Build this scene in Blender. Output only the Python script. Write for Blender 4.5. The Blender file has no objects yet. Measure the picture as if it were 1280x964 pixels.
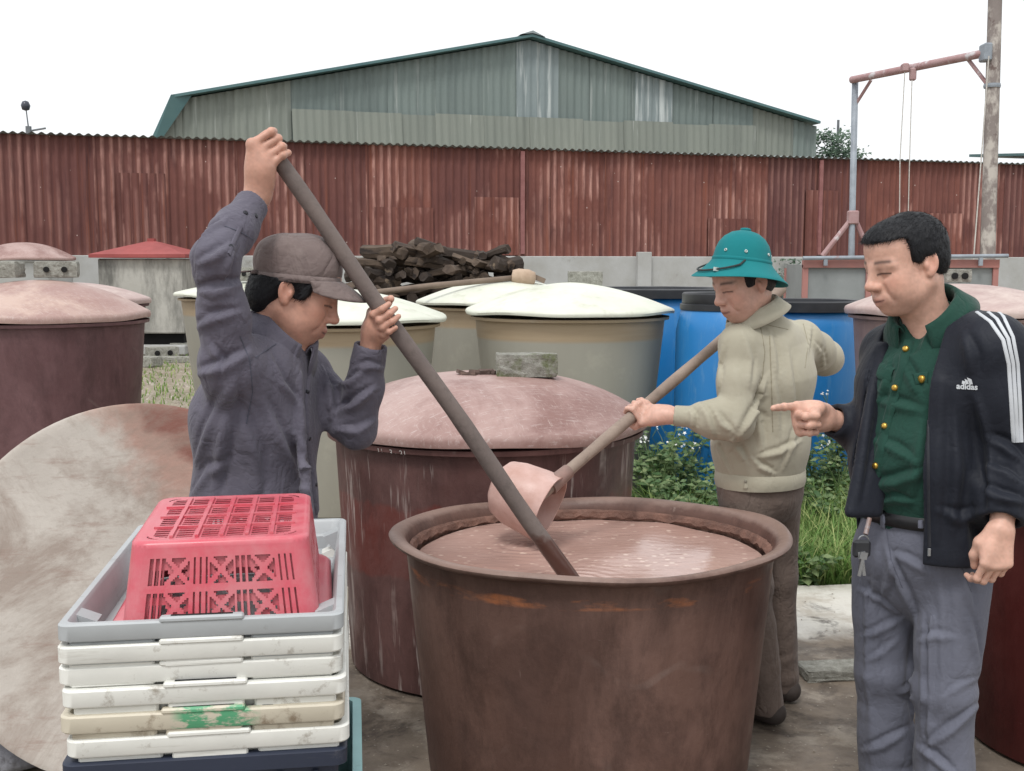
import bpy, bmesh, math, random
import numpy as np
from mathutils import Vector, Matrix
from mathutils.bvhtree import BVHTree

S = bpy.context.scene
COL = S.collection
rnd = random.Random(11)

# ------------------------------------------------------------------ camera, sky, sun, exposure
FPX, CX, CY, HC = 1400.0, 640.0, 482.0, 1.55
PITCH = math.atan(152.0 / 1400.0)
cam_d = bpy.data.cameras.new('camera')
cam_d.sensor_width = 36.0
cam_d.lens = 36.0 * FPX / 1280.0
cam_d.clip_end = 2000.0
cam = bpy.data.objects.new('camera', cam_d)
COL.objects.link(cam)
cam.location = (0, 0, HC)
cam.rotation_euler = (math.pi / 2 - PITCH, 0, 0)
S.camera = cam

W = bpy.data.worlds.new('World')
S.world = W
W.use_nodes = True
wt = W.node_tree
wt.nodes.clear()
SUN_EL, SUN_AZ = math.radians(58), math.radians(200)
sky = wt.nodes.new('ShaderNodeTexSky')
sky.sky_type = 'NISHITA'
sky.sun_disc = False
sky.sun_elevation = SUN_EL
sky.sun_rotation = SUN_AZ
sky.air_density = 1.0
sky.dust_density = 6.0
hs = wt.nodes.new('ShaderNodeHueSaturation')
hs.inputs['Saturation'].default_value = 0.08
mixw = wt.nodes.new('ShaderNodeMix')
mixw.data_type = 'RGBA'
mixw.inputs['Factor'].default_value = 0.72
mixw.inputs[7].default_value = (12.6, 12.9, 13.2, 1)
bg = wt.nodes.new('ShaderNodeBackground')
bg.inputs['Strength'].default_value = 0.10
wo = wt.nodes.new('ShaderNodeOutputWorld')
wt.links.new(sky.outputs[0], hs.inputs['Color'])
wt.links.new(hs.outputs[0], mixw.inputs[6])
wt.links.new(mixw.outputs[2], bg.inputs['Color'])
wt.links.new(bg.outputs[0], wo.inputs['Surface'])

sl = bpy.data.lights.new('sun', 'SUN')
sl.energy = 1.6
sl.angle = math.radians(14)
sl.color = (1.0, 0.97, 0.93)
so = bpy.data.objects.new('sun', sl)
COL.objects.link(so)
# light comes from high up, a little behind and left of the camera
sd = Vector((math.sin(SUN_AZ) * math.cos(SUN_EL), math.cos(SUN_AZ) * math.cos(SUN_EL), math.sin(SUN_EL)))
so.rotation_euler = sd.to_track_quat('Z', 'Y').to_euler()
so.location = (0, 0, 30)

S.view_settings.view_transform = 'Standard'
S.view_settings.look = 'None'
S.view_settings.gamma = 1
S.view_settings.exposure = 0.14
S.view_settings.use_curve_mapping = False
try:
    S.cycles.use_adaptive_sampling = True
    S.cycles.max_bounces = 6
    S.cycles.use_denoising = True
except Exception:
    pass

def P(px, py, Y):
    """a point of the photograph taken at world depth Y"""
    u, v = (px - CX) / FPX, (CY - py) / FPX
    d = Vector((u, math.cos(PITCH) + v * math.sin(PITCH), -math.sin(PITCH) + v * math.cos(PITCH)))
    return Vector((0, 0, HC)) + d * (Y / d.y)

def G(px, py, z=0.0):
    """a point of the photograph on the level z"""
    u, v = (px - CX) / FPX, (CY - py) / FPX
    d = Vector((u, math.cos(PITCH) + v * math.sin(PITCH), -math.sin(PITCH) + v * math.cos(PITCH)))
    return Vector((0, 0, HC)) + d * ((z - HC) / d.z)

# ------------------------------------------------------------------ objects
def tag(o, label=None, cat=None, group=None, kind=None):
    if label: o['label'] = label
    if cat: o['category'] = cat
    if group: o['group'] = group
    if kind: o['kind'] = kind
    return o

def empty(name, loc=(0, 0, 0), rz=0.0, label=None, cat=None, group=None):
    o = bpy.data.objects.new(name, None)
    o.empty_display_size = 0.1
    COL.objects.link(o)
    o.location = loc
    o.rotation_euler = (0, 0, rz)
    return tag(o, label, cat, group)

def link(name, me, mat=None, parent=None, smooth=False, loc=None):
    o = bpy.data.objects.new(name, me)
    COL.objects.link(o)
    if mat is not None and len(me.materials) == 0:
        me.materials.append(mat)
    if parent is not None:
        o.parent = parent
    if loc is not None:
        o.location = loc
    if smooth:
        for p in me.polygons: p.use_smooth = True
    return o

def wchild(o, parent):
    """parent while keeping world-space vertices (parent is an un-rotated, un-scaled object)"""
    o.parent = parent
    o.matrix_parent_inverse = parent_matrix(parent).inverted()
    return o

def parent_matrix(o):
    m = Matrix.LocRotScale(o.location, o.rotation_euler, o.scale)
    if o.parent is not None:
        m = parent_matrix(o.parent) @ o.matrix_parent_inverse @ m
    return m

def mesh_from(name, V, F):
    me = bpy.data.meshes.new(name)
    me.from_pydata([tuple(v) for v in V], [], [tuple(f) for f in F])
    me.update()
    return me

class MB:
    """collects simple shapes for one mesh"""
    def __init__(s):
        s.v, s.f = [], []
    def add(s, V, F):
        n = len(s.v)
        s.v += [tuple(v) for v in V]
        s.f += [tuple(i + n for i in f) for f in F]
        return s
    def box(s, c, h, R=None, bev=0.0):
        c = Vector(c)
        if bev > 0:
            b = min(bev, min(h) * 0.95)
            pts = []
            bm = bmesh.new()
            for sx in (-1, 1):
                for sy in (-1, 1):
                    for sz in (-1, 1):
                        bm.verts.new((sx * (h[0] - b), sy * (h[1]), sz * (h[2] - b)))
                        bm.verts.new((sx * (h[0]), sy * (h[1] - b), sz * (h[2] - b)))
                        bm.verts.new((sx * (h[0] - b), sy * (h[1] - b), sz * (h[2])))
            r = bmesh.ops.convex_hull(bm, input=bm.verts)
            bm.verts.index_update()
            V = [v.co.copy() for v in bm.verts]
            F = [[v.index for v in f.verts] for f in bm.faces]
            bm.free()
        else:
            V = [Vector((x * h[0], y * h[1], z * h[2])) for x in (-1, 1) for y in (-1, 1) for z in (-1, 1)]
            F = [(0, 1, 3, 2), (4, 6, 7, 5), (0, 4, 5, 1), (2, 3, 7, 6), (0, 2, 6, 4), (1, 5, 7, 3)]
        if R is not None:
            V = [R @ v for v in V]
        return s.add([v + c for v in V], F)
    def tube(s, pts, rad, n=10, caps=True, closed=False):
        pts = [Vector(p) for p in pts]
        if not hasattr(rad, '__len__'): rad = [rad] * len(pts)
        V, F = [], []
        m = len(pts)
        prev = None
        for i, p in enumerate(pts):
            if closed: t = pts[(i + 1) % m] - pts[i - 1]
            else: t = pts[min(i + 1, m - 1)] - pts[max(i - 1, 0)]
            t.normalize()
            if prev is None:
                a = t.orthogonal().normalized()
            else:
                a = (prev - t * prev.dot(t))
                a = a.normalized() if a.length > 1e-6 else t.orthogonal().normalized()
            prev = a
            b = t.cross(a)
            for k in range(n):
                an = 2 * math.pi * k / n
                V.append(p + (a * math.cos(an) + b * math.sin(an)) * rad[i])
        L = m if closed else m - 1
        for i in range(L):
            j = (i + 1) % m
            for k in range(n):
                k2 = (k + 1) % n
                F.append((i * n + k, i * n + k2, j * n + k2, j * n + k))
        if caps and not closed:
            F.append(tuple(reversed(range(n))))
            F.append(tuple((m - 1) * n + k for k in range(n)))
        return s.add(V, F)
    def lathe(s, prof, n=48, M=None, wob=None, arc=None):
        """prof: (r, z) list from bottom/outside on; poles where r == 0"""
        V, F = [], []
        rows = []
        for (r, z) in prof:
            if r < 1e-6:
                rows.append([len(V)])
                V.append(Vector((0, 0, z)))
            else:
                row = []
                for k in range(n):
                    an = 2 * math.pi * k / n
                    rr, zz = r, z
                    if wob: rr, zz = wob(r, z, an)
                    row.append(len(V))
                    V.append(Vector((rr * math.cos(an), rr * math.sin(an), zz)))
                rows.append(row)
        for a, b in zip(rows[:-1], rows[1:]):
            if len(a) == 1 and len(b) == 1: continue
            for k in range(n):
                k2 = (k + 1) % n
                if len(a) == 1: F.append((a[0], b[k2], b[k]))
                elif len(b) == 1: F.append((a[k], a[k2], b[0]))
                else: F.append((a[k], a[k2], b[k2], b[k]))
        if M is not None: V = [M @ v for v in V]
        return s.add(V, F)
    def mesh(s, name):
        me = mesh_from(name, s.v, s.f)
        bm = bmesh.new(); bm.from_mesh(me)
        bmesh.ops.recalc_face_normals(bm, faces=bm.faces)
        bm.to_mesh(me); bm.free()
        return me
    def build(s, name, mat, parent=None, smooth=False, auto=None, loc=None):
        me = s.mesh(name)
        o = link(name, me, mat, parent, smooth, loc)
        if auto is not None:
            shade_auto(me, auto)
        return o

def shade_auto(me, deg):
    for p in me.polygons: p.use_smooth = True
    bm = bmesh.new(); bm.from_mesh(me)
    lim = math.radians(deg)
    for e in bm.edges:
        if len(e.link_faces) == 2 and e.calc_face_angle(0) > lim: e.smooth = False
    bm.to_mesh(me); bm.free()

def copy_tree(o, parent=None):
    c = o.copy(); COL.objects.link(c)
    if parent is not None: c.parent = parent
    for ch in o.children: copy_tree(ch, c)
    return c

# ------------------------------------------------------------------ materials
class NT:
    def __init__(s, name):
        s.m = bpy.data.materials.new(name); s.m.use_nodes = True
        s.t = s.m.node_tree; s.t.nodes.clear()
        s.out = s.t.nodes.new('ShaderNodeOutputMaterial')
        s.b = s.t.nodes.new('ShaderNodeBsdfPrincipled')
        s.t.links.new(s.b.outputs[0], s.out.inputs['Surface'])
        s.tc = s.t.nodes.new('ShaderNodeTexCoord')
    def n(s, typ, **kw):
        nd = s.t.nodes.new(typ)
        for k, v in kw.items(): setattr(nd, k, v)
        return nd
    def set(s, sock, v):
        if isinstance(v, bpy.types.NodeSocket): s.t.links.new(v, sock)
        else:
            if isinstance(v, (tuple, list)) and len(v) == 3 and sock.type == 'RGBA': v = (*v, 1)
            sock.default_value = v
    def coord(s, kind='Object', scale=(1, 1, 1), rot=(0, 0, 0), rand=False):
        mp = s.n('ShaderNodeMapping')
        s.t.links.new(s.tc.outputs[kind], mp.inputs['Vector'])
        mp.inputs['Scale'].default_value = scale
        mp.inputs['Rotation'].default_value = rot
        if rand:
            oi = s.n('ShaderNodeObjectInfo')
            mu = s.n('ShaderNodeMath', operation='MULTIPLY'); s.t.links.new(oi.outputs['Random'], mu.inputs[0]); mu.inputs[1].default_value = 37.0
            s.t.links.new(mu.outputs[0], mp.inputs['Location'])
        return mp.outputs[0]
    def noise(s, co, scale=5, detail=4, rough=.55, dist=0.0):
        nd = s.n('ShaderNodeTexNoise')
        s.t.links.new(co, nd.inputs['Vector'])
        nd.inputs['Scale'].default_value = scale; nd.inputs['Detail'].default_value = detail
        nd.inputs['Roughness'].default_value = rough; nd.inputs['Distortion'].default_value = dist
        return nd.outputs['Fac']
    def voro(s, co, scale=5, feature='F1', rand=1.0):
        nd = s.n('ShaderNodeTexVoronoi', feature=feature)
        s.t.links.new(co, nd.inputs['Vector']); nd.inputs['Scale'].default_value = scale
        nd.inputs['Randomness'].default_value = rand
        return nd
    def ramp(s, f, stops, interp='LINEAR'):
        nd = s.n('ShaderNodeValToRGB')
        s.t.links.new(f, nd.inputs[0])
        nd.color_ramp.interpolation = interp
        els = nd.color_ramp.elements
        while len(els) < len(stops): els.new(0.5)
        for e, (p, c) in zip(els, stops):
            e.position = p
            e.color = (c, c, c, 1) if not hasattr(c, '__len__') else (*c[:3], 1)
        return nd.outputs[0]
    def mix(s, f, a, b, mode='MIX'):
        nd = s.n('ShaderNodeMix', data_type='RGBA', blend_type=mode)
        s.set(nd.inputs[0], f); s.set(nd.inputs[6], a); s.set(nd.inputs[7], b)
        return nd.outputs[2]
    def math(s, op, a, b=0.0, clamp=False):
        nd = s.n('ShaderNodeMath', operation=op); nd.use_clamp = clamp
        s.set(nd.inputs[0], a); s.set(nd.inputs[1], b)
        return nd.outputs[0]
    def sep(s, co):
        nd = s.n('ShaderNodeSeparateXYZ'); s.t.links.new(co, nd.inputs[0])
        return nd.outputs
    def attr(s, name):
        nd = s.n('ShaderNodeAttribute'); nd.attribute_name = name
        return nd.outputs['Color']
    def bump(s, h, strength=.3, dist=.01, prev=None):
        nd = s.n('ShaderNodeBump')
        nd.inputs['Strength'].default_value = strength; nd.inputs['Distance'].default_value = dist
        s.t.links.new(h, nd.inputs['Height'])
        if prev is not None: s.t.links.new(prev, nd.inputs['Normal'])
        return nd.outputs[0]
    def done(s, col=None, rough=None, normal=None, metal=None, spec=None, sub=None):
        if col is not None: s.set(s.b.inputs['Base Color'], col)
        if rough is not None: s.set(s.b.inputs['Roughness'], rough)
        if normal is not None: s.set(s.b.inputs['Normal'], normal)
        if metal is not None: s.set(s.b.inputs['Metallic'], metal)
        if spec is not None: s.set(s.b.inputs['Specular IOR Level'], spec)
        return s.m

def rgb(r, g, b):
    """sRGB 0-255 to linear"""
    f = lambda c: (c / 255 / 12.92) if c / 255 <= .04045 else ((c / 255 + .055) / 1.055) ** 2.4
    return (f(r), f(g), f(b))

def simple(name, c1, c2=None, scale=6, rough=.7, bump=.15, bscale=40, bdist=.004, stretch=(1, 1, 1), c3=None, t3=.62, rand=False, spec=.35, s3=2.0, kind='Object', w3=.08, metal=0.0):
    t = NT(name)
    c2 = c2 or tuple(x * .75 for x in c1)
    co = t.coord(kind, stretch, rand=rand)
    f = t.ramp(t.noise(co, scale, 5, .6), [(.32, 0.0), (.68, 1.0)])
    col = t.mix(f, c1, c2)
    if c3 is not None:
        g = t.ramp(t.noise(co, s3, 6, .68), [(t3, 0.0), (t3 + w3, 1.0)])
        col = t.mix(g, col, c3)
    h = t.noise(co, bscale, 4, .6)
    r = t.ramp(t.noise(co, scale * .7, 3), [(.3, max(rough - .1, .02)), (.7, min(rough + .1, 1))])
    return t.done(col, r, t.bump(h, bump, bdist), spec=spec, metal=metal)
# ------------------------------------------------------------------ ground
def mat_dirt():
    t = NT('dirt')
    co = t.coord('Object')
    a = t.noise(co, .9, 6, .65); b = t.noise(co, 14, 5, .7)
    col = t.mix(t.ramp(a, [(.35, 0.0), (.65, 1.0)]), rgb(128, 116, 100), rgb(158, 148, 132))
    col = t.mix(t.ramp(b, [(.45, 0.0), (.75, 1.0)]), col, rgb(108, 98, 86))
    col = t.mix(t.ramp(t.noise(co, .5, 5, .7), [(.52, 0.0), (.62, .6)]), col, rgb(104, 112, 78))
    return t.done(col, .95, t.bump(b, .6, .03))
def mat_slab():
    t = NT('wet_concrete')
    co = t.coord('Object')
    y = t.sep(t.tc.outputs['Object'])
    big = t.noise(co, 1.1, 7, .62, .4)
    mid = t.noise(co, 4.5, 6, .65); fine = t.noise(co, 60, 4, .7)
    dry = t.mix(mid, rgb(218, 216, 209), rgb(178, 173, 163))
    wet = t.mix(t.ramp(mid, [(.3, 0.0), (.7, 1.0)]), rgb(88, 78, 69), rgb(136, 124, 110))
    # dry pale strip along the far edge of the slab, ragged boundary
    k = t.math('ADD', t.math('MULTIPLY', t.math('SUBTRACT', y[1], 4.5), 1.6), t.math('MULTIPLY', t.math('SUBTRACT', big, .5), 2.0))
    k = t.ramp(t.math('ADD', k, .5), [(.42, 0.0), (.7, 1.0)])
    col = t.mix(k, wet, dry)
    col = t.mix(t.ramp(t.noise(co, 2.6, 6, .7), [(.52, 0.0), (.62, .7)]), col, rgb(160, 151, 138))
    col = t.mix(t.ramp(t.noise(co, 3.4, 7, .7, .6), [(.54, 0.0), (.64, .8)]), col, rgb(66, 58, 52))
    col = t.mix(t.ramp(t.voro(co, 34).outputs['Distance'], [(.05, .55), (.14, 0.0)]), col, rgb(186, 180, 168))
    r = t.ramp(big, [(.4, .45), (.6, .92)])
    n1 = t.bump(mid, .35, .03); n2 = t.bump(fine, .35, .006, n1)
    return t.done(col, r, n2, spec=.4)
M_dirt = mat_dirt(); M_slab = mat_slab()

def grid_mesh(name, x0, x1, y0, y1, nx, ny, zf):
    V = [(x0 + (x1 - x0) * i / nx, y0 + (y1 - y0) * j / ny, 0) for j in range(ny + 1) for i in range(nx + 1)]
    V = [(x, y, zf(x, y)) for x, y, z in V]
    F = [(j * (nx + 1) + i, j * (nx + 1) + i + 1, (j + 1) * (nx + 1) + i + 1, (j + 1) * (nx + 1) + i) for j in range(ny) for i in range(nx)]
    return mesh_from(name, V, F)
tag(link('ground', grid_mesh('ground', -400, 400, -60, 900, 8, 8, lambda x, y: -.03), M_dirt), kind='structure')
# concrete yard slab, ragged far edge
SLAB_Y = 5.35
mb = MB()
xs = [-9 + 18 * i / 120 for i in range(121)]
far = [SLAB_Y + .06 * math.sin(x * 2.3) + .05 * math.sin(x * 7.1 + 1) + rnd.uniform(-.02, .02) for x in xs]
V = [(x, -5, 0) for x in xs] + [(x, f, 0) for x, f in zip(xs, far)] + [(x, f + .01, -.08) for x, f in zip(xs, far)]
n = len(xs)
F = [(i, i + 1, n + i + 1, n + i) for i in range(n - 1)] + [(n + i, n + i + 1, 2 * n + i + 1, 2 * n + i) for i in range(n - 1)]
mb.add(V, F)
tag(mb.build('pavement', M_slab), kind='structure')

# ------------------------------------------------------------------ corrugated fence on a concrete wall
FL = Vector((P(-60, 300, 21.7).x, 21.7, 0)); FR = Vector((P(1400, 300, 29.8).x, 29.8, 0))
fdir = (FR - FL).normalized(); FL = FL - fdir * 8.16; FR = FR + fdir * 6.0; flen = (FR - FL).length
fang = math.atan2(fdir.y, fdir.x)
WALL_Z, FENCE_Z = 1.72, 4.05
def mat_rust_sheet():
    t = NT('rusty_red_sheet')
    obj = t.tc.outputs['Object']
    co = t.coord('Object', rand=True)
    st = t.coord('Object', (2.2, 1, .22), rand=True)
    oi = t.n('ShaderNodeObjectInfo')
    a = t.noise(co, 1.1, 4, .6)
    col = t.mix(t.ramp(a, [(.3, 0.0), (.7, 1.0)]), rgb(106, 66, 59), rgb(134, 86, 75))
    col = t.mix(t.ramp(oi.outputs['Random'], [(.0, 0.0), (1.0, .85)]), col, rgb(88, 58, 58))
    # chalky pink paint left on the crests, in patches
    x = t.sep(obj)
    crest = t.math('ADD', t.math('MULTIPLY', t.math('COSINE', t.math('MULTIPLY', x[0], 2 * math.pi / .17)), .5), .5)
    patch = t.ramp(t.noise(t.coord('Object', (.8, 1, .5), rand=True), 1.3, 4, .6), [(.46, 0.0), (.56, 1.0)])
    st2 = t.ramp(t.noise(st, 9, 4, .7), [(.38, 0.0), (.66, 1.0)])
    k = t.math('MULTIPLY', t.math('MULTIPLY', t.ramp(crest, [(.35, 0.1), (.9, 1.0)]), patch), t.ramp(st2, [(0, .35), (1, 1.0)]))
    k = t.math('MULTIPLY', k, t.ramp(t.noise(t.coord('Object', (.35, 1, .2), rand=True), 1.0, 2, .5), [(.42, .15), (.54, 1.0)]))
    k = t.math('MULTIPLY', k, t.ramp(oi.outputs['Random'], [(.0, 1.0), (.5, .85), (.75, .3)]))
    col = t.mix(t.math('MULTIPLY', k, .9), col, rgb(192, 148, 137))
    # rust runs
    run = t.ramp(t.noise(t.coord('Object', (6, 1, .12), rand=True), 2.4, 4, .7), [(.56, 0.0), (.72, .7)])
    col = t.mix(run, col, rgb(128, 74, 54))
    dk = t.ramp(t.noise(t.coord('Object', (3, 1, .3), rand=True), 1.6, 5, .7), [(.55, 0.0), (.75, .65)])
    col = t.mix(dk, col, rgb(62, 42, 46))
    # bleached specks
    sp = t.ramp(t.voro(t.coord('Object', rand=True), 3.2).outputs['Distance'], [(.03, .8), (.05, 0.0)])
    col = t.mix(sp, col, rgb(205, 190, 182))
    return t.done(col, .8, t.bump(t.noise(co, 30, 3), .15, .01), spec=.3)
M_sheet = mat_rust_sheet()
M_wall = simple('stained_concrete', rgb(176, 178, 178), rgb(156, 156, 152), 1.2, .9, .3, 30, .01, c3=rgb(112, 108, 100), t3=.60, s3=1.6, w3=.14)
M_cap = simple('grey_roof_sheet', rgb(146, 156, 158), rgb(116, 124, 126), 3, .6, .1, 30, .005)

def corrugated(name, width, z0, z1, pitch, amp, seg=6, wave='cos', thick=None):
    n = max(2, int(round(width / pitch))) * seg
    V, F = [], []
    for i in range(n + 1):
        x = width * i / n
        y = -amp * math.cos(2 * math.pi * x / pitch)
        V += [(x, y, z0), (x, y, z1)]
    F = [(2 * i, 2 * i + 2, 2 * i + 3, 2 * i + 1) for i in range(n)]
    me = mesh_from(name, V, F)
    for p in me.polygons: p.use_smooth = True
    return me

fence = empty('corrugated_fence', FL, fang, 'long rusty red corrugated metal fence standing on the grey concrete wall', 'fence')
shw = 1.36
sheet_me = [corrugated('sheet', shw + .06, WALL_Z - .02 - .06 * (k % 3), FENCE_Z, .17, .028) for k in range(3)]
x = 0.0; i = 0
while x < flen:
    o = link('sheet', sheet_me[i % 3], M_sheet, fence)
    o.location = (x, .012 * (i % 2) - .02, 0)
    x += shw * rnd.choice((1, .99, .995, .985)); i += 1
for (px0, wd, z1_) in ((160, .9, 3.35), (470, 1.3, 2.75), (590, 1.0, 3.0), (880, 1.2, 2.6), (1000, .9, 3.3), (1150, 1.1, 2.8)):
    a_p = (px0 - CX) / FPX
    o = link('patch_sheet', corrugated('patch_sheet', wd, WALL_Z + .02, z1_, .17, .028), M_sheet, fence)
    o.location = (round((a_p * FL.y - FL.x) / (fdir.x - a_p * fdir.y) / .17) * .17, -.055, 0)
post_me = MB().box((0, 0, (FENCE_Z + WALL_Z) / 2), (.045, .03, (FENCE_Z - WALL_Z) / 2 - .05)).mesh('post')
for px in (19.61, 27.06):
    link('post', post_me, simple('faded_red_steel', rgb(146, 102, 100), rgb(126, 82, 80), 4, .7), fence, loc=(px, -.11, 0))
rail = MB().box((flen / 2, .08, 2.1), (flen / 2, .03, .03)).box((flen / 2, .08, 3.9), (flen / 2, .03, .03)).build('rail', M_cap, fence)
# corrugated roof edge along the top of the fence
capo = MB()
nseg = int(flen / .17) * 6
V, F = [], []
for i in range(nseg + 1):
    xx = flen * i / nseg
    zz = .022 * math.cos(2 * math.pi * xx / .17)
    V += [(xx, -.18, FENCE_Z + .015 + zz), (xx, 2.6, FENCE_Z + .015 + zz - .18)]
F = [(2 * i, 2 * i + 2, 2 * i + 3, 2 * i + 1) for i in range(nseg)]
capo.add(V, F)
capo.build('roof_edge', M_cap, fence, smooth=True)

wall = empty('concrete_wall', FL, fang, 'low grey stained concrete wall under the corrugated fence', 'wall')
mb = MB()
mb.box((flen / 2, -.02, WALL_Z / 2), (flen / 2, .10, WALL_Z / 2), bev=.015)
mb.build('wall_body', M_wall, wall)
pm = MB().box((0, 0, (WALL_Z + .10) / 2), (.17, .06, (WALL_Z + .10) / 2), bev=.012).mesh('pilaster')
for ppx in (200, 800, 1330):
    a_p = (ppx - CX) / FPX
    link('pilaster', pm, M_wall, wall, loc=((a_p * FL.y - FL.x) / (fdir.x - a_p * fdir.y), -.185, 0))

# ------------------------------------------------------------------ warehouse behind the fence
WL = P(222, 200, 41.0); WR = P(1010, 200, 48.0)
WL.z = WR.z = 0
wdir = (WR - WL).normalized(); wlen = (WR - WL).length
wang = math.atan2(wdir.y, wdir.x)
EAVE = 7.42; RIDGE = 10.22; RX = wlen * .518
def roof_z(x):
    if x < 0: return EAVE + x * 1.9
    return EAVE + (RIDGE - EAVE) * x / RX if x < RX else EAVE + (RIDGE - EAVE) * (wlen - x) / (wlen - RX)
wh = empty('warehouse', WL, wang, 'big grey green corrugated metal warehouse with a low gable roof behind the red fence', 'warehouse')
def mat_clad(name, c1, c2, cw, t=.62):
    t_ = NT(name)
    co = t_.coord('Object', rand=True); st = t_.coord('Object', (2.5, 1, .12), rand=True)
    oi = t_.n('ShaderNodeObjectInfo')
    col = t_.mix(t_.noise(co, .5, 4), c1, c2)
    col = t_.mix(t_.ramp(oi.outputs['Random'], [(0, 0.0), (1, .45)]), col, tuple(v * .72 for v in c1))
    run = t_.ramp(t_.noise(st, 1.6, 4, .65), [(t, 0.0), (t + .12, .75)])
    col = t_.mix(run, col, cw)
    col = t_.mix(t_.ramp(t_.noise(st, .8, 4, .65), [(.5, 0.0), (.75, .6)]), col, tuple(v * .6 for v in c1))
    return t_.done(col, .6, spec=.3)
M_clad = mat_clad('green_cladding', rgb(114, 127, 125), rgb(128, 138, 133), rgb(180, 186, 182))
M_clad2 = mat_clad('drab_cladding', rgb(130, 137, 130), rgb(142, 146, 137), rgb(192, 196, 190), .62)
M_clad3 = mat_clad('bleached_cladding', rgb(140, 150, 150), rgb(116, 128, 130), rgb(206, 212, 210), .5)
M_wroof = simple('green_roof_sheet', rgb(72, 104, 108), rgb(86, 116, 116), .8, .5, .05, 20)
def clad_panel(x0, x1, zb, zt, pitch, amp, y, tilt=0.0):
    n = max(2, int(round((x1 - x0) / pitch))) * 5
    V, F = [], []
    for i in range(n + 1):
        x = x0 + (x1 - x0) * i / n
        yy = y - amp * math.cos(2 * math.pi * x / pitch)
        top = zt if zt is not None else roof_z(x) - .04
        V += [(x + tilt, yy, zb), (x, yy, top)]
    F = [(2 * i, 2 * i + 2, 2 * i + 3, 2 * i + 1) for i in range(n)]
    me = mesh_from('cladding_panel', V, F)
    for p in me.polygons: p.use_smooth = True
    return me
def wx(px):   # image x -> distance along the gable
    a = (px - CX) / FPX
    return (a * WL.y - WL.x) / (wdir.x - a * wdir.y)
ups = [222, 300, 366, 424, 484, 546, 600, 645, 693, 735, 778, 790, 833, 886, 932, 985, 1010]
for i, (a, b) in enumerate(zip(ups[:-1], ups[1:])):
    m = M_clad3 if i in (7, 11) else (M_clad2 if i in (0, 1, 14) else M_clad)
    zb = 3.0 if i in (0, 1, 14, 15) else 7.1 + rnd.uniform(-.05, .05)
    link('cladding_panel', clad_panel(wx(a), wx(b) + .1, zb, None, .30, .035, -.02 - .03 * (i % 2)), m, wh)
lows = [370, 440, 500, 545, 600, 660, 722, 775, 832, 880, 934]
for i, (a, b) in enumerate(zip(lows[:-1], lows[1:])):
    link('cladding_panel', clad_panel(wx(a), wx(b) + .12, 3.0, 7.22 - .004 * i + rnd.uniform(-.06, .06), .30, .03, -.13 - .03 * (i % 2), rnd.uniform(-.05, .16)), M_clad2, wh)
# lower-left flank and body
flank = MB()
fx = -1.15
flank.add([(fx, -.02, EAVE - 2.2), (0, -.02, EAVE - .05), (0.2, -.02, EAVE - .05), (.2, -.02, 3.0), (fx, -.02, 3.0)], [(0, 1, 2, 3, 4)])
flank.build('flank_sheet', M_clad2, wh)
core = MB()
prof = [(0, 0), (0, EAVE - .1), (RX, RIDGE - .1), (wlen, EAVE - .1), (wlen, 0)]
V = [(x, .05, z) for x, z in prof] + [(x, 30, z) for x, z in prof]
core.add(V, [(0, 1, 2, 3, 4), (9, 8, 7, 6, 5)] + [(i, i + 5, (i + 1) % 5 + 5, (i + 1) % 5) for i in range(5)])
core.build('wall', M_clad, wh)
roof = MB()
def slab(p, q, y0, y1, th):
    (x0, z0), (x1, z1) = p, q
    roof.add([(x0, y0, z0), (x1, y0, z1), (x1, y1, z1), (x0, y1, z0), (x0, y0, z0 + th), (x1, y0, z1 + th), (x1, y1, z1 + th), (x0, y1, z0 + th)],
             [(0, 1, 2, 3), (4, 7, 6, 5), (0, 4, 5, 1), (1, 5, 6, 2), (2, 6, 7, 3), (3, 7, 4, 0)])
slab((-.15, EAVE - .02), (RX, RIDGE), -.5, 30, .10)
slab((RX, RIDGE), (wlen + .25, EAVE - .05), -.5, 30, .10)
roof.add([(-.15, -.55, EAVE + .08), (-1.2, -.55, EAVE - 2.2), (-1.0, -.55, EAVE - 2.2), (.55, -.3, EAVE + .1),
          (-.15, 1.5, EAVE + .08), (-1.2, 1.5, EAVE - 2.2)], [(0, 1, 2, 3), (0, 4, 5, 1)])
roof.build('roof', M_wroof, wh)
rc = MB()
rc.add([(RX - .5, -.55, RIDGE + .05), (RX, -.55, RIDGE + .22), (RX + .5, -.55, RIDGE + .0), (RX, -.55, RIDGE + .12),
        (RX - .5, 30, RIDGE + .05), (RX, 30, RIDGE + .22), (RX + .5, 30, RIDGE + .0)],
       [(0, 1, 3), (1, 2, 3), (0, 4, 5, 1), (1, 5, 6, 2)])
rc.build('ridge_cap', M_cap, wh)

# small grey roof peeking over the fence at the far right
rr = empty('shed', P(1290, 205, 40) * Vector((1, 1, 0)) if False else Vector((P(1290, 205, 40).x, 40, 0)), 0, 'low grey shed roof just showing above the fence beside the tall post', 'shed')
MB().box((0, 0, 2.4), (1.6, 2, 2.4)).build('wall', M_clad, rr)
MB().add([(-1.3, -2.3, 5.12), (1.9, -2.3, 5.0), (1.9, 2.3, 5.4), (-1.3, 2.3, 5.5), (-1.3, -2.3, 5.2), (1.9, -2.3, 5.12), (1.9, 2.3, 5.5), (-1.3, 2.3, 5.6)],
         [(0, 1, 2, 3), (4, 7, 6, 5), (0, 4, 5, 1), (1, 5, 6, 2), (2, 6, 7, 3), (3, 7, 4, 0)]).build('roof', M_wroof, rr)

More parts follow.
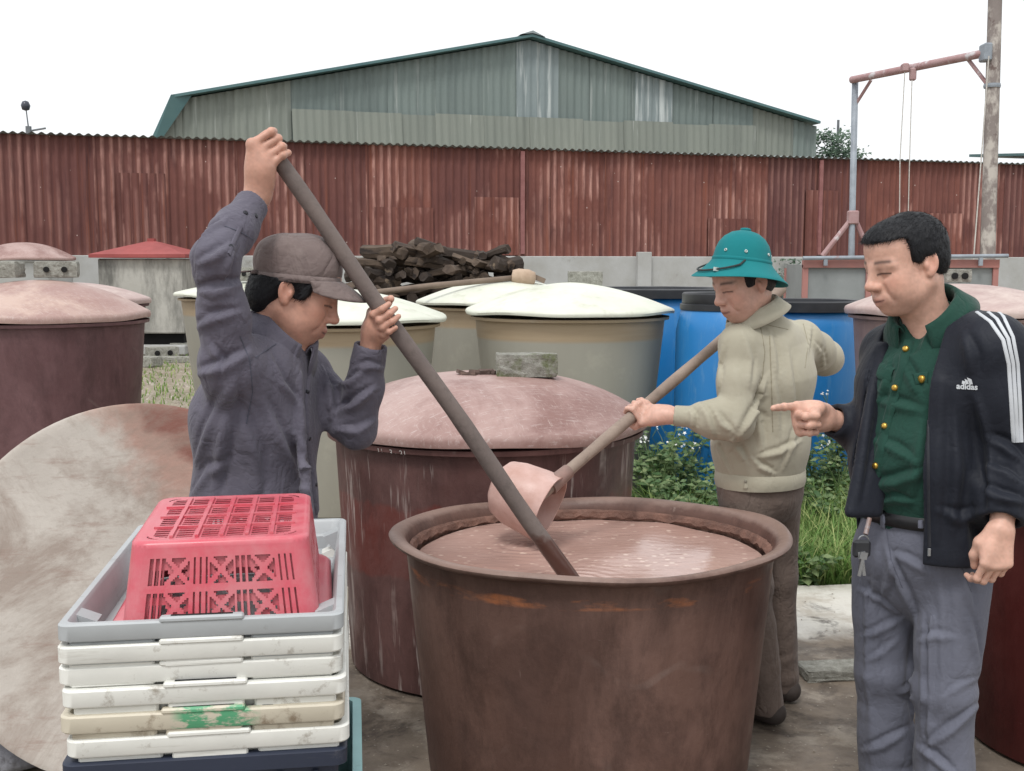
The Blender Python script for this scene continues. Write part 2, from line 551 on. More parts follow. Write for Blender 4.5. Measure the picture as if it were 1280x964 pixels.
# distant pole and street lamp
M_pole = simple('grey_pole', rgb(120, 124, 128), rgb(96, 98, 102), 3, .7)
p0 = P(36, 168, 60)
lp = empty('street_lamp', (p0.x, 60, 0), 0, 'distant lamp post with a small round head left of the warehouse', 'lamp post')
ztop = P(33, 132, 60).z
MB().tube([(0, 0, 0), (0, 0, P(36, 158, 60).z)], [.22, .16], 8).build('pole', M_pole, lp)
MB().tube([(0, 0, P(36, 158, 60).z - .1), (-.1, 0, ztop)], [.04, .03], 6).tube([(0, 0, P(36, 164, 60).z), (.9, 0, P(36, 164, 60).z + .15)], .05, 6).build('arm', M_pole, lp)
MB().lathe([(0, -.28), (.18, -.22), (.24, 0), (.16, .2), (0, .26)], 12, Matrix.Translation((-.1, 0, ztop))).build('lamp_head', simple('lamp_glass', rgb(70, 74, 84), None, 3, .3), lp, smooth=True)
tp = empty('utility_pole', (P(1047, 180, 62).x, 62, 0), 0, 'distant thin bare pole rising beside the small tree', 'pole')
MB().tube([(0, 0, 0), (0, 0, P(1047, 150, 62).z)], [.12, .07], 8).build('shaft', M_pole, tp)
# ------------------------------------------------------------------ tank materials
def mat_tank(name, c1, c2, drip, rust=None, band=None, drip_t=.63, gloss=.5, rimz=None):
    t = NT(name)
    co = t.coord('Object'); xyz = t.sep(t.tc.outputs['Object'])
    st = t.coord('Object', (1, 1, .13))
    a = t.noise(co, 2.2, 6, .62)
    col = t.mix(t.ramp(a, [(.3, 0.0), (.7, 1.0)]), c1, c2)
    v = t.noise(st, 7, 5, .65)
    col = t.mix(t.ramp(v, [(.5, 0.0), (.72, .55)]), col, tuple(x * .55 for x in c1))
    if band:
        k = t.math('ADD', t.math('MULTIPLY', t.math('SUBTRACT', xyz[2], band[0]), 9.0), t.math('MULTIPLY', t.math('SUBTRACT', a, .5), 1.6))
        k = t.ramp(t.math('ADD', k, .5), [(.40, 0.0), (.55, 1.0)])
        k2 = t.math('ADD', t.math('MULTIPLY', t.math('SUBTRACT', band[1], xyz[2]), 9.0), t.math('MULTIPLY', t.math('SUBTRACT', v, .5), 1.2))
        k2 = t.ramp(t.math('ADD', k2, .5), [(.40, 0.0), (.55, 1.0)])
        col = t.mix(t.math('MULTIPLY', k, k2), col, band[2])
    if drip:
        d = t.ramp(t.noise(t.coord('Object', (1, 1, .06)), 17, 4, .75), [(drip_t, 0.0), (drip_t + .07, .6)])
        d = t.math('MULTIPLY', d, t.ramp(t.noise(co, 3.1, 4, .6), [(.44, 0.0), (.55, 1.0)]))
        col = t.mix(d, col, drip)
    if rust:
        k = t.math('ABSOLUTE', t.math('SUBTRACT', xyz[2], rust[0]))
        k = t.math('SUBTRACT', 1.0, t.math('DIVIDE', k, rust[1]), clamp=True)
        k = t.math('MULTIPLY', t.ramp(k, [(0, 0.0), (.35, 1.0)]), t.ramp(t.noise(t.coord('Object', (1, 1, 4)), 6, 6, .7), [(.48, 0.0), (.62, .9)]))
        col = t.mix(k, col, rust[2])
    # blotchy patina and long scratches
    col = t.mix(t.ramp(t.noise(t.coord('Object', (1, 1, .45)), 3.4, 7, .72, .5), [(.44, 0.0), (.66, .6)]), col, tuple(min(1, x * 1.35 + .01) for x in c2))
    col = t.mix(t.ramp(t.noise(t.coord('Object', (1, 1, .5)), 5.2, 7, .74, .3), [(.50, 0.0), (.68, .6)]), col, tuple(x * .5 for x in c1))
    wv = t.n('ShaderNodeTexWave', wave_type='RINGS', rings_direction='SPHERICAL'); t.t.links.new(t.coord('Object', (1, 1, .7)), wv.inputs['Vector'])
    wv.inputs['Scale'].default_value = 2.2; wv.inputs['Distortion'].default_value = 9.0; wv.inputs['Detail'].default_value = 3.0
    scr = t.math('MULTIPLY', t.ramp(wv.outputs['Fac'], [(.965, 0.0), (.995, .5)]), t.ramp(t.noise(co, 2.6, 4, .6), [(.52, 0.0), (.62, 1.0)]))
    col = t.mix(t.math('MULTIPLY', scr, .25), col, rgb(160, 148, 142))
    if rimz:
        kz = t.ramp(t.math('ADD', t.math('MULTIPLY', t.math('SUBTRACT', xyz[2], rimz), 40.0), t.math('MULTIPLY', t.math('SUBTRACT', t.noise(co, 9, 5, .7), .5), 1.4)), [(.0, 0.0), (.6, .65)])
        col = t.mix(kz, col, rgb(146, 124, 114))
    # fine scuffs
    sc = t.ramp(t.noise(t.coord('Object', (1, 1, 6), (.4, .2, 0)), 28, 5, .8), [(.66, 0.0), (.76, .35)])
    col = t.mix(sc, col, rgb(168, 150, 142))
    r = t.ramp(t.noise(co, 6, 4), [(.3, gloss - .12), (.7, gloss + .2)])
    return t.done(col, r, t.bump(t.noise(co, 16, 5, .65), .22, .012), spec=.4)
M_tub = mat_tank('brown_tub', rgb(74, 52, 46), rgb(104, 78, 69), rgb(164, 148, 138), rust=(.668, .018, rgb(160, 98, 62)), drip_t=.67, gloss=.5, rimz=.738)
M_tank = mat_tank('maroon_tank', rgb(76, 51, 49), rgb(96, 68, 65), rgb(196, 186, 180), drip_t=.56, band=(.42, .70, rgb(100, 48, 42)), gloss=.45)
M_ltank = mat_tank('dull_maroon_tank', rgb(84, 56, 58), rgb(98, 70, 72), None, gloss=.5)
M_rtank = mat_tank('deep_red_tank', rgb(72, 26, 26), rgb(84, 38, 36), rgb(150, 110, 100), drip_t=.70, gloss=.4)
M_btank = mat_tank('mauve_tank', rgb(150, 128, 124), rgb(132, 108, 104), rgb(176, 160, 154), gloss=.6)
def mat_lid(name, c1, c2, c3, scr):
    t = NT(name)
    co = t.coord('Object')
    a = t.noise(co, 3.0, 6, .65)
    col = t.mix(t.ramp(a, [(.3, 0.0), (.7, 1.0)]), c1, c2)
    col = t.mix(t.ramp(t.noise(co, 1.6, 6, .7, .5), [(.46, 0.0), (.60, .8)]), col, c3)
    s1 = t.ramp(t.noise(t.coord('Object', (1, 9, 3), (0, 0, .5)), 14, 5, .8), [(.55, 0.0), (.68, scr)])
    s2 = t.ramp(t.noise(t.coord('Object', (8, 1, 3), (0, 0, -.3)), 15, 5, .8), [(.56, 0.0), (.70, scr)])
    col = t.mix(s1, col, rgb(200, 188, 184)); col = t.mix(s2, col, rgb(192, 178, 172))
    return t.done(col, t.ramp(a, [(.3, .4), (.7, .65)]), t.bump(t.noise(co, 22, 5, .7), .25, .006), spec=.45)
M_plid = mat_lid('mauve_lid', rgb(172, 146, 140), rgb(146, 116, 110), rgb(124, 90, 84), .55)
M_llid = mat_lid('pink_brown_lid', rgb(172, 146, 138), rgb(150, 118, 112), rgb(190, 166, 154), .5)
M_rlid = mat_lid('dusty_pink_lid', rgb(180, 158, 152), rgb(158, 134, 130), rgb(196, 180, 172), .4)
M_wlid = simple('ivory_lid', rgb(214, 216, 203), rgb(196, 199, 184), 3.5, .5, .12, 20, .004, c3=rgb(168, 166, 148), t3=.55, w3=.2, s3=2.5, spec=.45)
def mat_ivory_body():
    t = NT('ivory_tank')
    xyz = t.sep(t.tc.outputs['Object']); co = t.coord('Object')
    st = t.coord('Object', (1, 1, .2))
    low = t.mix(t.noise(st, 4, 5, .6), rgb(160, 158, 147), rgb(142, 140, 130))
    up = t.mix(t.noise(t.coord('Object', (1, 1, 14)), 3, 3, .6), rgb(172, 155, 130), rgb(152, 134, 110))
    k = t.ramp(t.math('ADD', t.math('MULTIPLY', t.math('SUBTRACT', xyz[2], 1.06), 9), .5), [(.4, 0.0), (.6, 1.0)])
    col = t.mix(k, low, up)
    col = t.mix(t.ramp(t.noise(co, 3, 6, .7), [(.56, 0.0), (.7, .4)]), col, rgb(176, 172, 158))
    return t.done(col, .45, t.bump(t.noise(co, 14, 4), .1, .01), spec=.4)
M_ivory = mat_ivory_body()
def mat_block(name, moss=True):
    t = NT(name)
    co = t.coord('Object', rand=True)
    a = t.noise(co, 26, 6, .75)
    col = t.mix(t.ramp(a, [(.3, 0.0), (.7, 1.0)]), rgb(112, 110, 102), rgb(168, 168, 160))
    if moss: col = t.mix(t.ramp(t.noise(co, 9, 5, .7), [(.50, 0.0), (.62, .8)]), col, rgb(96, 104, 68))
    h = t.noise(co, 60, 5, .75)
    return t.done(col, .95, t.bump(h, .9, .012), spec=.2)
M_moss = mat_block('mossy_concrete'); M_block = mat_block('pale_concrete_block', False)
M_hole = simple('dark_hole', (.012, .012, .012), None, 3, .9)
def mat_blue():
    t = NT('blue_plastic')
    co = t.coord('Object')
    col = t.mix(t.noise(co, 3, 4), rgb(24, 106, 170), rgb(40, 126, 190))
    col = t.mix(t.ramp(t.noise(t.coord('Object', (1, 1, .15)), 14, 5, .75), [(.55, 0.0), (.72, .35)]), col, rgb(110, 150, 180))
    return t.done(col, t.ramp(t.noise(co, 8, 3), [(.3, .3), (.7, .5)]), t.bump(t.noise(co, 10, 3), .08, .01), spec=.5)
M_blue = mat_blue()
M_black = simple('black_plastic', (.018, .019, .022), (.03, .031, .035), 8, .45, .1)

def lid_profile(R, dome, rim=.045, p=2.1, th=.02, rs=1.0):
    rim = rim * rs; pr = [(R - .035, -rim), (R, -rim), (R + .006, -rim * .5), (R, -.004), (R - .012, .004)]
    for i in range(1, 15):
        u = 1 - i / 14.0
        r = (R - .02) * u
        pr.append((r, .006 + dome * (1 - u ** p)))
    pr[-1] = (0, .006 + dome)
    return pr
def tank(name, X, Y, R, H, Rb, label, M, lid=None, lid_label=None, dome=.18, Rl=None, seed=0, group=None, lgroup=None, cat='tank', p=2.1):
    rr = random.Random(seed)
    ph = [rr.uniform(0, 6.28) for _ in range(4)]
    wob = lambda r, z, a: (r * (1 + .006 * math.sin(2 * a + ph[0]) + .004 * math.sin(3 * a + ph[1])), z)
    t = empty(name, (X, Y, 0), rr.uniform(0, 6.28), label, cat, group)
    m = MB()
    pr = [(Rb - .03, 0), (Rb, .012)]
    for i in range(1, 13): pr.append((Rb + (R - Rb) * (i / 12) ** .9, .012 + (H - .012) * i / 12))
    pr += [(R + .03, H + .004), (R + .032, H + .022), (R - .01, H + .024), (R - .03, H - .02), (Rb - .01, .06), (0, .06)]
    m.lathe(pr, 72, None, wob)
    m.build('body', M, t, auto=50)
    l = None
    if lid is not None:
        Rl = Rl or R + .05
        lw = lambda r, z, a: (r * (1 + .006 * math.sin(3 * a + ph[2])), z + .005 * (r / Rl) ** 4 * math.sin(4 * a + ph[3]) + .003 * (r / Rl) ** 4 * math.sin(7 * a + ph[0]))
        m = MB().lathe(lid_profile(Rl, dome, p=p if lid is not M_wlid else 1.7, rs=1.0 if lid is not M_wlid else .7), 80, None, lw)
        l = m.build('tank_lid', lid, None, auto=48)
        l.location = (X, Y, H + .035 + .04)
        l.rotation_euler = (0, 0, rr.uniform(0, 6.28))
        tag(l, lid_label, 'lid', lgroup)
    return t, l

def block(loc, rz, label, h=(.1, .05, .05), holes=0, M=None, tilt=(0, 0), name='concrete_block', face=-1, hole_r=.018, seed=1, group=None):
    M = M or M_block
    t = empty(name, loc, rz, label, 'block', group)
    t.rotation_euler = (tilt[0], tilt[1], rz)
    r_ = random.Random(seed)
    bm = bmesh.new()
    bmesh.ops.create_cube(bm, size=2)
    bmesh.ops.subdivide_edges(bm, edges=bm.edges, cuts=5, use_grid_fill=True)
    for v in bm.verts:
        c = v.co
        n = sum(1 for q in c if abs(abs(q) - 1) < 1e-4)
        sh = 1 - (.035 if n == 2 else (.06 if n == 3 else 0)) * r_.uniform(.4, 1.6)
        v.co = Vector((c.x * h[0] * sh + r_.uniform(-.002, .002), c.y * h[1] * sh + r_.uniform(-.002, .002), h[2] + c.z * h[2] * sh + r_.uniform(-.002, .002)))
    me = bpy.data.meshes.new('block_body'); bm.to_mesh(me); bm.free()
    link('block_body', me, M, t)
    for k in range(holes):
        xx = (k - (holes - 1) / 2) * h[0] * .8
        ho = MB().lathe([(hole_r, 0), (hole_r, .012), (0, .012)], 14, Matrix.Rotation(math.pi / 2, 4, 'X'))
        ho.lathe([(0, .0005), (hole_r, 0)], 14, Matrix.Rotation(math.pi / 2, 4, 'X'))
        o = ho.build('hole', M_hole, t)
        o.location = (xx, -h[1] - .001 if face < 0 else h[1] + .013, h[2])
    return t

# ---- tanks
tank_p, lid_p = tank('fermenting_tank', -.10, 4.36, .585, .895, .535, 'big maroon tank with pale drips and a mauve domed lid behind the open tub', M_tank, M_plid,
     'mauve scratched domed lid with a mossy block on top', dome=.150, Rl=.625, seed=3, p=2.8)
block((P(658, 470, 4.30).x, 4.30, 1.118), .06, 'mossy solid concrete brick lying on the mauve lid', (.118, .055, .045), 0, M_moss, seed=4)
mm = MB()
for k in range(7):
    mm.box((rnd.uniform(-.07, .07), rnd.uniform(-.03, .03), .012 + rnd.uniform(0, .008)), (rnd.uniform(.012, .04), rnd.uniform(.01, .02), rnd.uniform(.004, .010)), Matrix.Rotation(rnd.uniform(0, 3), 3, 'Z') @ Matrix.Rotation(rnd.uniform(-.4, .4), 3, 'X'))
_d = mm.build('dry_leaf_litter', simple('dry_litter', rgb(110, 92, 84), rgb(70, 58, 54), 20, .9))
_d.location = (P(598, 470, 4.32).x, 4.32, 1.116)
tag(_d, 'small heap of dry dark scraps beside the mossy brick on the mauve lid', 'scraps')
def pxx(px, Y): return (px - CX) * Y / FPX
tank('fermenting_tank', pxx(50, 7.0), 7.0, .62, 1.18, .52, 'big dull maroon tank behind the leaning round board', M_ltank, M_llid, 'pinkish brown domed lid with hollow blocks on it', dome=.19, Rl=.655, seed=5)
tank('fermenting_tank', pxx(84, 9.2), 9.2, .62, 1.20, .52, 'maroon tank mostly hidden behind the dull maroon tank', M_ltank, M_rlid, 'dusty pink lid peeking out behind the pinkish brown lid', dome=.12, Rl=.665, seed=6)
tank('fermenting_tank', pxx(712, 7.6), 7.6, .635, 1.18, .50, 'ivory tank with a tan upper band, beside the blue barrels', M_ivory, M_wlid, 'broad ivory domed lid with a pale block at its back', dome=.165, Rl=.70, seed=7)
tank('fermenting_tank', pxx(630, 9.1), 9.1, .64, 1.19, .50, 'ivory tank standing between and behind two other ivory tanks', M_ivory, M_wlid, 'ivory domed lid carrying a long handled mallet', dome=.165, Rl=.71, seed=8)
tank('fermenting_tank', pxx(420, 7.2), 7.2, .635, 1.15, .50, 'ivory tank directly behind the man in the cap', M_ivory, M_wlid, 'ivory lid just behind the hand on the oar', dome=.165, Rl=.71, seed=9)
tank('fermenting_tank', pxx(312, 11.0), 11.0, .64, 1.20, .50, 'ivory tank farthest back, hidden by the raised arm', M_ivory, M_wlid, 'ivory lid with a two hole block behind the man in the cap', dome=.10, Rl=.71, seed=10)
tank('fermenting_tank', pxx(1196, 6.8), 6.8, .60, 1.22, .50, 'mauve tank behind the man in the black jacket', M_btank, M_rlid, 'dusty pink lid behind the black jacket', dome=.13, Rl=.655, seed=11)
tank('fermenting_tank', 1.98, 3.55, .52, .80, .46, 'deep red tank right beside the man in the black jacket', M_rtank, M_llid, 'brown lid of the deep red tank beside the black jacket', dome=.12, seed=12)
tank('fermenting_tank', pxx(34, 18.5), 18.5, .74, 1.58, .70, 'grey concrete round tank against the wall at the far end', M_wall, M_plid, 'mauve domed lid far back against the red fence', dome=.24, Rl=.79, seed=13)
tank('low_tub', pxx(70, 4.15), 4.25, .42, .60, .38, 'low dark tub hidden behind the round whitewashed board', M_ltank, None, seed=14, cat='tub')
# hollow blocks on lids
block((pxx(74, 7.05), 7.05, P(74, 347, 7.05).z), .25, 'grey hollow block with two dark holes on the pinkish brown lid', (.13, .06, .05), 2, seed=5)
block((pxx(6, 6.95), 6.95, P(6, 347, 6.95).z), -.1, 'pale hollow block lying by the edge of the pinkish brown lid', (.12, .06, .05), 0, seed=6)
block((pxx(731, 7.95), 7.95, P(731, 357, 7.95).z), .05, 'pale rough concrete block on the back of the broad ivory lid', (.12, .06, .05), 0, seed=7)
block((pxx(314, 10.8), 10.8, P(314, 351, 10.8).z), .1, 'whitish block with two round holes right behind the cap', (.12, .06, .065), 2, seed=8, hole_r=.022)
block((pxx(1194, 7.0), 7.0, P(1194, 353, 7.0).z), -.1, 'grey hollow block on the dusty pink lid behind the black jacket', (.075, .05, .04), 2, seed=9, hole_r=.02)
# rubble on the ground by the far wall
for i, (px, py, rz, hs_, hol) in enumerate([(203, 442, .5, (.26, .12, .1), 2), (230, 438, .1, (.22, .12, .11), 1), (183, 452, -.4, (.22, .14, .08), 0), (222, 447, 0, (.3, .1, .05), 0)]):
    g = G(px, py + 4)
    block((g.x, g.y, -.03), rz, ['broken hollow block with two holes lying in the dirt by the far wall', 'hollow block with one hole standing by the far wall', 'rough broken concrete lump on the dirt by the far wall', 'flat concrete slab lying in the dirt by the far wall'][i], hs_, hol, seed=20 + i, hole_r=.045, name='rubble_block')
g = G(1046, 845)
block((g.x, g.y, .0), .12, 'flat rough brick half sunk in the wet ground behind the black jacket man', (.14, .06, .022), 0, M_block, seed=31, name='brick')

# concrete cistern with a red pyramid cover
ci = empty('concrete_cistern', (pxx(177, 19.2), 19.9, 0), .02, 'square stained concrete cistern standing against the far wall', 'cistern')
def mat_cistern():
    t = NT('black_stained_concrete')
    co = t.coord('Object'); st = t.coord('Object', (1, 1, .25))
    col = t.mix(t.noise(co, 2, 5), rgb(186, 184, 178), rgb(160, 158, 150))
    col = t.mix(t.ramp(t.noise(st, 2.2, 6, .7), [(.46, 0.0), (.66, .85)]), col, rgb(92, 92, 88))
    return t.done(col, .9, t.bump(t.noise(co, 12, 4), .3, .02))
M_cist = mat_cistern()
MB().box((0, 0, 1.0), (.72, .7, .64), bev=.02).build('body', M_cist, ci)
MB().box((0, .06, .26), (.66, .6, .10)).build('recess', M_hole, ci)
MB().box((0, -.05, .08), (.74, .76, .085), bev=.02).build('plinth', M_wall, ci)
rl = MB()
R_ = .82; zz = 1.655
V = [(sx * R_, sy * R_, zz) for sx, sy in ((-1, -1), (1, -1), (1, 1), (-1, 1))] + [(sx * R_, sy * R_, zz + .06) for sx, sy in ((-1, -1), (1, -1), (1, 1), (-1, 1))] + [(sx * .07, sy * .07, zz + .29) for sx, sy in ((-1, -1), (1, -1), (1, 1), (-1, 1))]
rl.add(V, [(3, 2, 1, 0), (8, 9, 10, 11)] + [(i, (i + 1) % 4, 4 + (i + 1) % 4, 4 + i) for i in range(4)] + [(4 + i, 4 + (i + 1) % 4, 8 + (i + 1) % 4, 8 + i) for i in range(4)])
rl.box((0, 0, zz + .31), (.06, .06, .03))
_r = rl.build('cistern_cover', simple('red_painted_metal', rgb(158, 80, 78), rgb(138, 68, 66), 3, .6, .05, c3=rgb(176, 112, 106), t3=.62))
_r.location = ci.location
tag(_r, 'red pyramid shaped metal cover on the square concrete cistern', 'cover')

# blue barrels
def barrel(X, Y, R, H, label, ring, seed=0):
    t = empty('blue_barrel', (X, Y, 0), 0, label, 'barrel')
    pr = [(R * .86, 0), (R * .93, .02), (R * .97, H * .15), (R, H * .5), (R * .985, H * .88), (R * .90, H - .015), (R * .86, H), (R * .82, H), (R * .82, H - .1), (0, H - .1)]
    MB().lathe(pr, 56).build('body', M_blue, t, auto=40)
    if ring == 2:
        MB().lathe([(R * .89, H - .02), (R * .92, H - .015), (R * .92, H + .02), (R * .89, H + .025)], 56).build('clamp_ring', M_black, t, auto=40)
        MB().lathe([(R * .86, H + .01), (R * .885, H + .025), (R * .885, H + .085), (R * .86, H + .095), (R * .80, H + .085), (R * .78, H + .04), (0, H + .035)], 56).build('screw_cap', M_black, t, auto=40)
    else:
        MB().lathe([(R * .99, H - .05), (R * 1.02, H - .045), (R * 1.02, H + .02), (R * .98, H + .03), (R * .93, H + .025), (R * .91, H - .02), (0, H - .02)], 56).build('black_lid', M_black, t, auto=40)
    return t
def zat(py, Y): return P(640, py, Y).z
barrel(pxx(816, 9.3), 9.3, .57, zat(364, 9.3), 'blue barrel with a flat black rim farthest behind the ivory tank', 1)
barrel(pxx(914, 7.25), 7.25, .36, zat(384, 7.25), 'blue barrel with a stepped black screw cap behind the pith helmet man', 2)
barrel(pxx(1002, 8.1), 8.1, .41, zat(380, 8.1), 'blue barrel with a thin black lid beside the mauve tank', 1)

# long handled mallet lying on the ivory lid
ml = empty('wooden_mallet', (pxx(655, 8.9), 8.9, P(655, 347, 8.9).z), 0, 'long handled tool with a round pale head lying across the ivory lids', 'mallet')
M_wood = simple('grey_wood', rgb(134, 118, 104), rgb(104, 90, 80), 4, .8, .3, 30, .005, (1, 1, 1))
M_pale = simple('pale_wood', rgb(186, 164, 144), rgb(160, 138, 118), 8, .75, .2)
hd = MB().lathe([(0, -.10), (.05, -.095), (.066, -.05), (.068, .03), (.05, .085), (0, .095)], 20, Matrix.Rotation(math.radians(96), 4, 'Y'))
hd.build('head', M_pale, ml, smooth=True)
e1 = P(415, 372, 8.4) - ml.location
MB().tube([(-.05, 0, -.0), e1 * .5 + Vector((0, 0, .01)), e1], [.022, .024, .022], 10).build('handle', M_wood, ml, smooth=True)
MB().box((.12, .02, -.01), (.05, .02, .02), Matrix.Rotation(.4, 3, 'Y')).build('tail_chip', M_wood, ml)

# ------------------------------------------------------------------ firewood
M_log = simple('firewood', rgb(104, 90, 78), rgb(64, 54, 48), 5, .9, .6, 24, .012, (1, 1, .3), c3=rgb(46, 40, 38), t3=.55, s3=4, rand=True)
M_log2 = simple('charred_firewood', rgb(72, 62, 55), rgb(46, 40, 37), 5, .9, .6, 24, .012, (1, 1, .3), c3=rgb(132, 116, 98), t3=.62, s3=4, rand=True)
def log_mesh(seed):
    r_ = random.Random(seed)
    n = 7
    ra = [r_.uniform(.055, .105) for _ in range(n)]
    V = []
    for j, z in enumerate((-.34, -.12, .14, .34)):
        ox, oy = r_.uniform(-.03, .03), r_.uniform(-.03, .03)
        s_ = r_.uniform(.8, 1.12)
        for k in range(n):
            a = 2 * math.pi * k / n
            V.append((ox + ra[k] * s_ * math.cos(a), oy + ra[k] * s_ * math.sin(a), z + r_.uniform(-.04, .04)))
    F = [(j * n + k, j * n + (k + 1) % n, (j + 1) * n + (k + 1) % n, (j + 1) * n + k) for j in range(3) for k in range(n)]
    F += [tuple(reversed(range(n))), tuple(3 * n + k for k in range(n))]
    return mesh_from('firewood_log', V, F)
logs = [log_mesh(100 + i) for i in range(8)]
LY = 17.6
def pile_top(px):
    pts = [(440, 322), (455, 318), (490, 310), (520, 300), (556, 303), (570, 320), (590, 312), (612, 308), (640, 318), (655, 342)]
    for (a, ya), (b, yb) in zip(pts[:-1], pts[1:]):
        if a <= px <= b: return zat(ya + (yb - ya) * (px - a) / (b - a), LY)
    return .5
zl = .08; 
while zl < 1.95:
    px = 446 + rnd.uniform(0, 6)
    while px < 642:
        if zl + .06 <= pile_top(px):
            vis = zl > 1.05
            o = link('firewood_log', rnd.choice(logs), rnd.choice((M_log, M_log2)))
            o.location = (pxx(px, LY) + rnd.uniform(-.04, .04), LY + rnd.uniform(-.25, .2), zl + rnd.uniform(-.03, .03))
            if rnd.random() < .45 and vis:
                o.rotation_euler = (math.pi / 2 + rnd.uniform(-.3, .3), rnd.uniform(-.4, .4), rnd.choice((-1, 1)) * rnd.uniform(.7, 1.5))
            else:
                o.rotation_euler = (math.pi / 2 + rnd.uniform(-.25, .25), rnd.uniform(0, 3), rnd.uniform(-.5, .5))
            s_ = rnd.uniform(.75, 1.2) if vis else 1.3
            o.scale = (s_, s_, rnd.uniform(.6, 1.3))
            o.data.materials[0] = o.data.materials[0]
            tag(o, 'rough dark split log in the firewood pile against the far wall', 'log', 'split logs in the firewood pile')
        px += rnd.uniform(11, 17) if zl > 1.05 else 21
    zl += .135 if zl > 1.0 else .19

# ------------------------------------------------------------------ gantry
M_gal = simple('galvanised_pipe', rgb(150, 158, 166), rgb(124, 130, 138), 5, .5, .1, c3=rgb(140, 96, 90), t3=.60, s3=2.2)
M_redp = simple('worn_red_pipe', rgb(172, 146, 146), rgb(150, 114, 114), 4, .6, .1, c3=rgb(194, 190, 192), t3=.56, s3=3)
M_rope = simple('pale_rope', rgb(200, 196, 190), rgb(170, 166, 160), 20, .9)
gy0, gy1 = 20.0, 17.3
A0 = P(1069, 100, gy0); B0 = P(1234, 66, gy1)
ga = empty('hoist_gantry', (A0.x, gy0, 0), 0, 'tall pipe hoist gantry with a pulley beam beside the weathered post', 'gantry')
L0 = Vector(ga.location)
mg = MB().tube([P(1064, 330, gy0) * Vector((1, 1, 0)) - L0 + Vector((0, 0, -.03)), P(1064, 330, gy0) - L0, A0 - L0], .055, 12)
mg.build('upright', M_gal, ga, smooth=True)
MB().tube([A0 - L0 + Vector((-.06, 0, 0)), B0 - L0], .062, 12).build('beam', M_redp, ga, auto=60)
MB().tube([P(1070, 130, gy0) - L0, P(1089, 100, gy0 - .25) - L0], .03, 8).build('brace', M_redp, ga)
MB().tube([P(1210, 74, gy1 + .4) - L0, P(1236, 108, gy1) - L0], .03, 8).build('brace', M_redp, ga)
MB().tube([P(1066, 272, gy0) - L0, P(1028, 320, gy0) - L0], .045, 8).build('brace', M_redp, ga)
MB().tube([P(1066, 268, gy0) - L0, P(1080, 300, gy0) - L0], .045, 8).build('brace', M_redp, ga)
MB().box(P(1066, 272, gy0) - L0, (.09, .08, .12), bev=.02).build('joint_plate', M_redp, ga)
MB().box(P(1141, 93, 18.6) - L0, (.05, .05, .10), bev=.02).box(P(1131, 85, 18.6) - L0, (.05, .08, .07), bev=.02).build('pulley', M_redp, ga)
MB().tube([P(1131, 90, 18.55) - L0, P(1125, 200, 18.55) - L0, P(1124, 318, 18.55) - L0], .008, 6).build('rope', M_rope, ga)
MB().tube([P(1140, 100, 18.5) - L0, P(1137, 200, 18.5) - L0, P(1134, 318, 18.5) - L0], .008, 6).build('rope', M_rope, ga)
MB().tube([P(1236, 70, gy1 - .12) - L0, P(1228, 180, gy1 - .12) - L0, P(1215, 350, gy1 - .2) - L0], .010, 6).build('rope', M_rope, ga)
MB().box(P(1232, 66, gy1) - L0, (.06, .12, .13), bev=.02).build('clamp', M_gal, ga)
def mat_post():
    t = NT('weathered_post')
    co = t.coord('Object')
    col = t.mix(t.noise(co, 4, 4), rgb(142, 134, 130), rgb(120, 110, 106))
    col = t.mix(t.ramp(t.noise(t.coord('Object', (1, 1, .6)), 2.0, 5, .7), [(.5, 0.0), (.58, .8)]), col, rgb(192, 186, 178))
    col = t.mix(t.ramp(t.noise(co, 3.5, 5, .7), [(.62, 0.0), (.68, .8)]), col, rgb(86, 66, 62))
    return t.done(col, .9, t.bump(t.noise(co, 20, 4), .3, .01))
b1 = P(1234, 345, gy1); t1 = P(1245, -40, gy1)
po = empty('weathered_post', (b1.x, gy1, 0), 0, 'tall patchy weathered post carrying one end of the hoist beam', 'post')
MB().tube([Vector((-.03, 0, -.03)), b1 - Vector(po.location), t1 - Vector(po.location), t1 - Vector(po.location) + Vector((.02, 0, .8))], [.115, .112, .10, .098], 14).build('shaft', mat_post(), po, auto=50)
MB().lathe([(.12, 0), (.125, .03), (.12, .06)], 14, Matrix.Translation(P(1240, 110, gy1) - Vector(po.location))).build('band', M_gal, po)

# metal feed box with red frame
mx0, mx1 = pxx(1004, 12.5), pxx(1240, 12.5)
mbx = empty('metal_bin', ((mx0 + mx1) / 2, 12.5, 0), 0, 'grey sheet metal bin with a faded red frame under the gantry', 'bin')
hw = (mx1 - mx0) / 2
zt, zb = zat(331, 12.5), .35
M_gsheet = simple('grey_sheet', rgb(142, 146, 146), rgb(122, 126, 126), 2, .6, .1, c3=rgb(150, 110, 100), t3=.66)
M_rframe = simple('faded_red_frame', rgb(172, 118, 110), rgb(150, 112, 108), 3, .7, .1)
for k in range(3):
    MB().box((-hw + hw * 2 * (k + .5) / 3, 0, (zt + zb) / 2), (hw / 3 - .02, .012, (zt - zb) / 2 - .02)).build('side_panel', M_gsheet, mbx)
MB().box((0, .8, (zt + zb) / 2), (hw, .012, (zt - zb) / 2)).box((-hw, .4, (zt + zb) / 2), (.012, .39, (zt - zb) / 2)).box((hw, .4, (zt + zb) / 2), (.012, .39, (zt - zb) / 2)).box((0, .4, zb), (hw, .4, .012)).build('back_panel', M_gsheet, mbx)
for k in range(4):
    MB().box((-hw + 2 * hw * k / 3, -.02, zt / 2), (.03, .02, zt / 2)).build('leg', M_rframe, mbx)
for k in (0, 3):
    MB().box((-hw + 2 * hw * k / 3, .8, zt / 2 - .02), (.03, .02, zt / 2 - .02)).build('leg', M_rframe, mbx)
